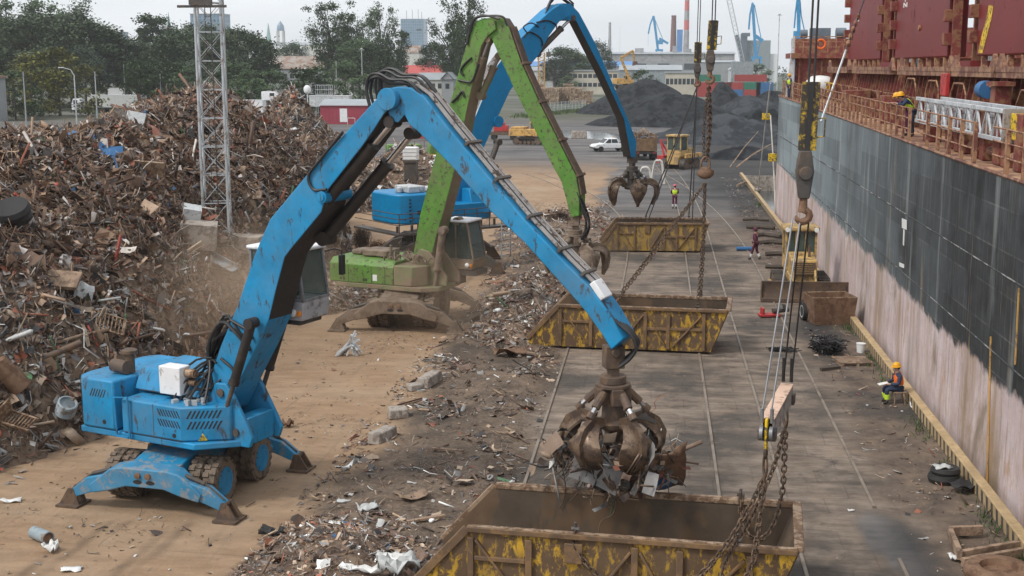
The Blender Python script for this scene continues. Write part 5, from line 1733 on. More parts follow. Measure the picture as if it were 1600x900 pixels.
# ------------------------------------------------------------------ 2: green machine
R2 = Vector((-10.2, 51.9, 0))
Y2 = atan2(49.3 - 51.9, -2.4 + 10.2)
e2 = thing('material_handler', 'dusty green scrap handler with low cab between the two blue machines', 'scrap handler', R2, Y2, 'scrap handlers working along the quay')
undercarriage(e2, Y2, radians(-92), 'dusty_steel', 'dusty_steel', 'dusty_steel', 'tyre_dusty', 'dusty_steel', 1.16, lift=.1)
def L2(yo, *ps): return [LP(p[0], p[1], R2, Y2, yo) for p in ps]
MB().cyl((0, 0, 1.4), (0, 0, 1.6), .85, n=24).build('turntable', 'dusty_steel', e2)
MB().slab([(-2.7, -1.4), (1.3, -1.4), (1.9, -.9), (1.9, .9), (1.3, 1.4), (-2.7, 1.4)], 1.52, 1.72).build('superstructure', 'green_dusty', e2, bevel=.03)
sb = MB()
sb.add([(-3.0, -1.4, 1.73), (.05, -1.4, 1.73), (.05, -1.4, 2.45), (-3.0, -1.4, 2.5), (-3.0, 1.4, 1.73), (.05, 1.4, 1.73), (.05, 1.4, 2.45), (-3.0, 1.4, 2.5), (-2.95, -1.2, 2.72), (.05, -1.2, 2.68), (.05, 1.2, 2.68), (-2.95, 1.2, 2.72)],
       [(0, 1, 2, 3), (5, 4, 7, 6), (0, 3, 7, 4), (1, 5, 6, 2), (3, 2, 9, 8), (6, 7, 11, 10), (8, 9, 10, 11), (2, 6, 10, 9), (7, 3, 8, 11), (0, 4, 5, 1)])
sbo = sb.build('engine_housing', 'green_paint', e2, bevel=.03)
dt = MB()
for x in (-2.1, -1.0, -.35):
 dt.bb(x, x + .02, -1.406, -1.395, 1.76, 2.45)
for x in (-2.5, -2.35, -1.4, -1.28):
 dt.bb(x, x + .09, -1.406, -1.395, 1.82, 1.93)
dt.build('door_seam', 'rubber', sbo, smooth=0)
MB().bb(-.92, -.72, -1.407, -1.395, 1.86, 2.12).build('data_plate', 'white_panel', sbo)
MB().slab([(.06, -1.4), (.9, -1.4), (1.35, -.9), (1.35, .5), (.06, .5)], 1.73, 2.55).build('tool_cabinet', 'green_dusty', e2, bevel=.04)
tp = MB().bb(-1.9, -.7, -.6, .5, 2.73, 3.0).bb(-2.6, -2.1, -.3, .6, 2.73, 2.92).cyl((-.45, -.7, 2.72), (-.45, -.7, 3.3), .06)
tp.build('roof_box', 'dusty_steel', e2, bevel=.05)
LM = MB()
for k in range(40):
 a = Vector((random.uniform(-.6, 1.3), random.uniform(-1.1, .4), 2.65))
 LM.tube(bez(a, a + Vector((random.uniform(-.3, .3), 0, random.uniform(.2, .7))), a + Vector((random.uniform(-.5, .6), random.uniform(-.3, .3), .1)), 4), .03, 5)
LM.build('hydraulic_hoses', 'dusty_steel', e2)
px_b = [(636, 470), (640, 452), (643, 414), (656, 337), (681, 241), (702, 165), (722, 92), (735, 50), (742, 34), (756, 28), (772, 32), (775, 46), (762, 56), (752, 72), (734, 150), (712, 259), (692, 335), (681, 372), (668, 430), (662, 470)]
arm_prism('boom', L2(-.45, *px_b), -.45, .45, ['green_paint', 'green_dusty'], e2, dark_edges=range(12, 19), bevel=.03)
px_s = [(752, 40), (757, 29), (772, 26), (786, 28), (795, 42), (815, 100), (842, 160), (872, 220), (887, 250), (900, 275), (905, 305), (905, 337), (893, 340), (888, 325), (877, 284), (862, 257), (847, 226), (822, 176), (800, 132), (780, 88), (768, 60), (760, 62)]
arm_prism('stick', L2(-.32, *px_s), -.32, .32, ['green_paint', 'rust_dark'], e2, dark_edges=[1, 2, 3, 4, 20, 21], bevel=.025)
tl = L2(-.32, (795, 42), (815, 100), (842, 160), (872, 220), (887, 250), (900, 275), (905, 305))
hp = MB()
for yy in (-.28, -.18, -.05, .08, .2):
 hp.tube(along(tl, .07, yy), .035, 6)
hp.build('hydraulic_pipe', 'rust_dark', e2)
cl = MB()
for i in (1, 2, 3, 5):
 p = along(tl, .07, 0)[i]
 cl.box(p, (.1, .7, .14), (0, radians(62), 0))
cl.build('pipe_clamp', 'rust_dark', e2)
for yo, pa, pb in ((-.2, (728, 160), (764, 62)), (.3, (752, 150), (780, 88))):
 a, c = LP(*pa, R2, Y2, yo), LP(*pb, R2, Y2, yo)
 ram(e2, 'stick_cylinder', (a[0], yo, a[1]), (c[0], yo, c[1]), .14, .7, 'green_dusty', 'pipe_steel')
for yo, pa, pb in ((-.75, (678, 458), (692, 360)), (.75, (705, 440), (716, 345))):
 a, c = LP(*pa, R2, Y2, yo), LP(*pb, R2, Y2, yo)
 ram(e2, 'boom_cylinder', (c[0], yo, c[1]), (a[0], yo, a[1]), .15, .6, 'dusty_steel', 'dusty_steel')
hz = MB()
for pts in ([(737, 90), (726, 100), (720, 110), (724, 118)], [(706, 160), (716, 150), (722, 143), (726, 152)], [(716, 125), (735, 128), (742, 118), (748, 100)], [(735, 50), (742, 30), (760, 25), (785, 26), (793, 40)], [(730, 70), (738, 34), (756, 24), (780, 30)]):
 hz.tube(smooth_path([(p[0], -.5, p[1]) for p in L2(-.5, *pts)], 5), .045, 6)
for k in range(7):
 yy = -.3 + k * .1
 hz.tube(smooth_path([(p[0] + random.uniform(-.1, .1), yy, p[1]) for p in L2(yy, (904, 300), (912, 325), (918, 350), (912, 372), (905, 385))], 4), .035, 5)
hz.build_each('elbow_hose', 'hose', e2)
bk = MB()
for y0, y1 in ((-.64, -.5), (.5, .64)):
 bk.prism([(.4, 1.73), (.5, 2.7), (.9, 3.2), (1.3, 3.1), (2.1, 2.1), (2.1, 1.73)], y0, y1)
bk.build('boom_bracket', 'green_dusty', e2, bevel=.03)
tip = LP(899, 338, R2, Y2, 0)
grapple(e2, (tip[0], 0, tip[1]), .75, 'dusty_steel', 'dusty_steel', 1.05, .3, 'pipe_steel')
cb2 = cab(e2, 1.3, 2.75, .55, 1.75, 2.25, 4.3, 'dusty_steel', 'green_dusty', .3, 'white_panel', True, .2)
MB().add([(2.55, .62, 3.3), (2.55, 1.68, 3.3), (2.38, 1.68, 4.16), (2.38, .62, 4.16)], [(0, 1, 2, 3)]).build('grey_sheet', 'tarp_grey', cb2, smooth=0)  # flat grey sheet just inside the upper front pane
MB().bb(1.2, 2.8, .6, 1.7, 2.0, 2.24).bb(1.3, 2.0, .6, 1.3, 1.6, 2.0).build('cab_riser', 'dark_steel', e2)
# ------------------------------------------------------------------ 3: far blue machine on its high platform
R3 = Vector((-11.6, 66.6, 0))
T3 = (-1.85, 75.5)
Y3 = atan2(T3[1] - R3.y, T3[0] - R3.x)
e3 = thing('material_handler', 'far blue scrap handler with railed platform, its empty grab hanging open behind the third skip', 'scrap handler', R3, Y3, 'scrap handlers working along the quay')
undercarriage(e3, Y3, radians(-80), 'dark_steel', 'dark_steel', 'rust_dark', 'rubber', 'dark_steel', 1.5, lift=.1)
def L3(yo, *ps): return [LP(p[0], p[1], R3, Y3, yo) for p in ps]
MB().cyl((0, 0, 1.8), (0, 0, 2.6), 1.0, n=24).build('turntable', 'dark_steel', e3)
cwp = [(-3.3, -.9), (-3.05, -1.45), (-2.6, -1.7), (-.4, -1.7), (-.4, 1.7), (-2.6, 1.7), (-3.05, 1.45), (-3.3, .9)]
cw = MB().slab(cwp, 2.62, 4.15)
cwo = cw.build('counterweight', 'blue_far', e3, bevel=.08)
dt = MB()
for k in range(7):
 dt.box((-2.62, -1.69, 2.8 + k * .18), (.12, .05, .06))
slots(dt, (-1.75, -1.7, 3.9), (1, 0, 0), (0, 0, 1), (0, -1, 0), 9, 1, .05, .25, .13, .3, .5)
dt.bb(-2.2, -2.0, -1.707, -1.69, 3.1, 3.3)
dt.build('louvre', 'rubber', cwo, smooth=0)
MB().slab([(-.38, -1.7), (1.6, -1.7), (2.5, -1.5), (2.9, -.8), (2.9, .8), (2.5, 1.6), (-.38, 1.6)], 2.62, 3.5).build('superstructure', 'blue_far', e3, bevel=.05)
hd = MB()
hd.add([(1.2, -1.72, 3.0), (2.75, -1.72, 2.9), (2.45, -1.3, 4.2), (1.25, -1.3, 4.2), (1.2, -.6, 3.0), (2.75, -.6, 2.9), (2.45, -.6, 4.2), (1.25, -.6, 4.2)], [(0, 1, 2, 3), (7, 6, 5, 4), (3, 2, 6, 7), (0, 3, 7, 4), (1, 5, 6, 2), (0, 4, 5, 1)])
hdo = hd.build('cooler_housing', 'blue_far', e3, bevel=.04)
sl = MB()
slots(sl, (1.45, -1.40, 3.9), (1, 0, 0), Vector((0, .31, 1)).normalized(), Vector((0, -1, .31)).normalized(), 8, 2, .06, .22, .13, -.32, .5)
sl.build('louvre', 'rubber', hdo, smooth=0)
tp = MB().bb(-2.4, -1.4, -1.2, .2, 4.16, 4.5).bb(-1.2, -.5, -1.3, -.4, 4.16, 4.42).cyl((-2.6, -.6, 4.15), (-2.6, -.6, 4.45), .15)
tp.build('roof_box', 'light_grey', e3, bevel=.05)
MB().ball((-.7, -.8, 4.6), .22, 8).build('warning_lamp', 'red_paint', e3)
pf, pr = MB(), MB()
pf.bb(-3.2, 3.2, -2.6, -1.75, 2.2, 2.3)
pf.bb(-3.9, -3.35, -2.6, 1.9, 2.2, 2.3)
for x in np.arange(-3.6, 3.2, .85):
 pf.bb(x, x + .1, -2.0, -1.9, 2.3, 2.62)
pf.build('platform', 'dark_steel', e3)
for x in np.arange(-3.8, 3.3, .78):
 pr.tube([(x, -2.57, 2.3), (x, -2.57, 3.3)], .028, 5)
for z in (2.75, 3.05, 3.3):
 pr.tube([(-3.85, -2.57, z), (3.15, -2.57, z)], .024, 5)
 pr.tube([(-3.87, -2.57, z), (-3.87, 1.8, z)], .024, 5)
 pr.tube([(3.17, -2.57, z), (3.17, -1.8, z)], .024, 5)
pr.build('platform_railing', 'dark_steel', e3)
ldr = MB()
for x0, y0 in ((-2.0, -2.75), (2.3, -2.75)):
 for dx in (0, .6):
  ldr.tube([(x0 + dx, y0, .6), (x0 + dx, y0, 3.1)], .035, 5)
 for z in np.arange(.75, 2.3, .28):
  ldr.bb(x0, x0 + .6, y0 - .06, y0 + .06, z, z + .03)
ldr.build('ladder', 'galvanised', e3)
px_b = [(688, 335), (700, 285), (720, 245), (735, 200), (775, 105), (800, 72), (862, 15), (876, 6), (886, 10), (890, 25), (874, 34), (857, 58), (842, 86), (825, 106), (797, 142), (770, 200), (752, 240), (735, 290), (722, 340)]
arm_prism('boom', L3(-.5, *px_b), -.5, .5, ['blue_far', 'light_grey'], e3, dark_edges=[2, 3, 4], bevel=.03)
hp = MB()
tl = L3(-.5, (722, 240), (735, 200), (775, 105), (800, 72))
for yy in (-.35, -.2, -.05, .1, .25):
 hp.tube([(p[0] - .06, yy, p[1] + .06) for p in tl], .04, 5)
hp.build('hydraulic_pipe', 'pipe_steel', e3)
px_s = [(874, 14), (880, 5), (892, 6), (905, 20), (918, 44), (930, 67), (955, 125), (985, 195), (995, 222), (993, 246), (986, 246), (975, 186), (940, 110), (900, 32), (884, 32)]
arm_prism('stick', L3(-.35, *px_s), -.35, .35, ['blue_far', 'black_grease_shade'], e3, dark_edges=[9, 10, 11, 12, 13], bevel=.02)  # underside faces painted black: their shade is put into the colour
for yo, pa, pb in ((-.2, (838, 84), (893, 28)),):
 a, c = LP(*pa, R3, Y3, yo), LP(*pb, R3, Y3, yo)
 ram(e3, 'stick_cylinder', (a[0], yo, a[1]), (c[0], yo, c[1]), .17, .68, 'dark_steel', 'chrome')
a, c = LP(778, 222, R3, Y3, -.7), LP(750, 300, R3, Y3, -.7)
ram(e3, 'boom_cylinder', (a[0], -.7, a[1]), (c[0], -.7, c[1]), .15, .6, 'dark_steel')
a = LP(778, 190, R3, Y3, -.5)
MB().cyl((a[0], -.62, a[1]), (a[0], .62, a[1]), .3, n=18).build('pivot_boss', 'blue_far', e3)
hz = MB()
for k in range(6):
 yy = -.3 + .12 * k
 hz.tube(smooth_path([(p[0], yy, p[1] + random.uniform(0, .3)) for p in L3(yy, (852, 24), (862, 4), (872, -2), (884, 4), (896, 12))], 5), .045, 5)
for pts in ([(824, 52), (818, 42), (830, 36), (842, 42)], [(838, 35), (855, 32), (868, 38), (870, 46)], [(818, 58), (828, 50), (845, 60), (848, 72)]):
 hz.tube(smooth_path([(p[0], -.55, p[1]) for p in L3(-.55, *pts)], 5), .04, 5)
hz.build_each('elbow_hose', 'hose', e3)
tip = LP(988, 243, R3, Y3, 0)
grapple(e3, (tip[0], 0, tip[1]), .62, 'grapple_steel', 'dark_steel', 1.25, .2)
cab(e3, 1.2, 3.0, .8, 2.0, 3.9, 5.8, 'light_grey', 'grey_panel', .12)
MB().bb(1.2, 2.8, .9, 1.9, 3.5, 3.89).build('cab_riser', 'dark_steel', e3)
# ================================================================== SKIPS
def skip(label, loc, rz, wall_m, seed, sx=1.0):
 rr = random.Random(seed)
 root = thing('tipping_skip', label, 'skip', loc, rz, 'open ended skips on the quay rails')
 root.scale = (sx, 1, 1)
 H, wd = 1.62, 1.3
 out = [(-3.42, .06), (-3.46, .32), (-2.28, H), (4.02, H), (3.42, .06)]
 for sy in (-1, 1):
  y = sy * wd
  w = MB().prism(out, y - .03, y + .03)
  wo = w.build('side_wall', [wall_m, 'skip_inside'], root, smooth=0)
  # the face towards the inside of the skip is bare steel
  wo.data.polygons[1 if sy < 0 else 0].material_index = 1
  if sy > 0: pass
  fr = MB()
  yo = y + sy * .07
  y0, y1 = min(yo - .04, yo + .04), max(yo - .04, yo + .04)
  def post(x, z0, z1, wdt=.13): fr.bb(x - wdt / 2, x + wdt / 2, y0, y1, z0, z1)
  for x in (-1.05, 1.0, 1.85, 3.15):
   post(x, .12, H - .13)
  post(-2.2, .12, H - .16, .12)
  fr.bb(1.07, 1.78, y0 + .01, y1 - .01, .82, .93)
  fr.bb(1.92, 3.08, y0 + .01, y1 - .01, .84, .95)
  fr.bb(-2.13, -1.12, y0 + .01, y1 - .01, 1.0, 1.09)
  for a, b in (((-2.1, 1.42), (-1.15, .2)), ((.1, .25), (.92, 1.4)), ((1.1, 1.4), (1.76, .2)), ((3.05, 1.4), (2.0, .2))):
   fr.beam((a[0], yo, a[1]), (b[0], yo, b[1]), .05, .11, up=(0, 1, 0))
  fr.bb(-.35, .0, y0 - .005 * sy, y1 + .012 * sy, 1.08, H - .14)
  fr.build('stiffener', 'skip_brown', wo, bevel=.012)
  lp = MB()
  lp.beam((-3.46, y + sy * .03, .32), (-2.28, y + sy * .03, H), .17, .1, up=(0, 1, 0))
  lp.beam((-2.28, y + sy * .03, H), (4.02, y + sy * .03, H), .16, .11, up=(0, 0, 1))
  lp.build('rim', 'skip_brown' if sy < 0 else 'lip_steel', wo, bevel=.015)
  ed = MB().bb(-2.2, 4.0, y + sy * .03 - .06, y + sy * .03 + .06, H + .056, H + .068)
  ed.build('worn_edge', 'lip_steel', wo, smooth=0)
  lg = MB()
  for x in (-.15, 2.9):
   lg.cyl((x, y - sy * .02, H + .05), (x, y + sy * .02, H + .27), .03, n=8)
   lg.cyl((x - .08, y + sy * .02, H + .14), (x + .08, y + sy * .02, H + .14), .04, n=8)
  lg.build('lifting_lug', 'chain_grey', wo)
 fl = MB().bb(-3.4, 3.40, -wd + .032, wd - .032, .055, .10)
 fl.build('floor_plate', 'skip_inside', root)
 ew = MB().prism([(3.40, .06), (4.0, H), (4.06, H), (3.46, .06)], -wd + .032, wd - .032)
 ewo = ew.build('end_wall', ['skip_inside', 'skip_brown'], root)
 rm = MB().bb(3.95, 4.13, -wd, wd, H - .02, H + .09)
 rm.build('end_rim', 'lip_steel', root, bevel=.015)
 MB().bb(-3.48, -3.36, -wd, wd, .05, .14).build('front_lip', 'lip_steel', root)
 sk = MB()
 for y in (-.8, .8):
  sk.bb(-3.2, 3.2, y - .1, y + .1, 0.0, .054)
 sk.build('skid', 'rust_dark', root)
 return root
SK1, SA1 = Vector((-1.16, 24.65, .03)), radians(-5.0)
SK2, SA2 = Vector((-1.22, 48.45, .03)), radians(-4.5)
SK3, SA3 = Vector((-.42, 74.7, .03)), radians(3)
skip('nearest rusty yellow skip, empty, slung on chains below the pink lifting beam', SK1, SA1, 'skip_yellow', 1)
skip('second rusty yellow skip along the quay, some scrap lying inside', SK2, SA2, 'skip_yellow', 2)
skip('third skip, most dust covered, below the farthest open grab', SK3, SA3, 'skip_dusty', 3, .83)
def on_skip(o, a, l, sx=1.0):
 x, y = rot2(l[0] * sx, l[1], a)
 return Vector((o.x + x, o.y + y, o.z + l[2]))
IT = []
for k in range(260):
 l = (rng.uniform(-2.0, 1.6), rng.uniform(-1.0, 1.1), 0)
 hgt = .2 + .95 * max(0, 1 - abs(l[0] + .2) / 2.6)
 p = on_skip(SK2, SA2, (l[0], l[1], rng.uniform(.1, hgt)))
 IT.append(scrap_item(np.array(p), None, .5, bias=1.1))
tag(scatter('scrap_load', IT, 'scrap'), 'tangled scrap lying inside the second skip', 'scrap load')
# ================================================================== CHAINS, HOOKS, LIFTING BEAM
def chain_mesh(mb, pts, link=.15, r=.017):
 P = smooth_path(pts, 24)
 L = [0]
 for a, b in zip(P, P[1:]):
  L.append(L[-1] + (b - a).length)
 pitch = link * .72
 n = int(L[-1] / pitch)
 j = 0
 for k in range(n):
  s = (k + .5) * pitch
  while j < len(L) - 2 and L[j + 1] < s:
   j += 1
  t = (s - L[j]) / max(1e-6, L[j + 1] - L[j])
  c = P[j].lerp(P[j + 1], t)
  d = (P[j + 1] - P[j]).normalized()
  x, y, z, _ = frame((0, 0, 0), d)
  sd = (x if k % 2 else y)
  w = link * .30
  h = link * .5 - w
  ring = []
  for i in range(10):
   a = 2 * pi * i / 10
   ring.append(c + sd * w * cos(a) + d * (w * sin(a) + (h if sin(a) > 0 else -h)))
  mb.tube(ring, r, 4, closed=True)
 return mb
def chain(label, pts, link=.16, r=.019, mat='chain_rust', name='lifting_chain', group=None):
 o = chain_mesh(MB(), pts, link, r).build(name, mat, smooth=60)
 return tag(o, label, 'chain', group)
BN, BF = Vector((2.12, 23.3, 4.1)), Vector((2.72, 25.9, 4.12))
lb = thing('lifting_beam', 'pale pink lifting beam hanging above the nearest skip', 'lifting beam')
d = (BF - BN).normalized()
sd = Vector((d.y, -d.x, 0))
mb = MB()
mb.beam(BN, BF, .26, .03, up=(0, 0, 1))
bo = mb.build('top_flange', 'pink_beam', lb, bevel=.008)
mb = MB()
for s in (-.1, .1):
 mb.beam(BN + sd * s - Vector((0, 0, .2)), BF + sd * s - Vector((0, 0, .2)), .03, .37, up=(0, 0, 1))
mb.beam(BN - Vector((0, 0, .385)), BF - Vector((0, 0, .385)), .24, .02, up=(0, 0, 1))
mb.build('web_plate', 'beam_side', lb, bevel=.006)
ep = MB()
for P in (BN, BF):
 q = P - Vector((0, 0, .3))
 ep.beam(q - sd * .17, q + sd * .17, .22)
ep.build('end_pin', 'dark_steel', lb, bevel=.02)
yl = MB()
q = BN - d * .12
yl.box(q - Vector((0, 0, .28)), (.05, .16, .62), (0, 0, atan2(d.y, d.x) - pi / 2))
yl.build('hook_plate', 'bright_yellow', lb, bevel=.015)
ls = MB()
for s in (-.09, .09):
 ls.lathe(q + sd * s - Vector((0, 0, .25)), [(.03, -.03), (.14, -.03), (.14, .03), (.03, .03)], sd, 14)
 ls.cyl(q + sd * s - Vector((0, 0, .05)), q + sd * s + Vector((0, 0, .22)), .035)
ls.build('sheave', 'wire_grey', lb)
def ring(mb, c, r1, r2, ax, t=.022):
 x, y, z, _ = frame((0, 0, 0), ax)
 mb.tube([Vector(c) + x * r1 * cos(a) + y * r2 * sin(a) for a in [2 * pi * k / 16 for k in range(16)]], t, 6, closed=True)
lk = MB()
LN, LF = q - Vector((0, 0, .95)), BF - Vector((0, 0, .85))
ring(lk, q - Vector((0, 0, .62)), .1, .1, sd, .03)
ring(lk, LN + Vector((0, 0, .08)), .09, .2, (1, .3, 0), .026)
ring(lk, LF + Vector((0, 0, .15)), .09, .2, (1, .3, 0), .026)
ring(lk, BF - Vector((0, 0, .5)), .07, .13, sd, .026)
lk.build('oval_link', 'chain_rust', lb)
c1 = on_skip(SK1, SA1, (-.15, -1.33, 1.82))
c2 = on_skip(SK1, SA1, (2.9, -1.33, 1.82))
c3 = on_skip(SK1, SA1, (2.9, 1.33, 1.82))
c4 = on_skip(SK1, SA1, (-.15, 1.33, 1.82))
a0 = LN - Vector((0, 0, .12))
f0 = LF - Vector((0, 0, .05))
chain('slack chain looping down the outside of the nearest skip from its left lug', [a0, YP(1172, 790, 22.9), YP(1130, 858, 22.7), YP(1085, 905, 22.6), YP(1010, 945, 22.8), YP(935, 900, 23.1), YP(900, 855, 23.3), c1])
chain('chain hanging straight from the near end of the pink beam to the skip\'s right lug', [a0, YP(1188, 800, 22.85), YP(1176, 880, 22.6), YP(1150, 915, 22.5), YP(1128, 895, 22.5), c2])
chain('chain from the far end of the pink beam drooping inside the nearest skip', [f0, YP(1222, 770, 25.3), YP(1205, 825, 25.0), YP(1182, 843, 24.9), YP(1160, 820, 25.4), c3])
chain('chain from the far end of the pink beam, crossing behind the near chains', [f0, YP(1207, 735, 25.4), YP(1178, 800, 25.1), YP(1150, 850, 24.6), YP(1132, 870, 23.8), c2 + Vector((-.08, .1, .05))])
HK = YP(1253, 345, 24.6)
def hook_block(label, top, bot, sc, cab_top, tint='dirty_yellow', seed=0):
 """yellow guide frame, sheave block, swivel and hook, hanging from its hoist ropes"""
 o = thing('hook_block', label, 'hook block', (0, 0, 0))
 ax = (top - bot)
 def at(t): return bot + ax * t
 fr = MB()
 X = Vector((1, 0, 0))
 for s in (-.095, .095):
  fr.beam(at(.52) + X * s * sc, at(1.0) + X * s * sc, .05 * sc, .14 * sc)
 for t in (.55, .8, .99):
  fr.beam(at(t) - X * .11 * sc, at(t) + X * .11 * sc, .06 * sc)
 hd = at(.70)
 fr.tube([at(.74) + X * .1 * sc, at(.75) + X * .30 * sc, at(.62) + X * .30 * sc, at(.61) + X * .1 * sc], .02 * sc, 5)
 fr.build('guide_frame', tint, o, bevel=.01 * sc)
 MB().beam(at(.5), at(1.0), .10 * sc, .10 * sc).build('core', 'wire_rope', o)
 bl = MB()
 bl.prism([(-.10, 0), (-.17, .35), (-.11, .62), (.11, .62), (.17, .35), (.10, 0)], -.1, .1)
 bl.v = [tuple(at(.18) + Vector((v[0] * sc, v[1] * sc, v[2] / .62 * (ax.z * .34)))) for v in bl.v]
 bl.cyl(at(.36) - Vector((0, .16 * sc, 0)), at(.36) + Vector((0, .16 * sc, 0)), .13 * sc, n=14)
 bl.build('sheave_block', 'dark_steel', o, bevel=.02 * sc)
 hk = MB()
 hk.cyl(at(.20), at(.08), .07 * sc, .09 * sc)
 hk.tube([at(.1) + Vector((.13 * sc * sin(a), 0, -.13 * sc * (1 - cos(a)) * .9)) for a in [pi * k / 9 * 1.5 for k in range(10)]], [.07 * sc] * 7 + [.06 * sc, .045 * sc, .02 * sc], 8)
 hk.build('hook', 'rust', o)
 rp = MB()
 for s in (-.05, .05):
  rp.tube([at(.98) + X * s * sc, cab_top + X * s * sc], .022 * sc, 6)
 rp.build('hoist_rope', 'wire_rope', o)
 return o
hook_block('big hook block with yellow guide frame hanging in front of the ship\'s bow', YP(1268, 128, 24.6), HK - Vector((0, 0, .05)), 1.0, YP(1268, 128, 24.6) + Vector((.12, 0, 9)))
sl = thing('sling_rope', 'four wire ropes running from the big hook down to the pink lifting beam', 'rope')
for pair, end, mt in ((1, BN - d * .12 + Vector((0, 0, .2)), 'wire_grey'), (0, BF + Vector((0, 0, .05)), 'wire_rope')):
 for s in (-.08, .08):
  mb = MB().tube([HK + Vector((s * .9 - (.1 if pair else -.06), 0, .05)), end + sd * s], .018, 6)
  if not pair:
   mb.cyl(end + sd * s, end + sd * s + Vector((0, 0, .5)), .035)
  mb.build('rope_leg', mt, sl)
# hooks over the second and third skip
t2, b2 = YP(1115, 32, 48.5), YP(1108, 128, 48.5)
hook_block('middle hook block hanging over the second skip against the coal heaps', t2, b2, 1.1, t2 + Vector((.05, 0, 7)))
r2 = YP(1102, 268, 48.5)
bn = thing('chain_bundle', 'bundle of chains gathered below the middle hook block', 'chain')
mb = MB()
for k in range(5):
 o = Vector((random.uniform(-.12, .12), random.uniform(-.12, .12), 0))
 chain_mesh(mb, [b2 + Vector((0, 0, .05)), b2.lerp(r2, .5) + o * 1.3, r2 + o * .5 + Vector((0, 0, .3))], .16, .017)
mb.build('chain_leg', 'chain_rust', bn)
mb = MB()
ring(mb, r2 + Vector((0, 0, .25)), .16, .3, (0, 1, 0), .045)
mb.ball(r2 + Vector((0, 0, -.05)), .3, 10, (1.0, .5, .8), .15)
mb.build('gather_link', 'rust', bn, smooth=60)
LAB = ['left near', 'right near', 'left far', 'right far']
r2b = r2 - Vector((0, 0, .45))
for k, (l, off) in enumerate((((-.15, -1.33, 1.8), (-.1, -.25)), ((2.9, -1.33, 1.8), (.1, -.1)), ((-.15, 1.33, 1.8), (-.3, -.4)), ((2.9, 1.33, 1.8), (.1, .1)))):
 e = on_skip(SK2, SA2, l)
 m_ = r2b.lerp(e, .55) + Vector((off[0] * .4, off[1] * .4, -.14))
 low = e + Vector((.5 if k % 2 == 0 else -.4, -.05, -.12 if k < 2 else .1))
 chain('chain from the middle hook to the %s lug of the second skip' % ('left front', 'right front', 'left back', 'right back')[k], [r2b, m_, e], .16, .017)
t3, b3 = YP(1091, 66, 75), YP(1089, 133, 75)
hook_block('farthest hook block of the three, hanging over the third skip', t3, b3, 1.25, t3 + Vector((.05, 0, 7)))
for k, l in enumerate(((-.15, -1.33, 1.8), (2.9, -1.33, 1.8), (-.15, 1.33, 1.8), (2.9, 1.33, 1.8))):
 e = on_skip(SK3, SA3, l, .83)
 o = MB().tube([b3 - Vector((0, 0, .1)), b3.lerp(e, .5) + Vector((0, 0, -.15)), e], .035, 5).build('sling_rope', 'wire_rope')
 tag(o, 'dark sling from the farthest hook to the %s lug of the third skip' % ('left front', 'right front', 'left back', 'right back')[k], 'rope')
# ================================================================== PEOPLE
def skin_obj(name, mat, parent, J, E, sub=2, root=None):
 """limbs as joined bones grown into one continuous skin; J: name -> (pos, (rx, ry))"""
 nm = list(J)
 me = bpy.data.meshes.new(name)
 me.from_pydata([tuple(J[k][0]) for k in nm], [(nm.index(a), nm.index(b)) for a, b in E], [])
 me.materials.append(MATS[mat])
 o = bpy.data.objects.new(name, me)
 COL.objects.link(o)
 o.parent = parent
 sk = o.modifiers.new('skin', 'SKIN')
 sk.use_smooth_shade = True
 lay = me.skin_vertices[0] if len(me.skin_vertices) else None
 if lay is None:
  with bpy.context.temp_override(object=o, active_object=o):
   pass
 for i, k in enumerate(nm):
  r = J[k][1]
  r = r if isinstance(r, tuple) else (r, r)
  lay.data[i].radius = r
  lay.data[i].use_root = (k == (root or nm[0]))
 ss = o.modifiers.new('smooth', 'SUBSURF')
 ss.levels = 1
 ss.render_levels = sub
 return o
def grow(o):
 """turn the grown skin into plain mesh data"""
 dg = bpy.context.evaluated_depsgraph_get()
 me = bpy.data.meshes.new_from_object(o.evaluated_get(dg), depsgraph=dg)
 o.modifiers.clear()
 old = o.data
 o.data = me
 me.shade_smooth()
 return o
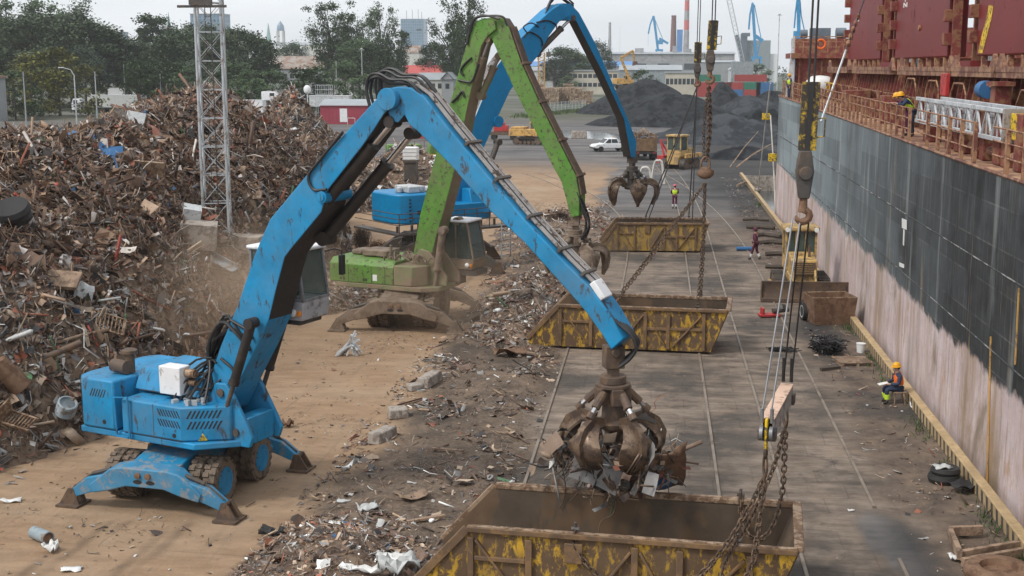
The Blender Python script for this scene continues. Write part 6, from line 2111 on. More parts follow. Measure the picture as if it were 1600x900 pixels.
def person(label, loc, rz, P, top_m, leg_m, vest_m=None, helmet_m='helmet', cuff_m=None, sc=1.0, group=None):
 """P: joint positions (x forward, y left, z up)"""
 root = thing('person', label, 'person', loc, rz, group)
 root.scale = (sc, sc, sc)
 V_ = {k: Vector(v) for k, v in P.items()}
 J = {'pelvis': (V_['pelvis'], (.14, .11)), 'chest': (V_['chest'], (.15, .10)), 'neck': (V_['neck'], .055), 'jaw': (V_['head'] - Vector((0, 0, .06)), (.07, .08)), 'crown': (V_['head'] + Vector((0, 0, .05)), (.078, .095))}
 E = [('pelvis', 'chest'), ('chest', 'neck'), ('neck', 'jaw'), ('jaw', 'crown')]
 for s in 'lr':
  sg = 1 if s == 'l' else -1
  J['sh' + s] = (V_['sh' + s], .065); J['el' + s] = (V_['el' + s], .045); J['wr' + s] = (V_['wr' + s], .03)
  dd = (V_['wr' + s] - V_['el' + s]).normalized()
  pm_ = V_['wr' + s] + dd * .08
  J['pa' + s] = (pm_, (.04, .02))
  E += [('chest', 'sh' + s), ('sh' + s, 'el' + s), ('el' + s, 'wr' + s), ('wr' + s, 'pa' + s)]
  side = Vector((-dd.y, dd.x, 0))
  side = side.normalized() if side.length > .1 else Vector((1, 0, 0))
  J['hi' + s] = (V_['hi' + s], .085); J['kn' + s] = (V_['kn' + s], .058); J['an' + s] = (V_['an' + s], .04); J['to' + s] = (V_['to' + s], .035)
  E += [('pelvis', 'hi' + s), ('hi' + s, 'kn' + s), ('kn' + s, 'an' + s), ('an' + s, 'to' + s)]
 body = grow(skin_obj('body', 'skin', root, J, E, 1))
 # fingers and thumbs rooted inside each palm, and a face, joined to the body mesh
 mb = MB()
 for s in 'lr':
  dd = (V_['wr' + s] - V_['el' + s]).normalized()
  side = Vector((-dd.y, dd.x, 0))
  side = side.normalized() if side.length > .1 else Vector((1, 0, 0))
  dn = dd.cross(side)
  if dn.z > 0: dn = -dn
  pm_ = V_['wr' + s] + dd * .09
  for k, (w, L) in enumerate(((-.03, .075), (-.01, .085), (.01, .08), (.03, .062))):
   a = pm_ + side * w
   mb.tube([a, a + dd * L * .5, a + dd * L * .85 + dn * .025, a + dd * L * .9 + dn * .05], [.010, .009, .008, .006], 5)
  a = pm_ - dd * .04 + side * (.035 if s == 'r' else -.035)
  mb.tube([a, a + dd * .03 + side * (.03 if s == 'r' else -.03), a + dd * .065 + side * (.03 if s == 'r' else -.03) + dn * .02], [.012, .011, .008], 5)
 hd = V_['head']
 fw = Vector((P.get('face', (1, 0, 0)))).normalized()
 lf = Vector((-fw.y, fw.x, 0))
 mb.ball(hd + fw * .10 - Vector((0, 0, .035)), .016, 6, (1.2, 1, 1.5))
 for q in (-1, 1):
  mb.ball(hd + lf * q * .083 - Vector((0, 0, .02)), .03, 6, (.8, .4, 1.1))
 bm = bmesh.new()
 bm.from_mesh(body.data)
 off = len(bm.verts)
 vs = [bm.verts.new(v) for v in mb.v]
 for f in mb.f:
  try: bm.faces.new([vs[i] for i in f]).smooth = True
  except ValueError: pass
 bm.to_mesh(body.data)
 bm.free()
 ey = MB()
 for q in (-1, 1):
  ey.ball(hd + fw * .088 + lf * q * .032 - Vector((0, 0, .0)), .011, 6)
 ey.box(hd + fw * .092 - Vector((0, 0, .075)), (.02, .05, .012), (0, 0, atan2(fw.y, fw.x)))
 ey.build('face_feature', 'hair', root)
 mh = MB().ball(hd - fw * .012 + Vector((0, 0, .0)), .102, 10, (1, .95, .9))
 mh.v = [v for v in mh.v]
 hair = mh.build('hair', 'hair', root, smooth=60)
 hair.location = -fw * .02 + Vector((0, 0, .012))
 # clothes
 J2, E2 = {}, []
 J2['pelvis'] = (V_['pelvis'] + Vector((0, 0, -.02)), (.17, .135)); J2['waist'] = (V_['pelvis'].lerp(V_['chest'], .5), (.165, .125)); J2['chest'] = (V_['chest'], (.18, .125)); J2['collar'] = (V_['neck'] - Vector((0, 0, .035)), .075)
 E2 = [('pelvis', 'waist'), ('waist', 'chest'), ('chest', 'collar')]
 for s in 'lr':
  J2['sh' + s] = (V_['sh' + s], .085); J2['el' + s] = (V_['el' + s], .063); J2['wr' + s] = (V_['wr' + s].lerp(V_['el' + s], .06), .047)
  E2 += [('chest', 'sh' + s), ('sh' + s, 'el' + s), ('el' + s, 'wr' + s)]
 grow(skin_obj('jacket', top_m, root, J2, E2, 1))
 J3, E3 = {'pelvis': (V_['pelvis'] + Vector((0, 0, .02)), (.155, .125))}, []
 for s in 'lr':
  J3['hi' + s] = (V_['hi' + s], .105); J3['kn' + s] = (V_['kn' + s], .08); J3['an' + s] = (V_['an' + s] + Vector((0, 0, .04)), .062)
  E3 += [('pelvis', 'hi' + s), ('hi' + s, 'kn' + s), ('kn' + s, 'an' + s)]
 grow(skin_obj('trousers', leg_m, root, J3, E3, 1))
 for s in 'lr':
  J4 = {'a': (V_['an' + s] + Vector((0, 0, .05)), .065), 'b': (V_['an' + s] + Vector((0, 0, -.02)), .06), 'c': (V_['to' + s], .05)}
  grow(skin_obj('boot', 'boot', root, J4, [('a', 'b'), ('b', 'c')], 1))
  if cuff_m:
   a, b = V_['kn' + s].lerp(V_['an' + s], .42), V_['kn' + s].lerp(V_['an' + s], .80)
   MB().cyl(a, b, .088, .078, 12).build('cuff', cuff_m, root)
 if vest_m:
  J5 = {'a': (V_['pelvis'] + Vector((0, 0, .03)), (.185, .15)), 'w': (V_['pelvis'].lerp(V_['chest'], .5), (.18, .14)), 'b': (V_['chest'], (.195, .14)), 'c': (V_['neck'] - Vector((0, 0, .07)), (.10, .09))}
  E5 = [('a', 'w'), ('w', 'b'), ('b', 'c')]
  for s in 'lr':
   J5['s' + s] = (V_['sh' + s] - (V_['sh' + s] - V_['neck']) * .12, .092)
   E5.append(('b', 's' + s))
  vo = grow(skin_obj('vest', vest_m, root, J5, E5, 1))
 if helmet_m:
  up = Vector((0, 0, 1)) - fw * .15 * (-1 if P.get('down') else 0)
  hm = MB().lathe(hd + Vector((0, 0, .045)), [(.155, -.012), (.15, .005), (.128, .01), (.125, .05), (.105, .1), (.06, .13), (.01, .14)], (fw.x * .12, fw.y * .12, 1), 18)
  hm.ball(hd + fw * .14 + Vector((0, 0, .04)), .06, 8, (1, 1, .2))
  hm.build('helmet', helmet_m, root, smooth=60)
 return root
STAND = dict(pelvis=(0, 0, .98), chest=(.02, 0, 1.32), neck=(.02, 0, 1.5), head=(.04, 0, 1.64), shl=(.02, .19, 1.43), shr=(.02, -.19, 1.43), ell=(-.02, .27, 1.15), elr=(.0, -.27, 1.15), wrl=(.1, .27, .92), wrr=(.12, -.25, .92), hil=(0, .1, .93), hir=(0, -.1, .93), knl=(.03, .11, .5), knr=(.02, -.11, .5), anl=(0, .12, .09), anr=(-.02, -.12, .09), tol=(.15, .13, .04), tor=(.13, -.13, .04))
SIT = dict(pelvis=(0, 0, .52), chest=(-.0, 0, .86), neck=(.05, 0, 1.03), head=(.10, 0, 1.16), shl=(.03, .2, .96), shr=(.03, -.2, .96), ell=(.10, .27, .68), elr=(.10, -.27, .68), wrl=(.34, .14, .66), wrr=(.34, -.14, .66), hil=(.03, .11, .5), hir=(.03, -.11, .5), knl=(.43, .16, .50), knr=(.43, -.14, .48), anl=(.40, .17, .1), anr=(.34, -.15, .1), tol=(.55, .19, .05), tor=(.49, -.17, .05), face=(1, 0, -.2))
pl = Vector((7.72, 40.5, 0))
ps = person('person in orange vest and yellow helmet sitting against the ship side holding papers', pl, radians(188), SIT, 'navy', 'navy', 'orange_vest', 'helmet', 'hi_vis')
st = MB().bb(-.22, .2, -.2, .2, .40, .44)
for x in (-.18, .16):
 for y in (-.16, .16):
  st.cyl((x, y, 0), (x * .9, y * .9, .4), .02, n=6)
so = thing('stool', 'low stool under the seated person by the kerb', 'stool', pl, radians(188))
MB().bb(-.22, .2, -.2, .2, .37, .41).build('seat', 'timber', so, bevel=.01)
for x in (-.18, .16):
 for y in (-.16, .16):
  MB().cyl((x, y, 0), (x * .9, y * .9, .37), .02, n=6).build('leg', 'timber', so)
pp_ = MB().box((0, 0, 0), (.30, .22, .012), (0, radians(-12), .2))
pa = pp_.build('papers', 'white_cloth', loc=(pl.x - .50, pl.y - .06, .645))
tag(pa, 'white papers on the seated person\'s knees', 'papers')
q = dict(STAND); q.update(face=(1, 0, 0), ell=(.1, .27, 1.18), elr=(.08, -.27, 1.17), wrl=(.25, .12, 1.05), wrr=(.25, -.1, 1.05))
g = G(1054, 326)
person('person in yellow high visibility vest and pink helmet standing on the haul road', (g.x, g.y, 0), radians(95), q, 'maroon', 'maroon', 'hi_vis', 'helmet_pink', 'silver_tape', 1.02)
q = dict(STAND); q.update(knl=(.14, .11, .52), anl=(.22, .12, .09), tol=(.37, .13, .05), knr=(-.02, -.11, .5), anr=(-.24, -.12, .12), tor=(-.12, -.13, .04), ell=(-.12, .27, 1.17), wrl=(-.02, .3, .95), elr=(.14, -.25, 1.18), wrr=(.3, -.2, 1.08), face=(1, 0, -.2))
g = G(1180, 406)
person('person in dark maroon overalls with pale cuffs walking beside the rightmost rail', (g.x, g.y, 0), radians(150), q, 'maroon', 'maroon', None, 'maroon', 'silver_tape', 1.0)
LEAN = dict(pelvis=(-.05, 0, .95), chest=(.16, 0, 1.24), neck=(.30, 0, 1.36), head=(.40, 0, 1.44), shl=(.22, .19, 1.31), shr=(.22, -.19, 1.31), ell=(.36, .28, 1.14), elr=(.36, -.26, 1.14), wrl=(.56, .2, 1.2), wrr=(.56, -.16, 1.2), hil=(-.03, .1, .9), hir=(-.05, -.1, .9), knl=(.02, .11, .48), knr=(-.04, -.11, .48), anl=(-.05, .12, .09), anr=(-.12, -.12, .09), tol=(.1, .13, .04), tor=(.03, -.13, .04), face=(1, 0, -.6))
g = XP(1420, 205, 9.25)
person('person in navy with yellow vest and helmet leaning over the ship\'s rail', (9.27, g.y - .2, sheer(g.y) - .06), radians(180), LEAN, 'navy', 'navy', 'hi_vis', 'helmet', None, 1.03)
person('person in maroon and yellow helmet half hidden behind the one leaning in the vest', (9.27, g.y + .75, sheer(g.y) - .06), radians(184), LEAN, 'maroon', 'maroon', None, 'helmet', None, 1.0)
q = dict(STAND); q.update(face=(1, 0, 0))
g = YP(1234, 126, 88)
person('person in yellow vest standing at the bow rail beside the white bulk bag', (g.x, 88, sheer(88) - .06), radians(200), q, 'navy', 'navy', 'hi_vis', 'helmet', None, .95)
# ================================================================== CRAWLERS AND TRUCKS
def track_part(parent, y, L, h, w, mat='dark_steel'):
 """crawler track: shoe belt round its rollers"""
 mb = MB()
 r = h / 2
 pts = []
 n = 10
 for k in range(n + 1):
  a = -pi / 2 + pi * k / n
  pts.append((L / 2 - r + r * cos(a), r + r * sin(a)))
 for k in range(n + 1):
  a = pi / 2 + pi * k / n
  pts.append((-L / 2 + r + r * cos(a), r + r * sin(a)))
 inn = [(p[0] * .96, r + (p[1] - r) * .86) for p in pts]
 m = len(pts)
 V = [(p[0], y - w / 2, p[1]) for p in pts] + [(p[0], y + w / 2, p[1]) for p in pts] + [(p[0], y - w / 2, p[1]) for p in inn] + [(p[0], y + w / 2, p[1]) for p in inn]
 F = []
 for k in range(m):
  j = (k + 1) % m
  F += [(k, j, m + j, m + k), (j, k, 2 * m + k, 2 * m + j), (m + k, m + j, 3 * m + j, 3 * m + k), (2 * m + j, 2 * m + k, 3 * m + k, 3 * m + j)]
 mb.add(V, F)
 for k in range(m):
  j = (k + 1) % m
  c = ((pts[k][0] + pts[j][0]) / 2, y, (pts[k][1] + pts[j][1]) / 2)
  dx, dz = pts[j][0] - pts[k][0], pts[j][1] - pts[k][1]
  mb.box(c, (.05, w * 1.02, .09), (0, -atan2(dz, dx) + pi / 2 * 0, 0))
 nn = int((L - h) / .18)
 for k in range(nn):
  x = -L / 2 + r + (k + .5) * (L - h) / nn
  mb.bb(x - .025, x + .025, y - w * .51, y + w * .51, h - .01, h + .04)
 o = mb.build('track', mat, parent)
 ro = MB()
 for k in range(6):
  x = -L / 2 + r + k * (L - h) / 5
  ro.cyl((x, y - w * .4, r * .62), (x, y + w * .4, r * .62), r * .5, n=12)
 for x in (-L / 2 + r, L / 2 - r):
  ro.cyl((x, y - w * .42, r), (x, y + w * .42, r), r * .85, n=16)
 ro.build('roller', 'rust_dark', o)
 return o
def bulldozer(label, loc, rz, body='dozer_yellow', blade_m='rust_dark', sc=1.0, blade=True, group=None):
 root = thing('bulldozer', label, 'bulldozer', loc, rz, group)
 root.scale = (sc, sc, sc)
 for y in (-.98, .98):
  track_part(root, y, 3.1, .95, .5)
 b = MB().bb(-1.5, 1.5, -.62, .62, .45, 1.15)
 b.build('frame', body, root, bevel=.04)
 h = MB()
 h.prism([(.05, 1.15), (1.62, 1.15), (1.62, 1.85), (.05, 2.05)], -.58, .58)
 ho = h.build('hood', body, root, bevel=.05)
 g = MB()
 for k in range(6):
  g.bb(1.62, 1.645, -.5, .5, 1.2 + k * .1, 1.25 + k * .1)
 g.build('grille', 'rust_dark', ho)
 MB().cyl((.95, .28, 1.9), (.95, .28, 2.45), .06).build('exhaust', 'rust_dark', ho)
 MB().bb(.5, .8, -.4, .0, 1.98, 2.08).build('cap_box', body, ho, bevel=.02)
 c = MB().bb(-1.3, .02, -.72, .72, 1.15, 1.75)
 co = c.build('cab', body, root, bevel=.03)
 f = MB()
 for x, y in ((-1.25, -.68), (-1.25, .68), (-.03, -.68), (-.03, .68), (-.03, -.22), (-.03, .22), (-1.25, 0)):
  f.bb(x - .05, x + .05, y - .05, y + .05, 1.75, 3.0)
 f.build('cab_post', body, co)
 MB().slab([(-1.45, -.82), (.2, -.82), (.2, .82), (-1.45, .82)], 3.0, 3.2).build('cab_roof', body, co, bevel=.06)
 for x0, x1, y0, y1 in ((-.035, -.03, -.63, -.27), (-.035, -.03, -.17, .17), (-.035, -.03, .27, .63), (-1.25, -1.245, -.63, -.05), (-1.25, -1.245, .05, .63)):
  MB().bb(x0, x1, y0, y1, 1.8, 2.95).build('window', 'cab_glass', co, smooth=0)
 for y in (-.68, .68):
  MB().bb(-1.2, -.08, y - .003, y + .003, 1.8, 2.95).build('window', 'cab_glass', co, smooth=0)
 for y in (-.66, .66):
  MB().cyl((.2, y, 3.08), (.3, y, 3.08), .11, n=12).build('headlight', 'lamp_glass', co)
 if blade:
  bl = MB()
  prof = [(2.25, .08), (2.15, .35), (2.13, .65), (2.22, .98), (2.16, 1.0), (2.05, .65), (2.07, .33), (2.17, .06)]
  bl.prism(prof, -1.9, 1.9)
  bl.bb(2.19, 2.27, -1.95, 1.95, .02, .2)
  for y in (-1.92, 1.92):
   bl.prism([(1.95, .05), (2.26, .05), (2.24, 1.0), (2.0, .9)], y - .03, y + .03)
  blo = bl.build('blade', blade_m, root, bevel=.02)
  ar = MB()
  for y in (-1.35, 1.35):
   ar.beam((2.1, y, .4), (-.6, y, .5), .16, .22)
  ar.cyl((1.6, -.5, 1.4), (2.1, -.5, .8), .06)
  ar.cyl((1.6, .5, 1.4), (2.1, .5, .8), .06)
  ar.build('push_arm', body, root)
 return root
g = G(1256, 445)
bulldozer('yellow bulldozer with wide brown blade parked beside the ship', (6.72, 60.2, 0), radians(-90), sc=1.0)
# crawler crane tractor at the end of the quay
g = G(1072, 266)
pl2 = bulldozer('yellow crawler tractor with a red side boom standing at the foot of the coal heaps', (2.4, 136, 0), radians(60), 'dozer_yellow', 'rust_dark', 1.12, False)
sbm = MB().beam((.6, 1.3, .8), (.2, 2.3, 2.6), .16).beam((-.6, 1.3, .8), (.2, 2.3, 2.6), .16).beam((.3, -.7, 2.6), (.2, 2.3, 2.6), .06).bb(-.9, .9, 1.3, 2.0, .5, 1.2)
sbm.build('side_boom', 'red_paint', pl2)
MB().bb(-1.5, 1.4, -1.5, -1.25, 1.1, 1.5).build('counterweight', 'orange_yellow', pl2, bevel=.03)
def small_wheel(par, x, y, r=.36, w=.25, rim='light_grey'):
 sdn = 1 if y > 0 else -1
 o = MB().lathe((0, 0, 0), [(r * .6, -w / 2), (r * .92, -w / 2), (r, -w * .3), (r, w * .3), (r * .92, w / 2), (r * .6, w / 2)], (0, 1, 0), 20).build('wheel', 'rubber', par)
 o.location = (x, y, r)
 MB().cyl((0, -w * .42, 0), (0, w * .42, 0), r * .6, n=14).build('rim', rim, o)
 return o
def pickup(label, loc, rz):
 r = thing('pickup_truck', label, 'pickup', loc, rz)
 b = MB()
 b.prism([(-2.5, .5), (-2.45, 1.0), (-.7, 1.02), (.95, 1.05), (2.1, .95), (2.35, .75), (2.35, .45), (-2.4, .42)], -.86, .86)
 bo = b.build('body', 'white_panel', r, bevel=.08)
 c = MB()
 c.add([(-1.0, -.82, 1.03), (1.2, -.82, 1.03), (.45, -.68, 1.68), (-.75, -.68, 1.68), (-1.0, .82, 1.03), (1.2, .82, 1.03), (.45, .68, 1.68), (-.75, .68, 1.68)], [(0, 1, 2, 3), (7, 6, 5, 4), (3, 2, 6, 7), (0, 3, 7, 4), (1, 5, 6, 2)])
 co = c.build('cabin', 'white_panel', r, bevel=.06)
 def pane(q):
  MB().add(q, [(0, 1, 2, 3)]).build('window', 'car_glass', co, smooth=0)
 for sg in (-1, 1):
  y0, y1 = sg * .815, sg * .70
  a = [(-.85, y0 + sg * .006, 1.1), (.02, y0 + sg * .006, 1.1), (.02, y1 + sg * .012, 1.58), (-.68, y1 + sg * .012, 1.58)]
  b_ = [(.1, y0 + sg * .006, 1.1), (.95, y0 + sg * .006, 1.1), (.42, y1 + sg * .012, 1.58), (.1, y1 + sg * .012, 1.58)]
  pane(a); pane(b_)
 pane([(1.13, -.72, 1.12), (1.13, .72, 1.12), (.56, .62, 1.62), (.56, -.62, 1.62)])
 pane([(-.99, -.72, 1.12), (-.99, .72, 1.12), (-.80, .62, 1.6), (-.80, -.62, 1.6)])
 MB().bb(-2.35, -1.05, -.72, .72, 1.0, 1.03).build('load_bed', 'rubber', r)
 for sg in (-1, 1):
  MB().bb(2.3, 2.37, sg * .72 - .12, sg * .72 + .12, .68, .82).build('headlight', 'lamp_glass', r)
 MB().bb(2.2, 2.42, -.85, .85, .42, .6).build('bumper', 'dark_steel', r, bevel=.03)
 for x in (-1.5, 1.5):
  for y in (-.8, .8):
   small_wheel(r, x, y)
 return r
g = G(952, 237)
pickup('white pickup truck parked beyond the skips, left of the loaded tipper', (g.x, g.y + .6, 0), radians(205))
def tipper(label, loc, rz):
 r = thing('tipper_truck', label, 'truck', loc, rz)
 MB().bb(-3.6, 3.9, -.5, .5, .75, 1.0).build('chassis', 'dark_steel', r)
 c = MB().prism([(2.2, .8), (3.9, .8), (3.95, 1.6), (3.6, 2.75), (2.2, 2.8)], -1.2, 1.2).build('cab', 'red_paint', r, bevel=.06)
 MB().add([(3.97, -1.0, 1.65), (3.97, 1.0, 1.65), (3.66, 1.0, 2.55), (3.66, -1.0, 2.55)], [(0, 1, 2, 3)]).build('windscreen', 'car_glass', c, smooth=0)
 b = MB()
 for y in (-1.25, 1.2):
  b.bb(-3.9, 2.0, y, y + .05, 1.1, 2.9)
 b.bb(-3.9, 2.0, -1.2, 1.2, 1.05, 1.1).bb(1.95, 2.0, -1.2, 1.2, 1.1, 2.9).bb(-3.95, -3.9, -1.2, 1.2, 1.1, 2.5)
 for x in np.arange(-3.6, 2, .8):
  for y in (-1.30, 1.25):
   b.bb(x, x + .08, y, y + .05, 1.1, 2.9)
 b.build('tipper_body', 'skip_brown', r)
 for x in (-2.8, -1.5, 2.9):
  for y in (-1.0, 1.0):
   small_wheel(r, x, y, .52, .4, 'rust')
 mf = MB()
 for y in (-1.0, 1.0):
  mf.bb(-3.75, -3.7, y - .28, y + .28, .3, .95)
 mf.bb(-3.97, -3.9, -1.15, 1.15, .75, 1.0)
 mf.build('mudguard', 'rubber', r)
 for y in (-.95, .95):
  MB().bb(-3.99, -3.972, y - .15, y + .15, .82, .94).build('tail_light', 'red_paint', r)
 return r
g = G(1000, 251)
tl = Vector((g.x, g.y + 3.8, 0))
tipper('brown tipper truck seen from behind, heaped with scrap metal', tl, radians(100))
IT = []
for k in range(150):
 lx, ly = rng.uniform(-3.6, 1.7), rng.uniform(-1.05, 1.05)
 x, y = rot2(lx, ly, radians(100))
 IT.append(scrap_item((tl.x + x, tl.y + y, rng.uniform(1.9, 3.2)), None, 1.2, bias=1.1))
tag(scatter('scrap_load', IT, 'scrap'), 'heaped scrap metal filling the brown tipper truck', 'scrap load')
def digger(label, loc, rz, body, sc=1.0, boom=True, boom_pts=None, group=None):
 r = thing('excavator', label, 'excavator', loc, rz, group)
 r.scale = (sc, sc, sc)
 for y in (-1.05, 1.05):
  track_part(r, y, 3.8, .9, .55)
 MB().cyl((0, 0, .7), (0, 0, 1.1), .6).bb(-.9, .9, -.8, .8, .4, .75).build('undercarriage', 'dark_steel', r)
 MB().slab([(-2.3, -1.3), (1.4, -1.3), (1.4, 1.3), (-2.3, 1.3), (-2.6, .8), (-2.6, -.8)], 1.1, 2.0).build('superstructure', body, r, bevel=.06)
 MB().bb(-2.2, -.4, -1.2, 1.2, 2.0, 2.3).build('hood', body, r, bevel=.06)
 cab(r, .0, 1.35, .25, 1.28, 1.3, 2.9, body, body, .15, body, False, .2)
 if boom:
  B = boom_pts or [(1.0, -.3, 1.6), (3.2, -.3, 4.0), (5.0, -.3, 3.2)]
  bm_ = MB()
  for a, c in zip(B, B[1:]):
   bm_.beam(a, c, .35, .5)
  bm_.build('boom', body, r, bevel=.03)
  e = Vector(B[-1])
  s2 = e + Vector((.3, 0, -2.2))
  MB().beam(e, s2, .28, .38).build('stick', body, r, bevel=.03)
  MB().prism([(s2.x - .2, s2.z), (s2.x + .5, s2.z), (s2.x + .6, s2.z - .6), (s2.x - .3, s2.z - .9)], -.8, .2).build('bucket', 'rust_dark', r)
 return r
g = G(826, 226)
digger('orange tracked excavator parked behind the green boom, bucket lowered to the left', (g.x, g.y + 1, 0), radians(-10), 'orange_yellow', 1.05, True, [(1.0, -.3, 1.7), (2.2, -.3, 3.0), (3.2, -.3, 2.9)])
g = YP(1002, 128, 330)
digger('yellow excavator working on top of the coal heaps', (g.x - 4, 330, 5.0), radians(20), 'orange_yellow', 1.2, True, [(1.0, -.3, 1.6), (-1.2, -.3, 6.5), (1.5, -.3, 8.0)])
# red flat wagon beside the orange excavator
g = G(785, 218)
fw_ = thing('flat_trailer', 'low brown flat trailer carrying red machinery beside the orange excavator', 'trailer', (g.x, g.y, 0), 0)
MB().bb(-1.8, 2.4, -1.1, 1.1, .7, 1.2).build('load_bed', 'rust_dark', fw_)
for x in (-1.2, 1.6):
 for y in (-.9, .9):
  small_wheel(fw_, x, y, .4)
MB().bb(-1.2, .9, -.7, .7, 1.21, 2.1).bb(-.9, .4, -.6, .6, 2.1, 2.5).build('red_engine', 'red_paint', fw_, bevel=.05)
# green machine and white tank behind the far blue one
g = G(660, 262)
gm = thing('green_loader', 'pale green loader with yellow rails behind the far blue machine', 'loader', (g.x, g.y, 0), radians(20))
MB().bb(-4.2, 4.2, -1.3, 1.3, .9, 1.3).build('chassis', 'dark_steel', gm)
MB().bb(-4.2, 4.2, -1.36, -1.3, 1.31, 1.5).build('side_rail', 'bright_yellow', gm)
MB().prism([(.5, 1.3), (3.4, 1.3), (3.2, 3.1), (.9, 3.1)], -1.0, 1.0).build('cab', 'green_paint', gm, bevel=.08)
MB().bb(-3.8, -.2, -1.0, 1.0, 1.3, 2.5).build('engine_housing', 'green_paint', gm, bevel=.08)
for x in (-2.6, 2.6):
 for y in (-1.1, 1.1):
  small_wheel(gm, x, y, .75, .5)
gr_ = MB()
for x in np.arange(-4, 4.1, 1.0):
 gr_.tube([(x, -1.3, 1.4), (x, -1.3, 2.9)], .03, 5)
gr_.tube([(-4, -1.3, 2.9), (4, -1.3, 2.9)], .03, 5)
gr_.build('railing', 'dark_steel', gm)
g = YP(642, 240, 104)
ib = thing('liquid_tank', 'white caged liquid tank standing before the pale green loader', 'tank', (g.x, 104, g.z - .55))
MB().bb(-.6, .6, -.5, .5, .0, 1.1).build('tank', 'plastic_white', ib, bevel=.1)
cg = MB()
for z in (.1, .4, .7, 1.0):
 cg.tube([(-.62, -.52, z), (.62, -.52, z), (.62, .52, z), (-.62, .52, z)], .02, 4, closed=True)
cg.build('cage', 'galvanised', ib)
MB().bb(-.6, .6, -.5, .5, -.16, 0).bb(-.5, .5, -.4, .4, -2.5, -.16).build('stand', 'dark_steel', ib)
# ================================================================== THINGS LYING ABOUT
def lump(mat, name, label, cat, p, size, n=5, crump=.2, rz=None, seed=1, thick=.02, z0=0.0, tilt=(0, 0), curl=0.3):
 rr = random.Random(seed)
 V, F = [], []
 for i in range(n + 1):
  for j in range(n + 1):
   u, v = i / n - .5, j / n - .5
   V.append((u * size[0] * (1 + rr.uniform(-.1, .1)), v * size[1] * (1 + rr.uniform(-.1, .1)), size[2] * (rr.uniform(0, 1) * crump * 2 + curl * (4 * u * u + 2 * v * v) * .5)))
 for i in range(n):
  for j in range(n):
   a = i * (n + 1) + j
   F.append((a, a + n + 1, a + n + 2, a + 1))
 o = MB().add(V, F).build(name, mat, smooth=50)
 zmin = min(v[2] for v in V)
 o.location = (p[0], p[1], p[2] - zmin + z0 + .01)
 o.rotation_euler = (tilt[0], tilt[1], rz if rz is not None else rr.uniform(0, 6))
 s = o.modifiers.new('gauge', 'SOLIDIFY')
 s.thickness = thick
 return tag(o, label, cat)
def gpos(x, y):
 p = G(x, y)
 p.z = max(ground_z(p.x, p.y), 0)
 return p
def heap_at(x, y, fn=heap_main):
 """where the sight line through that pixel meets the heap"""
 d = ray(x, y)
 t = 18.0
 while t < 130:
  X, Y, Z = d[0] * t, d[1] * t, CAMH + d[2] * t
  if Z <= max(fn(X, Y), 0) + .12:
   return Vector((X, Y, Z))
  t += .1
 return Vector((X, Y, Z))
pc = gpos(65, 846)
pi_ = thing('steel_pipe', 'short grey steel pipe lying on the sand at the near left', 'pipe', pc, radians(-32))
MB().pipe((-.3, 0, .15), (.3, 0, .15), .145, .12).build('pipe_body', 'tank_grey', pi_)
MB().cyl((.26, 0, .15), (.27, 0, .15), .119).build('rust_plug', 'rust', pi_)
lump('white_cloth', 'foil_scrap', 'crumpled silver foil beside the short grey pipe', 'foil', gpos(80, 862), (.3, .25, .22), 5, .5, seed=3)
lump('plastic_white', 'plastic_sheet', 'small white plastic sheet lying alone on the sand at the bottom left', 'plastic', gpos(112, 890), (.42, .28, .1), 4, .3, seed=4, rz=.2)
lump('white_cloth', 'plastic_sheet', 'grey white scrap at the left edge of the sand', 'plastic', gpos(18, 784), (.45, .25, .15), 4, .3, seed=5, rz=.3)
lump('tank_grey', 'dome_cap', 'pale blue rounded cap on the sand behind the near machine', 'cap', gpos(176, 722), (.32, .3, .14), 4, .1, seed=6, curl=-1)
lump('tarp_grey', 'plastic_bag', 'pale blue plastic bag crumpled at the edge of the litter strip', 'bag', gpos(576, 804), (.5, .32, .2), 6, .4, seed=7, rz=.7)
lump('plastic_white', 'plastic_sheet', 'bright white scrap on the sand left of the pale blue bag', 'plastic', gpos(525, 824), (.36, .14, .08), 4, .3, seed=8, rz=-.4)
lump('tarp_grey', 'plastic_sheet', 'greyish plastic scrap above the bright white one', 'plastic', gpos(537, 788), (.3, .2, .1), 4, .3, seed=9, rz=0)
lump('timber', 'board', 'curved tan board lying on the litter strip', 'board', gpos(647, 790), (.75, .4, .25), 4, .12, seed=10, rz=.75, curl=.8)
lump('rust', 'steel_lump', 'dark brown scrap lump alone on the sand behind the near machine\'s rear leg', 'scrap', gpos(449, 668), (.34, .24, .22), 4, .6, seed=12)
lump('rubber', 'steel_lump', 'tangled dark scrap on the sand at the lower middle', 'scrap', gpos(425, 838), (.55, .25, .2), 6, .6, seed=13, rz=0)
lump('white_cloth', 'plastic_heap', 'large dirty white plastic sheet left of the nearest skip\'s lip', 'plastic', G(612, 875, .35), (.6, .35, .2), 6, .4, seed=14, rz=.2)
lump('tarp_grey', 'tarpaulin', 'grey blue tarpaulin at the bottom edge by the nearest skip', 'tarpaulin', G(622, 893, .3), (.8, .5, .4), 7, .4, seed=15, rz=.4)
lump('white_cloth', 'plastic_sheet', 'white sheet along the bottom edge of the litter pile', 'plastic', G(570, 893, .3), (.9, .2, .2), 6, .4, seed=16, rz=0)
lump('rust', 'steel_plate', 'reddish bent plate on the litter right of the second concrete block', 'plate', gpos(800, 560), (1.3, .7, .5), 4, .3, seed=17, rz=.5)
pk = MB().box((0, 0, .06), (1.0, .12, .05), (0, radians(-4), radians(22)))
tag(pk.build('plank', 'timber', loc=gpos(662, 822)), 'loose orange brown plank on the litter left of the nearest skip', 'plank')
pk = MB().box((0, 0, .06), (.9, .09, .05), (0, 0, radians(-8)))
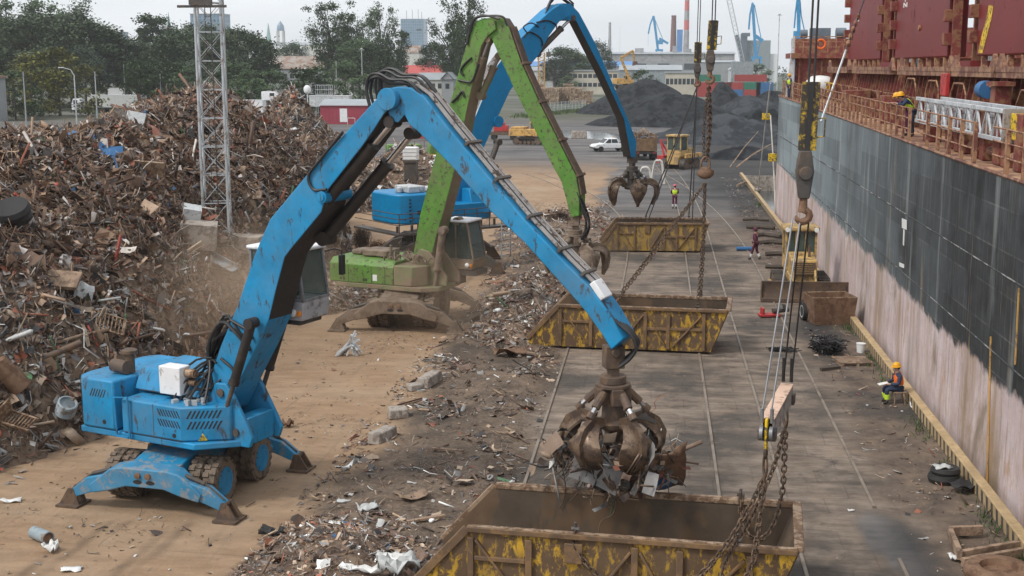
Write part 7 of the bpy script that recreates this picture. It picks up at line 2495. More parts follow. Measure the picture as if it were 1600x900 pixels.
tag(pk.build('plank', 'timber', loc=gpos(700, 712)), 'thin plank lying across the wheel ruts', 'plank')
CB = [((672, 605), (.42, 1.3, .36), -12, 'long tan concrete block at the far end of the block row'), ((598, 692), (.42, 1.0, .34), -20, 'long tan concrete block at the near end of the block row'), ((622, 655), (.62, .55, .3), 20, 'square tan concrete block in the middle of the block row'), ((648, 612), (.5, .4, .22), 40, 'small broken concrete block left of the long far block')]
for k, (px, s, a, lb_) in enumerate(CB):
 mb = MB().box((0, 0, s[2] / 2), s, (0, 0, 0), top=(.9, .95))
 o = mb.build('concrete_block', 'concrete', bevel=.04, loc=gpos(*px), rotz=radians(a))
 tag(o, lb_, 'concrete block', 'concrete blocks between the sand and the litter')
# larger pieces resting on the big heap
def on_heap(mb, name, mat, label, cat, px, rot=(0, 0, 0), lift=.1, group=None):
 p = heap_at(*px)
 o = mb.build(name, mat, bevel=.01)
 d = Vector((0 - p.x, 0 - p.y, 6 - p.z)).normalized()
 o.location = p + d * .35 + Vector((0, 0, lift))
 o.rotation_euler = rot
 return tag(o, label, cat, group)
on_heap(MB().add(*t_plate(3, 3, .08)).box((0, 0, -.06), (.9, .9, .05)), 'blue_sheet', 'cont_blue', 'bright blue panel high on the big scrap heap', 'panel', (172, 240), (.5, .2, .4))
on_heap(MB().bb(-.4, .4, -.3, .3, -.04, .04), 'pale_sheet', 'light_grey', 'large pale panel standing near the crest of the big heap', 'panel', (212, 188), (1.2, .2, .2))
on_heap(MB().bb(-.35, .35, -.3, .3, -.25, .25), 'steel_box', 'light_grey', 'dented grey box left of the lattice mast\'s foot', 'box', (300, 335), (.3, .2, .4))
o = on_heap(MB().lathe((0, 0, 0), [(.3, -.14), (.55, -.16), (.62, 0), (.55, .16), (.3, .14)], (0, .3, 1), 18).lathe((.12, -.1, .36), [(.3, -.14), (.55, -.16), (.62, 0), (.55, .16), (.3, .14)], (0, .1, 1), 18), 'tyre_stack', 'rubber', 'pair of black tyres on the left of the big heap', 'tyres', (20, 342), (.6, 0, 0))
mb = MB()
for k in range(7):
 mb.lathe((0, 0, -.18 + k * .06), [(.25, -.03), (.29, 0), (.25, .03), (.22, .03), (.22, -.03)], (0, 0, 1), 20)
p = gpos(104, 640)
on_heap(mb, 'corrugated_pipe', 'tank_grey', 'grey corrugated pipe end beside the near machine\'s tail', 'pipe', (104, 640), (.35, .5, 0))
mb = MB()
for k in range(9):
 mb.bb(-.5 + k * .12, -.46 + k * .12, -.35, .35, -.02, .02)
mb.bb(-.55, .55, -.38, -.32, -.03, .03).bb(-.55, .55, .32, .38, -.03, .03).bb(-.55, -.5, -.38, .38, -.03, .03).bb(.5, .55, -.38, .38, -.03, .03)
on_heap(mb, 'ribbed_grating', 'lip_steel', 'tan ribbed grating in the middle of the big heap', 'grating', (169, 507), (.6, .4, .5))
mb = MB()
for k in range(8):
 mb.bb(-.38 + k * .1, -.35 + k * .1, -.22, .22, 0, .05)
mb.bb(-.45, .45, -.25, -.2, -.02, .07).bb(-.45, .45, .2, .25, -.02, .07).bb(-.45, -.4, -.25, .25, -.02, .5)
on_heap(mb, 'plastic_crate', 'lip_steel', 'cream slatted crate at the foot of the heap by the left edge', 'crate', (32, 662), (.5, .2, -.2))
on_heap(MB().box((0, 0, 0), (1.7, .35, .05)).box((0, .17, .1), (1.7, .04, .2)), 'teal_beam', 'tank_grey', 'pale teal channel lying low on the heap beside the blue boom', 'channel', (342, 412), (.3, .35, -.35))
on_heap(MB().bb(-.7, .7, -.5, .5, -.5, .5), 'concrete_block', 'concrete', 'big rounded concrete block at the foot of the lattice mast', 'concrete block', (310, 358), (.1, .1, .3), -.2)
on_heap(MB().bb(-1.1, 1.1, -.4, .4, -.35, .35), 'concrete_block', 'concrete', 'long concrete footing right of the lattice mast', 'concrete block', (372, 368), (.05, 0, -.1), -.3)
on_heap(MB().cyl((-.8, 0, 0), (.8, 0, 0), .10), 'steel_tube', 'rust_dark', 'thick dark tube sloping across the lower heap', 'tube', (85, 556), (0, -.35, .5))
on_heap(MB().cyl((-.5, 0, 0), (.5, 0, 0), .3, n=16), 'rusty_drum', 'rust', 'rusty drum half buried at the left of the heap', 'drum', (15, 590), (.3, .9, .5))
on_heap(MB().bb(-.55, .55, -.4, .4, -.06, .06), 'tan_panel', 'timber', 'tan sheet lying low at the left of the heap', 'panel', (96, 440), (.5, .1, .2))
on_heap(MB().bb(-.6, .6, -.06, .06, -.35, .35), 'tan_panel', 'lip_steel', 'square tan panel right of the blue panel on the heap', 'panel', (233, 268), (.3, .1, .3))
on_heap(MB().add([(v[0] * .6, v[1] * .5, v[2] * .6) for v in t_plate(4, 4, .3)[0]], t_plate(4, 4, .3)[1]), 'plastic_sheet', 'tarp_grey', 'torn white sheet left of the ribbed grating', 'plastic', (132, 462), (.6, .2, .4), .2)
# tangles of wire like dry bushes
def tangle(label, p, r, n=90, mat='rust_dark', sc=(1, 1, .9), th=.012):
 mb = MB()
 for k in range(n):
  a = Vector([random.gauss(0, 1) for _ in range(3)]).normalized() * r * random.uniform(.5, 1)
  b = Vector([random.gauss(0, 1) for _ in range(3)]).normalized() * r * random.uniform(.5, 1)
  c = Vector([random.gauss(0, 1) for _ in range(3)]) * r * .5
  mb.tube([Vector((q.x * sc[0], q.y * sc[1], max(q.z * sc[2] + r * sc[2] * .9, .02))) for q in bez(a, c, b, 5)], th, 3)
 o = mb.build('wire_tangle', mat, loc=p)
 return tag(o, label, 'wire tangle')
g = G(566, 394); tangle('dark upright ball of tangled wire behind the green machine', (g.x, g.y, 0), .8, 170, 'rust_dark', (.8, .8, 1.1), .016)
g = G(592, 402); tangle('brown tangle of wire right of the upright wire ball', (g.x, g.y, 0), .7, 120, 'rust', (1.1, .9, .8), .016)
g = G(540, 412); tangle('low sprawling wire tangle left of the upright wire ball', (g.x, g.y, 0), .75, 130, 'dusty_steel', (1.3, 1, .6), .016)
g = G(880, 358); tangle('wide dark wire tangle left of the third skip', (g.x, g.y, 0), 1.1, 200, 'rust_dark', (1.3, 1, .7), .018)
g = G(1293, 553); tangle('black tangle of cables on the quay beyond the pallet', (g.x, g.y, 0), .65, 130, 'hose', (1.2, 1, .6), .022)
g = G(1225, 548); tangle('thin black cable tangle left of the larger one', (g.x, g.y, 0), .5, 50, 'hose', (1.5, 1, .15), .018)
g = G(545, 556)
mb = MB()
for k in range(16):
 a = Vector((random.uniform(-.5, .5), random.uniform(-.2, .2), random.uniform(0, .1)))
 mb.tube(bez(a, Vector((.1, 0, .5)), Vector((random.uniform(.1, .4), random.uniform(-.2, .2), random.uniform(.2, .95))), 4), random.uniform(.03, .06), 5)
tag(mb.build('aluminium_scrap', 'aluminium', loc=(g.x, g.y, 0)), 'shiny bent aluminium piece standing on the sand before the green machine', 'aluminium scrap')
g = G(521, 452)
br_ = thing('oil_barrel', 'dark green barrel behind the raised cab of the near machine', 'barrel', (g.x, g.y, 0))
MB().lathe((0, 0, 0), [(.36, 0), (.38, .3), (.36, .32), (.38, .6), (.38, .8), (.36, .85)], n=18).build('shell', 'cont_green', br_, smooth=40)
MB().lathe((0, 0, .85), [(.37, 0), (.39, .03), (.34, .03), (.34, .0)], n=18).build('rim', 'tank_grey', br_)
g = gpos(836, 474)
wr_ = thing('road_wheel', 'black wheel with white hub on the litter left of the second skip', 'wheel', (g.x, g.y, .35), radians(-100))
MB().lathe((0, 0, 0), [(.2, -.1), (.36, -.11), (.40, -.05), (.40, .05), (.36, .11), (.2, .1)], (1, 0, .35), 18).build('tyre', 'rubber', wr_)
MB().lathe((0, 0, 0), [(.02, -.11), (.21, -.1), (.21, .1), (.02, .11)], (1, 0, .35), 16).build('hub', 'plastic_white', wr_)
# two pale hose loops standing on the road
for k, (px, h, lb_) in enumerate((((1008, 285), 1.4, 'shorter pale looped bundle standing on the haul road'), ((1028, 288), 2.2, 'taller pale looped bundle on the haul road beside the shorter one'))):
 g = G(*px)
 o = thing('rope_loop', lb_, 'rope loop', (g.x, g.y, 0))
 for q in range(4):
  sx = random.uniform(.75, 1.0)
  MB().tube([((-.62 + 1.24 * t) * sx, q * .1 - .15, h * (1 - (2 * t - 1) ** 4) * random.uniform(.94, 1) + .04) for t in [i / 12 for i in range(13)]], .09, 6).build('strand', 'rope_white', o)
# rust coloured hopper, drum and wheel by the bulldozer
g = G(1300, 502)
bx = thing('rusty_hopper', 'open rusty steel hopper in front of the bulldozer blade', 'hopper', (7.25, 53.6, 0), radians(12))
mb = MB()
a0_, a1_ = (.82, .62), (.92, .72)
def ringq(s, z): return [(-s[0], -s[1], z), (s[0], -s[1], z), (s[0], s[1], z), (-s[0], s[1], z)]
mb.add(ringq(a0_, .02) + ringq(a1_, 1.15) + ringq((.86, .66), 1.15) + ringq((.77, .57), .08), [(0, 3, 2, 1), (0, 1, 5, 4), (1, 2, 6, 5), (2, 3, 7, 6), (3, 0, 4, 7), (4, 5, 9, 8), (5, 6, 10, 9), (6, 7, 11, 10), (7, 4, 8, 11), (8, 9, 13, 12), (9, 10, 14, 13), (10, 11, 15, 14), (11, 8, 12, 15), (12, 13, 14, 15)])
mb.build('hopper_body', 'rust', bx, smooth=0)
mb = MB()
mb.tube(ringq((.9, .7), 1.16), .03, 5, closed=True)
mb.build('rim', 'lip_steel', bx)
g = G(1258, 500)
wl_ = thing('spare_wheel', 'grey steel wheel leaning on the rusty hopper', 'wheel', (g.x, g.y, .38), radians(10))
MB().lathe((0, 0, 0), [(.2, -.16), (.36, -.17), (.38, 0), (.36, .17), (.2, .16)], (1, 0, 0), 20).build('tyre', 'rubber', wl_)
MB().lathe((0, 0, 0), [(.03, -.12), (.26, -.17), (.26, .17), (.03, .12)], (1, 0, 0), 20).build('rim', 'light_grey', wl_)
g = G(1200, 495)
rd_ = thing('red_compressor', 'small red machine frame on the paving left of the bulldozer blade', 'frame', (g.x, g.y, 0), .2)
MB().bb(-.4, .5, -.25, .25, .04, .14).bb(-.3, -.2, -.2, .2, .14, .4).build('base', 'red_paint', rd_, bevel=.02)
MB().cyl((.2, 0, .25), (.9, .1, .3), .12).ball((.6, .1, .35), .2, 8, jit=.2).build('motor', 'dark_steel', rd_)
g = G(1163, 392)
tag(MB().cyl((-.45, 0, .12), (.45, .1, .12), .12).build('blue_roll', 'cont_blue', loc=(g.x, g.y, 0)), 'blue grey roll on the paving beside the walking person', 'roll')
# bucket, pallet, tyre, frame, tyre rim at the bottom right
g = G(1357, 551)
bk_ = thing('white_bucket', 'white bucket standing against the kerb', 'bucket', (7.68, g.y, 0))
MB().lathe((0, 0, 0), [(.14, 0), (.17, .34), (.16, .34), (.13, .03)], n=18).build('shell', 'plastic_white', bk_, smooth=40)
MB().lathe((0, 0, .33), [(.02, 0), (.18, 0), (.18, .025), (.02, .03)], n=18).build('lid', 'plastic_white', bk_)
g = G(1332, 568)
pt = thing('wooden_pallet', 'broken wooden pallet lying on the dirt near the white bucket', 'pallet', (g.x, g.y, 0), radians(10))
for k in range(6):
 MB().bb(-.6, .6, -.5 + k * .18, -.38 + k * .18, .12, .15).build('slat', 'timber', pt)
for x in (-.55, 0, .5):
 MB().bb(x, x + .08, -.5, .5, .0, .12).build('bearer', 'timber', pt)
g = G(1297, 578)
tag(MB().box((0, 0, .06), (.8, .13, .1), (0, 0, .5)).build('plank', 'bark', loc=(g.x, g.y, 0)), 'dark charred plank below the black cable tangle', 'plank')
g = gpos(1485, 733)
ty = MB().lathe((0, 0, .12), [(.2, -.1), (.36, -.11), (.4, 0), (.36, .11), (.2, .1)], n=20).lathe((.05, .05, .3), [(.2, -.08), (.34, -.09), (.38, 0), (.34, .09), (.2, .08)], n=20)
tag(ty.build('tyre', 'rubber', loc=(7.45, 32.6, 0)), 'black tyres stacked against the kerb', 'tyres')
lump('tarp_grey', 'plastic_bag', 'pale plastic bag on the black tyres by the kerb', 'bag', Vector((7.4, 32.6, .38)), (.4, .3, .15), 5, .4, seed=22)
lump('rubber', 'rubber_mat', 'black rubber mat draped over the kerb beside the tyres', 'mat', Vector((7.85, 31.9, .1)), (.9, .5, .3), 5, .25, seed=23, rz=.6)
fr_ = thing('broken_crate', 'weathered wooden frame on the dirt at the bottom right', 'frame')
A_, B_, C_, D_ = G(1484, 830, .2), G(1500, 868, .2), G(1592, 852, .2), G(1535, 828, .2)
for a, c in ((A_, B_), (B_, C_), (D_, A_)):
 MB().beam(a, c, .11, .22, up=(0, 0, 1)).build('board', 'timber', fr_, bevel=.01)
MB().beam(B_ - Vector((0, .25, .06)), C_ - Vector((0, .25, .06)), .11, .2, up=(0, 0, 1)).build('board', 'timber', fr_, bevel=.01)
g = G(1503, 838)
tag(MB().ball((0, 0, .1), .11, 8, (1.3, 1, .9), .1).build('green_bottle', 'green_bottle', loc=(g.x, g.y, 0)), 'crushed green bottle inside the wooden frame', 'bottle')
lump('plastic_white', 'plastic_bag', 'white bag lying below the wooden frame', 'bag', gpos(1498, 876), (.42, .25, .18), 5, .4, seed=25, rz=.2)
lump('white_cloth', 'plastic_sheet', 'small white scrap on the paving right of the nearest skip', 'plastic', gpos(1330, 798), (.14, .08, .04), 3, .3, seed=26)
lump('white_cloth', 'plastic_bag', 'pale bag on the dirt by the kerb below the seated person', 'bag', gpos(1428, 638), (.3, .22, .2), 4, .4, seed=27)
g = G(1562, 905)
ty = thing('tyre', 'worn brown tyre at the bottom right corner', 'tyre', (g.x, g.y, 0))
MB().lathe((0, 0, .15), [(.42, -.14), (.62, -.15), (.72, -.08), (.74, 0), (.72, .08), (.62, .15), (.42, .14), (.38, 0)], n=30).build('carcass', 'rust', ty, smooth=60)
# driftwood at the quay corner
dw = MB()
for a, c, r in (((1150, 262), (1205, 225), .1), ((1140, 262), (1185, 205), .07), ((1152, 290), (1175, 286), .12), ((1150, 262), (1182, 240), .06)):
 p, q = G(*a, .3), YP(*c, G(*a, .3).y + 6)
 dw.tube([p, (p + q) / 2 + Vector((0, 0, .2)), q], [r, r * .8, r * .5], 6)
tag(dw.build('driftwood', 'timber'), 'bare tree branches washed up at the quay corner by the bow', 'branches')
for k in range(7):
 y0 = 64 + k * 4.2 + random.uniform(-1, 1)
 o = MB().tube([(6.0 + random.uniform(-.2, .2), y0, .1), (6.8, y0 + random.uniform(-.4, .4), .14), (7.7, y0 + random.uniform(-.6, .6), .12)], random.uniform(.08, .16), 6).build('timber_baulk', 'bark')
 tag(o, 'dark timber baulk lying across the quay beyond the bulldozer', 'timber', 'timber baulks beyond the bulldozer')
# ================================================================== BACKGROUND
# ------------------------------------------------------------------ lattice mast in the big heap
lm = thing('lattice_mast', 'tall grey lattice lighting mast standing in the big scrap heap', 'mast')
MY = heap_at(338, 346).y - .2
ml, mr_ = YP(319, 345, MY), YP(356, 345, MY)
cxm, wm = (ml.x + mr_.x) / 2, (mr_.x - ml.x)
lg, br_m, hz_ = MB(), MB(), MB()
vd = Vector((cxm, MY, 0)).normalized()
va = Vector((vd.y, -vd.x, 0))
cm_ = Vector((cxm, MY, 0)) + vd * wm * .5
cs = [tuple((cm_ + va * (i * wm / 2 + (.1 if j > 0 else 0)) + vd * j * wm / 2)[:2]) for i, j in ((-1, -1), (1, -1), (1, 1), (-1, 1))]
for c in cs:
 MB().cyl((c[0], c[1], 0), (c[0], c[1], 22), .06, n=8).build('leg', 'galvanised', lm)
z = .4
step = 1.15
while z < 21.5:
 for k in range(4):
  a, c = cs[k], cs[(k + 1) % 4]
  hz_.beam((a[0], a[1], z), (c[0], c[1], z), .045)
  br_m.beam((a[0], a[1], z), (c[0], c[1], z + step), .026)
  br_m.beam((c[0], c[1], z), (a[0], a[1], z + step), .026)
 z += step
hz_.build('cross_bar', 'galvanised', lm)
br_m.build('diagonal_brace', 'galvanised', lm)
p = YP(338, 11, MY)
MB().bb(cxm - 1.0, cxm + 1.0, MY - .7, MY - .62, p.z - .05, p.z + .05).bb(cxm - .5, cxm + .4, MY - .75, MY - .55, p.z + .06, p.z + .45).build('service_bracket', 'dark_steel', lm)
ml2 = MB()
for q in (-.12, .12):
 ml2.tube([(cxm + q, MY, .5), (cxm + q, MY, 21.5)], .02, 4)
for z in np.arange(.6, 21.4, .35):
 ml2.beam((cxm - .12, MY, z), (cxm + .12, MY, z), .02)
ml2.build('climbing_ladder', 'dark_steel', lm)
# ------------------------------------------------------------------ trees
def tree_meshes(seed, H=20.0, shape='broad', n_cl=95, n_lf=95, cols=((.030, .055, .020), (.055, .09, .028)), leaf=.8):
 rr = np.random.default_rng(seed)
 rd = random.Random(seed)
 tr = MB()
 top = H * (.72 if shape != 'poplar' else .92)
 tr.tube([(0, 0, -.3), (.1, 0, H * .2), (-.1, .1, H * .45), (0, 0, top)], [H * .022, H * .017, H * .012, H * .003], 7)
 C = []
 for k in range(n_cl):
  if shape == 'broad':
   a, u = rd.uniform(0, 2 * pi), rd.uniform(-.75, 1)
   r = sqrt(max(0, 1 - u * u)) * H * .34 * rd.uniform(.55, 1.08)
   C.append(Vector((r * cos(a), r * sin(a), H * (.58 + .38 * u * rd.uniform(.8, 1.05)))))
  elif shape == 'poplar':
   t = rd.uniform(.12, 1)
   a = rd.uniform(0, 2 * pi)
   r = H * .115 * (1 - abs(t - .45) ** 1.5) * rd.uniform(.2, 1.1)
   C.append(Vector((r * cos(a), r * sin(a), H * t)))
  elif shape == 'loose':
   # a few big limbs that fan upward, sprays along each with sky between
   L = k % 9
   q = random.Random(seed * 31 + L)
   a = 2 * pi * L / 9 + q.uniform(-.3, .3)
   sp = q.uniform(.12, .36)
   hh = q.uniform(.62, 1.0) if L % 3 else q.uniform(.9, 1.0)
   t = rd.uniform(.22, 1)
   r = H * sp * t ** .8
   C.append(Vector((r * cos(a) + rd.gauss(0, H * .022), r * sin(a) + rd.gauss(0, H * .022), H * (.16 + (hh - .16) * t) + rd.gauss(0, H * .02))))
  else:
   a, u = rd.uniform(0, 2 * pi), rd.uniform(0, 1)
   r = H * .55 * sqrt(1 - u * u) * rd.uniform(.5, 1.05)
   C.append(Vector((r * cos(a), r * sin(a), H * (.08 + .86 * u))))
 for c in C[::3]:
  z0 = max(H * .12, c.z * .55)
  tr.tube(bez((0, 0, z0), (c.x * .35, c.y * .35, z0 + (c.z - z0) * .6), c, 3), [H * .007, H * .005, H * .003, H * .0015], 4)
 items = []
 for c in C:
  k = rd.uniform(0, 1)
  base = np.array(cols[0]) * (1 - k) + np.array(cols[1]) * k
  s = H * (.050 if shape in ('broad', 'bush') else .036) * rd.uniform(.7, 1.35)
  for _ in range(n_lf):
   p = np.array(c) + rr.normal(size=3) * np.array((s, s, s * .62))
   if p[2] < .2: p[2] = .2
   L = leaf * rr.uniform(.55, 1.25)
   items.append(('leaf', p, rand_rot((0, -.35, .9), .5), np.array((L, L, L)), base * rr.uniform(.85, 1.2)))
 return tr, items
PROTO = {}
def proto(key, **kw):
 tr, it = tree_meshes(**kw)
 r = thing('tree', 'prototype', 'tree')
 t = tr.build('trunk', 'bark', r, smooth=60)
 c = scatter('crown', it, 'leaves', r)
 PROTO[key] = (r, kw['H'])
 return r
DK = ((.028, .056, .024), (.062, .092, .034))
MD = ((.030, .062, .020), (.062, .105, .030))
OL = ((.085, .095, .015), (.15, .145, .022))
proto('b1', seed=3, H=22.0, shape='broad', cols=DK)
proto('b2', seed=5, H=22.0, shape='broad', cols=MD)
proto('b3', seed=8, H=22.0, shape='broad', n_cl=60, cols=((.028, .05, .028), (.05, .078, .04)))
proto('l1', seed=11, H=26.0, shape='loose', n_cl=120, n_lf=85, cols=MD, leaf=.7)
proto('l2', seed=17, H=26.0, shape='loose', n_cl=100, n_lf=85, cols=((.030, .060, .018), (.058, .10, .03)), leaf=.7)
proto('p1', seed=21, H=22.0, shape='poplar', n_cl=70, n_lf=60, cols=MD)
proto('u1', seed=25, H=9.0, shape='bush', n_cl=46, n_lf=80, cols=MD, leaf=.45)
proto('u2', seed=27, H=9.0, shape='bush', n_cl=46, n_lf=80, cols=OL, leaf=.45)
USED = set()
def tree(key, px, ytop, Y, label, group=None, wide=1.0, name='tree'):
 src, H = PROTO[key]
 p = YP(px, ytop, Y)
 hgt = p.z
 r = src if key not in USED else copy_tree(src)
 USED.add(key)
 r.name = name
 s = hgt / H
 r.location = (p.x, Y, 0)
 r.scale = (s * wide, s * wide, s)
 r.rotation_euler = (0, 0, random.uniform(0, 6.3))
 r['label'] = label
 if group: r['group'] = group
 r['category'] = 'tree' if name == 'tree' else 'bush'
 return r
GW_ = 'trees of the wood beyond the scrap heap'
LW = 'dark green tree in the dense wood beyond the big scrap heap'
tree('l1', 10, -14, 330, 'tall loose topped tree at the far left edge of the wood', GW_, 1.0)
tree('l2', 78, -8, 340, 'tall loose topped tree second from the left edge of the wood', GW_, .9)
for (k, px, yt, Y, wd) in (('b1', 35, 22, 320, 1.1), ('b2', 70, 18, 350, 1.15), ('b3', 105, 12, 345, 1.2), ('b1', 140, 28, 335, 1.15), ('b2', 5, 30, 350, 1.1), ('b3', 180, 52, 345, 1.1), ('b1', 208, 62, 350, 1.0), ('b2', 165, 48, 370, 1.1), ('b3', 232, 66, 380, 1.1),
                           ('b1', 262, 60, 330, 1.1), ('b2', 290, 42, 350, 1.1), ('b3', 315, 34, 360, 1.15), ('b1', 345, 48, 345, 1.0), ('b2', 380, 42, 365, 1.15), ('b1', 398, 60, 360, 1.0), ('b3', 130, 70, 300, 1.0), ('b2', 215, 92, 300, 1.0), ('b1', 60, 75, 300, 1.05), ('b3', 300, 92, 300, 1.0), ('b2', 250, 96, 310, 1.0)):
 tree(k, px, yt, Y, LW, GW_, wd)
tree('p1', 228, 28, 400, 'slim upright tree rising above the wood, left one of two', GW_, 1.0)
tree('p1', 247, 30, 405, 'slim upright tree rising above the wood, right one of two', GW_, .9)
tree('l2', 290, 30, 400, 'loose crowned tree standing just left of the lattice mast', GW_, .8)
tree('u2', 45, 84, 265, 'olive green bush behind the street lamp, left one', 'olive bushes by the street lamp', 1.2, 'bush')
tree('u2', 88, 76, 268, 'olive green bush behind the street lamp, larger middle one', 'olive bushes by the street lamp', 1.2, 'bush')
tree('u2', 118, 92, 310, 'olive green bush behind the street lamp, right one', 'olive bushes by the street lamp', 1.0, 'bush')
for (k, px, yt, Y, wd) in (('u1', 195, 102, 350, 1.2), ('u2', 222, 104, 350, 1.0), ('u1', 268, 96, 290, 1.3), ('u1', 20, 110, 250, 1.2), ('u1', 300, 104, 285, 1.1), ('u1', 372, 96, 280, 1.3), ('u1', 392, 108, 270, 1.0), ('u1', 350, 104, 275, 1.0), ('u1', 425, 108, 275, 1.3), ('u1', 470, 104, 280, 1.3), ('u1', 500, 100, 285, 1.1), ('u1', 540, 96, 300, 1.2)):
 tree(k, px, yt, Y, 'low green bush at the foot of the wood beyond the scrap heaps', 'bushes at the foot of the wood', wd, 'bush')
tree('l1', 518, 8, 410, 'big loose crowned tree with forked top between the spires and the glass tower', None, .92)
tree('l2', 548, 14, 415, 'tree merging with the right side of the big forked tree', None, .8)
tree('l2', 594, 4, 405, 'tall narrow tree left of the glass tower', None, .62)
tree('l1', 620, 52, 400, 'smaller leaning tree below the glass tower', None, .9)
tree('l1', 728, -16, 390, 'tall tree behind the top of the green boom', None, .62)
tree('l2', 708, 30, 395, 'loose tree left of the tall tree behind the green boom', None, .8)
tree('b1', 680, 66, 430, 'dark round tree right of the glass tower', None, .9)
tree('b2', 560, 58, 380, 'dark round tree below the forked tree, left of the brick house', None, 1.0)
tree('b1', 588, 70, 370, 'dark round tree hiding the left gable of the brick house', None, 1.1)
tree('b3', 605, 104, 330, 'dark bushy tree below the brick house', None, 1.2)
tree('b1', 455, 66, 560, 'distant dark tree below the church spires', None, 1.0)
tree('b3', 480, 92, 470, 'grey green tree left of the forked tree', None, 1.2)
tree('b2', 885, 72, 520, 'round tree seen between the far blue boom and stick', None, 1.3)
tree('b3', 938, 62, 560, 'tall round tree right of the far blue stick', None, .8)
tree('b1', 905, 84, 540, 'low round tree inside the bend of the far blue boom', None, 1.4)
tree('b3', 868, 90, 500, 'low tree beside the yellow lattice crane', None, 1.2)
tree('u1', 1005, 108, 430, 'bush in front of the pale warehouse behind the coal', None, 1.3, 'bush')
tree('u1', 890, 118, 450, 'bush before the white office building', None, 1.3, 'bush')
tree('u1', 1185, 99, 620, 'bush beside the coloured containers', None, 1.3, 'bush')
# far wood on the horizon, one mass
IT = []
for k in range(15000):
 x = rng.uniform(-1500, 520)
 hgt = 9 + 6 * fbm(x, 0, .02, 4) + 4 * fbm(x, 0, .09, 7)
 z = hgt * rng.uniform(0, 1) ** .7
 L = rng.uniform(1.2, 2.8)
 kk = .5 + .5 * fbm(x, z * 3, .05, 9)
 IT.append(('leaf', np.array((x, 1050 + rng.normal() * 14 + 80 * fbm(x, 0, .004, 2), max(.4, z))), rand_rot((0, 0, 1), .9), np.array((L, L, L)), (np.array((.030, .052, .026)) * (1 - kk) + np.array((.055, .085, .04)) * kk) * rng.uniform(.7, 1.3)))
o = scatter('distant_wood', IT, 'leaves')
tag(o, 'low distant wood along the horizon', 'wood', kind='stuff')
# ------------------------------------------------------------------ buildings
def block(name, label, x0, x1, ytop, Y, depth, wall, roof=None, roof_h=0.0, ridge='x', win=None, over=.4, cat='building', base=0.0, hip=0.0, parent=None):
 """building from the photo's left and right edge and eaves line at distance Y"""
 a, b = YP(x0, ytop, Y), YP(x1, ytop, Y)
 h = a.z - base
 w = b.x - a.x
 r = thing(name, label, cat, ((a.x + b.x) / 2, Y, base))
 MB().bb(-w / 2, w / 2, 0, depth, 0, h).build('wall', wall, r)
 if roof:
  m = MB()
  W_, D_ = w / 2 + over, depth / 2 + over
  if roof_h <= 0.01:
   m.bb(-W_, W_, -over, depth + over, h + .003, h + .45)
  elif ridge == 'x':
   q = W_ * (1 - hip)
   m.add([(-W_, -over, h - .1), (W_, -over, h - .1), (W_, depth + over, h - .1), (-W_, depth + over, h - .1), (-q, depth / 2, h + roof_h), (q, depth / 2, h + roof_h)], [(0, 1, 5, 4), (2, 3, 4, 5), (3, 0, 4), (1, 2, 5), (3, 2, 1, 0)])
  else:
   m.add([(-W_, -over, h), (0, -over, h + roof_h), (W_, -over, h), (-W_, depth + over, h), (0, depth + over, h + roof_h), (W_, depth + over, h)], [(0, 3, 4, 1), (1, 4, 5, 2), (0, 2, 5, 3)])
   m.add([(-w / 2, -.01, h - .01), (w / 2, -.01, h - .01), (0, -.01, h + roof_h * .96)], [(0, 1, 2)], 1)
  m.build('roof', [roof, wall], r, smooth=0)
 if win:
  n, rows, ww, wh, z0, dz, wmat = win
  for i in range(n):
   for j in range(rows):
    x = -w / 2 + w * (i + .5) / n
    z = z0 + j * dz
    MB().bb(x - ww / 2, x + ww / 2, -.05, .02, z, z + wh).build('window', wmat, r, smooth=0)
 return r
def tower_glass_mat():
 m, t, b = nodes('tower_facade')
 tc = t.nodes.new('ShaderNodeTexCoord').outputs['Object']
 br = N(t, 'ShaderNodeTexBrick', Scale=1.0)
 br.offset = 0
 br.inputs['Brick Width'].default_value = 2.6
 br.inputs['Row Height'].default_value = 3.2
 br.inputs['Mortar Size'].default_value = .35
 br.inputs['Color1'].default_value = (.09, .17, .25, 1)
 br.inputs['Color2'].default_value = (.13, .22, .31, 1)
 br.inputs['Mortar'].default_value = (.19, .28, .36, 1)
 sp = t.nodes.new('ShaderNodeSeparateXYZ'); t.links.new(tc, sp.inputs[0])
 cb = t.nodes.new('ShaderNodeCombineXYZ')
 t.links.new(math_n(t, 'ADD', sp.outputs['X'], sp.outputs['Y']), cb.inputs['X']); t.links.new(sp.outputs['Z'], cb.inputs['Y'])
 t.links.new(cb.outputs[0], br.inputs['Vector'])
 t.links.new(br.outputs['Color'], b.inputs['Base Color'])
 b.inputs['Roughness'].default_value = .3
 MATS['tower_facade'] = m
tower_glass_mat()
r = block('office_tower', 'tall blue grey glass office tower on the skyline', 626, 662, 30, 1500, 24, 'tower_facade', 'roof_grey', 0, over=.1)
mb = MB()
hh = YP(640, 26, 1500).z
for x in (-9, -2, 5, 9):
 mb.tube([(x, 12, hh - 3), (x, 12, hh + random.uniform(6, 10))], .25, 4)
mb.build('antenna', 'grey_machine', r)
MB().bb(5, 11, -.4, 0, hh - 16, hh - 14).build('sign_band', 'window_dark', r)
def spire(label, px, y0, y1, Y, w, mat='copper_green'):
 a = YP(px, y0, Y)
 zb = YP(px, y1, Y).z
 r = thing('church_spire', label, 'spire', (a.x, Y, 0))
 MB().bb(-w / 2, w / 2, -w / 2, w / 2, 0, zb).build('tower', 'brick_far', r)
 MB().cyl((0, 0, zb), (0, 0, a.z), w * .55, .1, 8).build('spire_roof', mat, r)
 return r
spire('pointed green church spire above the wood left of the lattice mast', 263, 18, 42, 2000, 6)
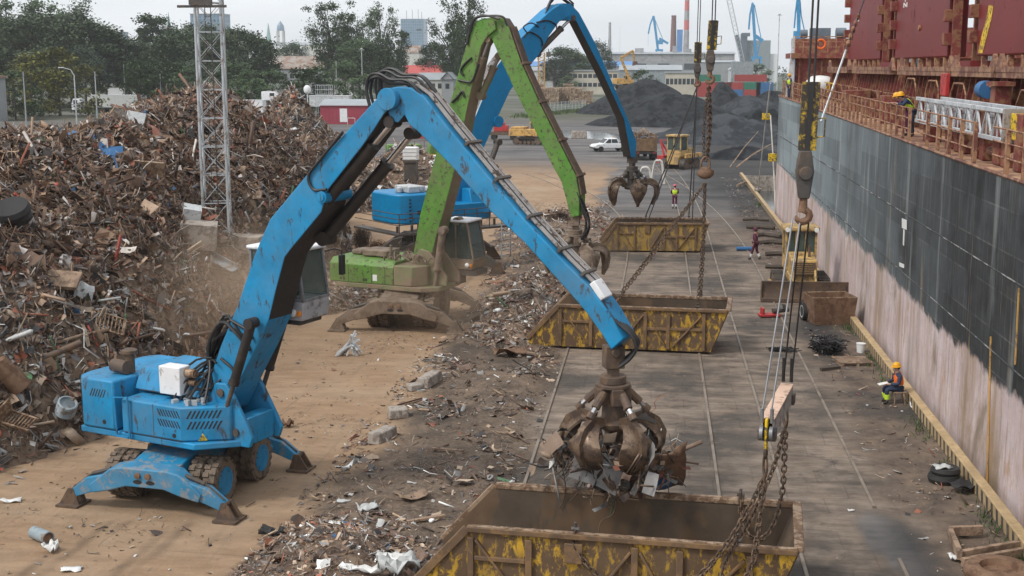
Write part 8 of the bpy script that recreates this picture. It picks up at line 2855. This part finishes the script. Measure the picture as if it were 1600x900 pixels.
spire('pointed green church spire left of the domed tower', 419, 35, 66, 2000, 9)
a = YP(438, 33, 2000)
zb, zc = YP(438, 66, 2000).z, YP(438, 48, 2000).z
r = thing('domed_tower', 'domed church tower right of the green spire', 'tower', (a.x, 2000, 0))
MB().bb(-6, 6, -6, 6, 0, zb).build('tower', 'wall_grey', r)
mb = MB()
for x, y in ((-4.5, -4.5), (4.5, -4.5), (-4.5, 4.5), (4.5, 4.5)):
 mb.bb(x - 1, x + 1, y - 1, y + 1, zb, zc)
mb.build('belfry_column', 'wall_pale', r)
MB().lathe((0, 0, zc), [(6, 0), (6.2, 3), (5.2, 8), (2.5, 12), (1.0, 14), (.8, a.z - zc)], n=12).build('dome', 'tower_glass', r, smooth=60)
block('apartment_block', 'distant blue grey apartment block behind the wood', 175, 188, 50, 1300, 20, 'tower_facade', 'roof_grey', 0)
block('apartment_block', 'pale flat topped block behind the lattice mast', 297, 345, 22, 900, 20, 'tower_facade', 'light_grey', 0)
block('flat_building', 'low grey flat roofed building at the far left edge', -60, -8, 122, 240, 4, 'wall_grey', 'roof_brown', 0, win=(3, 1, 1.6, 1.2, 3.0, 0, 'window_dark'))
block('long_house', 'long low house with patchy brown roof below the spires', 418, 505, 107, 430, 14, 'wall_grey', 'roof_brown', 4.2, hip=.12, win=(8, 1, 1.4, 1.5, 6.8, 0, 'window_dark'))
block('pale_building', 'pale distant building right of the domed tower', 452, 510, 70, 1200, 20, 'wall_pale', 'roof_grey', 2.5)
block('white_hall', 'long white roofed hall behind the brown roofed house', 404, 470, 76, 800, 20, 'wall_pale', 'white_panel', 1.5)
block('small_house', 'small white gabled house left of the forked tree\'s trunk', 517, 536, 101, 420, 9, 'wall_pale', 'roof_grey', 2.5, 'y')
block('brick_house', 'dark brick house with steep gable beyond the tall lamp post', 590, 632, 108, 440, 12, 'brick_far', 'roof_grey', 5.2, 'y', (1, 1, 1.3, 2.0, 8.6, 0, 'wall_pale'))
r = block('pink_roofed_house', 'long house with bright pink red roof', 622, 690, 119, 420, 12, 'wall_pale', 'pink_roof', 3.6, hip=.18, win=(6, 1, 1.3, 1.4, 4.5, 0, 'window_dark'))
MB().bb(1.5, 3.0, 5, 6.2, 9, 12.6).build('chimney', 'brick_far', r)
r = block('grey_roofed_house', 'white walled house with grey roof in front of the pink roof', 652, 692, 124, 385, 10, 'wall_pale', 'roof_grey', 2.0, hip=.05, win=(4, 1, 1.1, 1.5, 4.2, 0, 'window_dark'))
block('gabled_annex', 'grey gabled annex at the right end of the white walled house', 690, 708, 124, 380, 10, 'wall_grey', 'roof_grey', 2.2, 'y', (1, 1, 1.2, 1.5, 4.2, 0, 'window_dark'))
block('garden_house', 'distant reddish roofed house below the glass tower', 628, 655, 82, 620, 12, 'wall_pale', 'roof_brown', 3.4, hip=.1)
r = block('red_shed', 'dark red metal shed with grey roof behind the scrap heap', 500, 578, 164, 236, 9, 'red_shed', 'roof_grey', 1.0, over=.3)
MB().bb(-1.0, .4, -.06, .02, 0.4, 2.9).build('door', 'white_panel', r)
mb = MB()
for q in range(14):
 x = -4.4 + q * .68
 mb.bb(x, x + .05, -.04, .0, .1, 3.4)
mb.build('wall_rib', 'red_shed', r)
tl_ = MB()
for x in (.8, 2.2):
 tl_.tube([(x, -1.5, 0), (x, -1.5, 1.2)], .04, 4)
tl_.tube([(.8, -1.5, 1.2), (2.2, -1.5, 1.2)], .04, 4)
tl_.build('step_rail', 'white_panel', r)
block('red_cabin', 'small red cabin glimpsed under the near blue elbow', 640, 702, 186, 190, 5, 'cont_red', 'cont_red', 0, over=.1, cat='cabin')
# vans, trailers, boats behind the heap
def trailer(label, x0, x1, ytop, Y, mat='light_grey', hgt=2.6, name='lorry_trailer'):
 a, b = YP(x0, ytop, Y), YP(x1, ytop, Y)
 w = b.x - a.x
 r = thing(name, label, 'trailer', ((a.x + b.x) / 2, Y, 0))
 MB().bb(-w / 2, w / 2, 0, 2.5, a.z - hgt, a.z).build('box_body', mat, r, bevel=.05)
 MB().bb(-w / 2 - .05, w / 2 + .05, -.05, 2.55, a.z + .003, a.z + .1).build('roof_sheet', 'white_panel', r)
 MB().bb(-w / 2, w / 2, .6, 1.9, a.z - hgt - .3, a.z - hgt).build('chassis', 'dark_steel', r)
 for x in (-w * .3, -w * .2, w * .35):
  for y in (.25, 2.25):
   small_wheel(r, x, y, .5, .3)
 return r
trailer('white lorry trailer parked behind the left end of the scrap heap', 136, 215, 149, 290, 'tarp_grey', 2.8)
trailer('second white box trailer behind the first', 168, 223, 138, 325, 'white_panel', 2.6)
trailer('white site trailer right of the lattice mast', 372, 410, 157, 250, 'white_panel', 2.4)
trailer('grey roofed long trailer before the dark red shed', 483, 545, 150, 262, 'light_grey', 2.2)
a = YP(136, 155, 292)
r = thing('lorry_cab', 'white lorry cab at the left end of the parked trailer', 'lorry cab', (a.x - 1.8, 290, 0))
MB().prism([(-1.2, .6), (1.1, .6), (1.1, 3.2), (-.8, 3.2), (-1.2, 2.0)], 0, 2.4).build('body', 'white_panel', r, bevel=.08)
MB().bb(-.7, .3, -.02, .0, 2.0, 2.9).build('window', 'car_glass', r)
small_wheel(r, -.4, .2, .5)
def lamp_post(label, px, y0, y1, Y, arm=0.0, head=True, mat='galvanised', name='street_lamp'):
 a = YP(px, y0, Y)
 r = thing(name, label, 'lamp post' if head else 'pole', (a.x, Y, 0))
 if arm:
  MB().tube([(0, 0, 0), (0, 0, a.z - 1.2), (arm * .25, 0, a.z - .3), (arm * .8, 0, a.z)], [.12, .09, .07, .06], 6).build('post', mat, r)
  MB().bb(arm * .75 - .05, arm * 1.2, -.18, .18, a.z - .06, a.z + .12).build('lamp_head', 'light_grey', r, bevel=.05)
 else:
  MB().tube([(0, 0, 0), (0, 0, a.z)], [.14, .09], 6).build('post', mat, r)
  if head:
   MB().ball((0, 0, a.z), .32, 8, (1, 1, .6)).bb(-.6, .6, -.1, .1, a.z - .35, a.z - .25).build('lamp_head', 'light_grey', r)
 return r
lamp_post('street lamp with curved arm in front of the olive bushes', 115, 106, 170, 205, -2.2)
lamp_post('bare concrete pole left of the street lamp', 36, 112, 175, 215, 0, False, 'concrete_far', 'utility_pole')
lamp_post('thin grey pole in front of the parked trailer', 148, 112, 170, 260, 0, False, 'galvanised', 'utility_pole')
lamp_post('thin pole among the dark bushes right of the trailers', 193, 100, 140, 300, 0, False, 'galvanised', 'utility_pole')
lamp_post('short pole behind the crest of the scrap heap', 250, 115, 140, 290, 0, False, 'galvanised', 'utility_pole')
lamp_post('tall lighting pole with lamps left of the brick house', 565, 76, 155, 330)
lamp_post('short grey lamp post right of the pointed scrap heap', 477, 108, 140, 290)
lamp_post('thin pole behind the pointed heap near the lamp post', 525, 95, 140, 300, 0, False, 'galvanised', 'utility_pole')
# lattice stair frame near the red shed
a, b = YP(493, 133, 250), YP(520, 147, 250)
sf = thing('stair_frame', 'white open stair frame beside the dark red shed\'s roof', 'stairs', ((a.x + b.x) / 2, 250, 0))
mb = MB()
w = (b.x - a.x) / 2
for x in np.linspace(-w, w, 5):
 mb.tube([(x, 0, 0), (x, 0, a.z)], .05, 4)
 mb.tube([(x, 1.5, 0), (x, 1.5, a.z)], .05, 4)
for z in (a.z, a.z - .9, a.z - 1.8):
 mb.tube([(-w, 0, z), (w, 0, z)], .05, 4)
mb.build('frame', 'galvanised', sf)
a = YP(480, 140, 262)
tag(MB().ball((0, 0, 0), .8, 12, (1, .6, 1.2)).tube([(0, 0, 0), (0, 0, -a.z)], .1, 5).build('dish_antenna', 'white_panel', loc=a, smooth=60), 'white round dish above the pointed heap\'s right slope', 'dish')
def van(label, x0, x1, ytop, Y, mat='white_panel'):
 a, b = YP(x0, ytop, Y), YP(x1, ytop, Y)
 L = b.x - a.x
 r = thing('parked_van', label, 'van', ((a.x + b.x) / 2, Y, a.z - 2.2))
 MB().prism([(-L / 2, .4), (L / 2, .4), (L / 2, 1.1), (L * .36, 1.3), (L * .22, 2.15), (-L * .48, 2.2), (-L / 2, 1.9)], 0, 1.9).build('body', mat, r, bevel=.08)
 MB().bb(-L * .05, L * .2, -.02, 0, 1.3, 1.9).build('window', 'car_glass', r)
 for x in (-L * .3, L * .3):
  small_wheel(r, x, .15, .36)
 MB().bb(-L * .4, L * .4, .3, 1.6, -(a.z - 2.2), .38).build('ramp_bank', 'concrete_far', r)
 return r
van('white van parked behind the gap between the two scrap heaps', 408, 437, 143, 255)
van('white van beside the pole behind the pointed heap', 522, 555, 143, 300)
# ------------------------------------------------------------------ warehouses and yards behind the far handlers
r = block('blue_roofed_warehouse', 'long low warehouse with bright blue roof behind the timber stacks', 826, 988, 103, 620, 30, 'wall_grey', 'roof_blue', 2.2, over=.5)
block('white_warehouse', 'white metal warehouse left of the pale office', 822, 866, 110, 520, 24, 'light_grey', 'roof_grey', 1.5, 'x')
r = block('pale_office', 'pale two storey office with rows of windows', 864, 965, 111, 505, 14, 'wall_cream', 'roof_grey', 0, win=(13, 2, 1.5, 1.5, 3.0, 3.4, 'window_dark'))
r = block('grey_warehouse', 'grey blue warehouse with pitched roof behind the coal heap', 968, 1065, 109, 540, 24, 'tank_grey', 'roof_grey', 2.0)
r = block('cream_building', 'cream building with dark windows behind the coal heap', 1040, 1092, 114, 500, 14, 'wall_cream', 'roof_grey', 0, win=(8, 1, 1.2, 2.2, 4.0, 0, 'window_dark'))
r = block('factory_hall', 'long grey factory hall with a dark band of windows', 955, 1148, 84, 900, 40, 'concrete_far', 'roof_grey', 1.5, over=1)
MB().bb(-38, 38, -.2, 0, 7.5, 14.5).build('window_band', 'wall_grey', r)
for x in (-26, -10, 8, 24):
 MB().bb(x, x + 8, -.4, -.2, 9, 13).build('window', 'window_dark', r)
for x, w, h in ((-26, 6, 3.5), (8, 5, 3), (0, 3, 5)):
 MB().bb(x, x + w, 10, 16, 19.5, 20 + h).build('roof_house', 'concrete_far', r)
block('grey_quay_shed', 'low grey shed in front of the factory hall', 1092, 1150, 97, 700, 20, 'wall_grey', 'roof_grey', 1.0)
for k, (x0, x1, lb) in enumerate(((1140, 1157, 'small pale gabled shed right of the red containers'), (1160, 1180, 'pale gabled shed in front of the grey grain loader'), (1182, 1200, 'pale gabled shed nearest the ship\'s bow'))):
 block('gabled_shed', lb, x0, x1, 109, 640, 12, 'light_grey', 'light_grey', 2.2, 'y')
# chimneys
def chimney(label, px, w0, w1, ytop, Y, mats, bands=None):
 a = YP(px, ytop, Y)
 k = Y / 2000
 r = thing('factory_chimney', label, 'chimney', (a.x, Y, 0))
 n = bands or 1
 for i in range(n):
  z0, z1 = a.z * i / n, a.z * (i + 1) / n
  ra = (w0 + (w1 - w0) * i / n) * k / 2
  rb = (w0 + (w1 - w0) * (i + 1) / n) * k / 2
  MB().cyl((0, 0, z0), (0, 0, z1), ra, rb, 16).build('shaft', mats[i % len(mats)], r, smooth=60)
 MB().lathe((0, 0, a.z - 1.5), [(w1 * k / 2, 0), (w1 * k / 2 * 1.12, .3), (w1 * k / 2 * 1.12, 1.3), (w1 * k / 2 * .8, 1.5)], n=16).build('rim', mats[-1], r)
 return r
chimney('slim grey concrete chimney on the skyline', 953, 7, 3.5, 35, 1500, ['concrete_far'])
chimney('broad brown brick chimney beside the striped one', 1053, 12, 7, 24, 1300, ['brick_chimney'])
chimney('tall chimney banded in red and white', 1074, 10, 6.5, -14, 1300, ['concrete_far', 'concrete_far', 'concrete_far', 'concrete_far', 'concrete_far', 'pink_roof', 'concrete_far', 'pink_roof', 'concrete_far'], 9)
block('blue_silo_tower', 'plain blue tower between the two big chimneys', 1058, 1067, 47, 1250, 8, 'roof_blue', 'roof_blue', 0, over=.1)
lamp_post('thin radio mast behind the factory hall', 969, 40, 80, 1300, 0, False, 'galvanised', 'radio_mast')
# portal cranes
def portal(label, Y, parts, mat='crane_blue', base=None, th=1.0):
 k = Y / 2000
 xs_ = [q[0] for p in parts for q in p[1]]
 r = thing('harbour_crane', label, 'crane', (0, 0, 0))
 for nm, pts, w in parts:
  mb = MB()
  P = [YP(q[0], q[1], Y) for q in pts]
  for a, c in zip(P, P[1:]):
   mb.beam(a, c, w * k, w * k)
  mb.build(nm, mat, r)
 if base:
  x0, x1, yt = base
  a, b = YP(x0, yt, Y), YP(x1, yt, Y)
  lg = MB()
  for x in (a.x, b.x):
   for y in (Y - 5, Y + 5):
    lg.beam((x, y, 0), ((x * 3 + (a.x + b.x) / 2) / 4, Y + (y - Y) * .5, a.z), 1.0)
  lg.bb(a.x, b.x, Y - 3, Y + 3, a.z, a.z + 1.5)
  lg.build('portal_legs', mat, r)
 return r
portal('light blue harbour crane on the skyline left of the brick chimney', 1000, [('tower', [(1028, 78), (1024, 45), (1021, 25)], 3.6), ('jib', [(1021, 25), (1016, 38), (1013, 53)], 2.2), ('stay', [(1022, 27), (1029, 45), (1036, 62)], 1.0), ('counterweight', [(1030, 60), (1044, 68)], 3.5), ('machinery_house', [(1028, 66), (1036, 66)], 6), ('hoist_rope', [(1013, 53), (1012.5, 72)], .3)], base=(1024, 1036, 80))
portal('light blue harbour crane right of the hook blocks, beside the grain loader', 800, [('tower', [(1181, 92), (1179, 55), (1176, 6)], 4.2), ('jib', [(1176, 4), (1172, 22), (1170, 46)], 2.6), ('stay', [(1179, 8), (1184, 35), (1189, 58)], 1.3), ('counterweight', [(1180, 56), (1192, 64)], 5), ('back_leg', [(1189, 60), (1182, 90)], 1.5)], base=(1174, 1190, 92))
portal('light blue harbour crane standing behind the ship\'s forecastle', 420, [('tower', [(1248, 62), (1248, 30), (1247, -6)], 5), ('jib', [(1246, -4), (1243, 20), (1241, 44)], 2.2), ('stay', [(1250, 0), (1252, 25), (1257, 48)], 1.6), ('machinery_house', [(1240, 55), (1258, 55)], 12)], base=(1241, 1256, 70))
r = thing('grain_loader', 'grey loading tower with silo block beside the blue crane', 'loading tower', YP(1180, 105, 820))
r.location.z = 0
k = 820 / 2000
MB().bb(-8, 9, 0, 12, 0, 10.5 + 40 * k).build('silo_block', 'tank_grey', r)
MB().bb(-9.5, -5.5, -3, 1, 0, 10.5 + 50 * k).beam((-7.5, -1, 14), (-12, -1, 10.5 + 48 * k), 2.2).bb(-9, -4, -3.5, 1.5, 10.5 + 46 * k, 10.5 + 51 * k).build('loading_arm', 'grey_machine', r)
MB().bb(9.2, 14, 2, 10, 0, 10.5 + 20 * k).build('annex', 'white_panel', r)
# thin lattice jib
def lattice(label, Y, p0, p1, w, mat, name='lattice_crane', n=16):
 a, b = YP(*p0, Y), YP(*p1, Y)
 r = thing(name, label, 'crane', (0, 0, 0))
 x, y, z, L = frame(a, b)
 s = Vector((0, 1, 0)).cross(z).normalized() * w / 2
 d = Vector((0, w / 2, 0))
 ch, br = MB(), MB()
 C4 = [s + d, s - d, -s - d, -s + d]
 for c in C4:
  ch.beam(a + c, b + c, w * .12)
 for i in range(n):
  t0, t1 = i / n, (i + 1) / n
  for q in range(4):
   br.beam(a.lerp(b, t0) + C4[q], a.lerp(b, t1) + C4[(q + 1) % 4], w * .07)
 ch.build('chord', mat, r)
 br.build('lacing', mat, r)
 return r, a, b
r, a, b = lattice('pale lattice crane jib leaning against the sky right of the hooks', 500, (1160, 96), (1137, -10), 1.6, 'galvanised')
MB().bb(a.x - 4, a.x + 4, 497, 503, 0, a.z).build('crane_base', 'tank_grey', r)
r, a, b = lattice('thin yellow lattice crane before the white warehouse', 420, (846, 160), (846, 82), 2.0, 'orange_yellow')
MB().bb(a.x - 2, a.x + 2, 418, 422, 0, max(.5, a.z)).build('crane_base', 'dark_steel', r)
MB().tube([b, YP(857, 76, 420), YP(857, 118, 420)], .12, 4).bb(YP(857, 84, 420).x - .7, YP(857, 84, 420).x + .7, 419.5, 420.5, YP(857, 84, 420).z - 1, YP(857, 84, 420).z + .6).build('hook_line', 'dark_steel', r)
lamp_post('floodlight mast on the skyline beside the ship\'s bow', 1218, 22, 100, 300)
# ------------------------------------------------------------------ containers
CC_ = [('red', 'cont_red'), ('blue', 'cont_blue'), ('green', 'cont_green')]
row = [(1092, 0, 0, 'red'), (1092, 1, 2, 'green'), (1130, 0, 1, 'red'), (1130, 0, 0, 'green'), (1148, 0, 1, 'red'), (1148, 0, 0, 'blue'), (1175, 0, 0, 'red'), (1175, 0, 1, 'green'), (1195, 0, 0, 'blue'), (1195, 0, 1, 'blue'), (1092, 0, 1, 'red'), (1160, 1, 2, 'red'), (1185, 1, 2, 'red')]
WHERE = {0: 'bottom', 1: 'middle', 2: 'top'}
cn = {}
for i, (px, back, lev, colr) in enumerate(row):
 Y = 470 + back * 20
 p = YP(px, 140, Y)
 r = thing('shipping_container', '%s shipping container on the %s tier, number of stacks from the coal' % (colr, WHERE[lev]), 'container', (p.x, Y, lev * 2.6 + (0 if back == 0 else 0)), 0, 'containers stacked behind the coal')
 pos = {1092: 'leftmost stack', 1130: 'second stack from the left', 1148: 'middle stack', 1160: 'row behind the middle stack', 1175: 'fourth stack from the left', 1185: 'back row near the ship', 1195: 'stack nearest the ship'}[px]
 r['label'] = '%s shipping container, %s tier of the %s' % (colr, WHERE[lev], pos)
 m = MB().bb(-3.0 if px > 1100 else -1.0, 3.0 if px > 1100 else 8, 0, 2.44, .02, 2.58)
 m.build('box_body', 'cont_' + colr, r)
 rb_ = MB()
 for q in np.arange(-2.8 if px > 1100 else -.8, 2.9 if px > 1100 else 7.8, .5):
  rb_.bb(q, q + .22, -.04, 0.0, .2, 2.4)
 rb_.build('wall_rib', 'cont_' + colr, r)
# ------------------------------------------------------------------ timber stacks and fence
k = 0
pos_words = ['first', 'second', 'third', 'fourth', 'fifth', 'sixth', 'seventh', 'eighth']
for (px, yt, Y) in ((828, 139, 372), (846, 136, 378), (864, 138, 374), (882, 136, 380), (900, 138, 376), (918, 141, 374), (842, 131, 420), (888, 131, 425)):
 a = YP(px, yt, Y)
 r = thing('timber_stack', '%s stack of sawn logs behind the wire fence, counted from the left' % pos_words[k] if k < 6 else ('log stack in the back row, left one' if k == 6 else 'log stack in the back row, right one'), 'timber stack', (a.x, Y, 0), 0, 'timber stacks behind the fence')
 mb = MB()
 rr = random.Random(k)
 z = .25
 row_i = 0
 while z < a.z:
  x = -1.6 + .1 * (row_i % 2)
  while x < 1.6:
   q = rr.uniform(.2, .28)
   mb.cyl((x, -rr.uniform(0, .4), z), (x, 5, z), q, n=7)
   x += q * 2.0
  z += .42
  row_i += 1
 mb.build('logs', 'log_end', r, smooth=60)
 k += 1
a, b = G(822, 182), G(915, 172)
fn_ = thing('wire_fence', 'pale wire mesh fence in front of the timber stacks', 'fence', (0, 0, 0))
n = 16
for i in range(n + 1):
 p = a.lerp(b, i / n)
 MB().tube([(p.x, p.y, 0), (p.x, p.y, 2.6)], .07, 5).build('post', 'galvanised', fn_)
mb = MB()
for z in (.1, .7, 1.3, 1.9, 2.5):
 mb.tube([(a.x, a.y, z), (b.x, b.y, z)], .03, 4)
for i in range(n * 5):
 p = a.lerp(b, i / (n * 5))
 mb.tube([(p.x, p.y, .1), (p.x, p.y, 2.5)], .02, 3)
mb.build('mesh_panel', 'galvanised', fn_)
IT = []
for k in range(2600):
 t = rng.uniform(-.05, 1.02)
 p = a.lerp(b, t)
 L = rng.uniform(.4, .9)
 IT.append(('blade', np.array((p.x + rng.normal() * 1.5, p.y - abs(rng.normal()) * 5 + 2, 0)), rand_rot((0, 0, 1), .35), np.array((L * 2, L, L)), np.array((.07, .11, .03)) * rng.uniform(.7, 1.4)))
tag(scatter('grass', IT, 'weeds'), 'rough green grass along the wire fence', 'grass', kind='stuff')
cbk = MB().box((0, 0, .55), (2.4, 1.0, 1.1), top=(.92, .9))
g = G(905, 216)
tag(cbk.build('concrete_block', 'concrete', bevel=.08, loc=(g.x, g.y, 0)), 'pale concrete barrier block standing before the wet patch', 'concrete block')
# concrete wall behind the yard left of the green boom
a, b = G(575, 196), G(720, 190)
mb = MB()
wl_ = thing('concrete_fence', 'grey concrete panel fence right of the dark red shed', 'fence', (0, 0, 0))
n = 12
for i in range(n):
 p, q = a.lerp(b, i / n), a.lerp(b, (i + .97) / n)
 MB().beam((p.x, p.y, 1.1), (q.x, q.y, 1.1), .12, 2.2, up=(0, 0, 1)).build('panel', 'concrete_far', wl_)
# ------------------------------------------------------------------ coal heaps
def coal(label, px, ytop, Y, rpx, mat='coal', sx=1.0, sy=1.0, seed=1, flat=.6):
 p = YP(px, ytop, Y)
 r = rpx * Y / 2000
 f0 = cone(0, 0, p.z * 1.12, r, sx, sy, seed, flat)
 o = heap_mesh('coal_heap', lambda x, y: f0(x, y), -r * sx * 1.25, r * sx * 1.25, -r * sy * 1.25, r * sy * 1.25, r / 22, mat)
 o.location = (p.x, Y, 0)
 return tag(o, label, 'coal heap', 'coal heaps at the end of the quay', 'thing')
coal('tall black coal heap below the yellow excavator', 1008, 122, 300, 110, 'coal', 1.0, .8, 3, .4)
coal('wide dark grey coal heap in front of the tall black one', 1050, 142, 240, 125, 'coal_mid' if 'coal_mid' in MATS else 'coal', 1.1, .8, 5)
coal('pale grey heap reaching down to the quay corner', 1140, 176, 186, 120, 'coal_pale', 1.15, .8, 7)
coal('small steep black heap before the red containers', 1132, 126, 330, 40, 'coal', 1.0, 1.0, 9)
coal('grey heap between the steep black heap and the ship', 1172, 146, 265, 70, 'coal_pale', 1.2, 1.0, 11)
coal('black heap nearest the ship\'s bow', 1205, 138, 285, 50, 'coal', 1.2, 1.0, 13)
coal('low black mound of spoil at the quay corner', 1165, 226, 152, 60, 'coal', 1.3, .7, 15)
coal('long low black ridge before the pale heap', 1190, 166, 225, 50, 'coal', 1.6, .5, 17)
# ------------------------------------------------------------------ air
m = bpy.data.materials.new('haze')
m.use_nodes = True
t = m.node_tree
t.nodes.clear()
pv = t.nodes.new('ShaderNodeVolumePrincipled')
pv.inputs['Color'].default_value = (0.92, 0.96, 1.0, 1)
pv.inputs['Density'].default_value = 0.00015
pv.inputs['Anisotropy'].default_value = 0.0
om = t.nodes.new('ShaderNodeOutputMaterial')
t.links.new(pv.outputs[0], om.inputs['Volume'])
MATS['haze'] = m
hz_o = MB().bb(-1650, 1550, -80, 2350, -6, 125).build('haze', 'haze', smooth=0)
tag(hz_o, kind='stuff')

# ------------------------------------------------------------------ drifting dust
def dust(label, c, r, dens, seed):
 m = bpy.data.materials.new('dust')
 m.use_nodes = True
 t = m.node_tree
 t.nodes.clear()
 tc = t.nodes.new('ShaderNodeTexCoord').outputs['Object']
 ln = t.nodes.new('ShaderNodeVectorMath'); ln.operation = 'LENGTH'
 t.links.new(mapping(t, tc, (1 / r[0], 1 / r[1], 1 / r[2])), ln.inputs[0])
 fall = ramp(t, ln.outputs['Value'], .15, .98, (1, 1, 1, 1), (0, 0, 0, 1))
 nz = ramp(t, noise_n(t, mapping(t, tc, (1, 1, 1), loc=(seed, 0, 0)), .45, 3, .55), .25, .8)
 pv = t.nodes.new('ShaderNodeVolumePrincipled')
 pv.inputs['Color'].default_value = (.80, .62, .46, 1)
 t.links.new(math_n(t, 'MULTIPLY', math_n(t, 'MULTIPLY', fall, nz), dens), pv.inputs['Density'])
 om = t.nodes.new('ShaderNodeOutputMaterial')
 t.links.new(pv.outputs[0], om.inputs['Volume'])
 o = MB().ball((0, 0, 0), 1.0, 20, r).build('dust_cloud', m, loc=c)
 tag(o, label, 'dust', kind='stuff')
dust('brown dust drifting along the foot of the big scrap heap', (-15.0, 45.0, 2.3), (4.6, 7.5, 3.2), .17, 3)
dust('brown dust hanging round the green handler', (-8.6, 49.6, 1.9), (3.4, 2.6, 2.4), .16, 11)
dust('brown dust round the green handler\'s grab', (-2.2, 50.5, 2.2), (1.8, 1.8, 2.4), .16, 19)
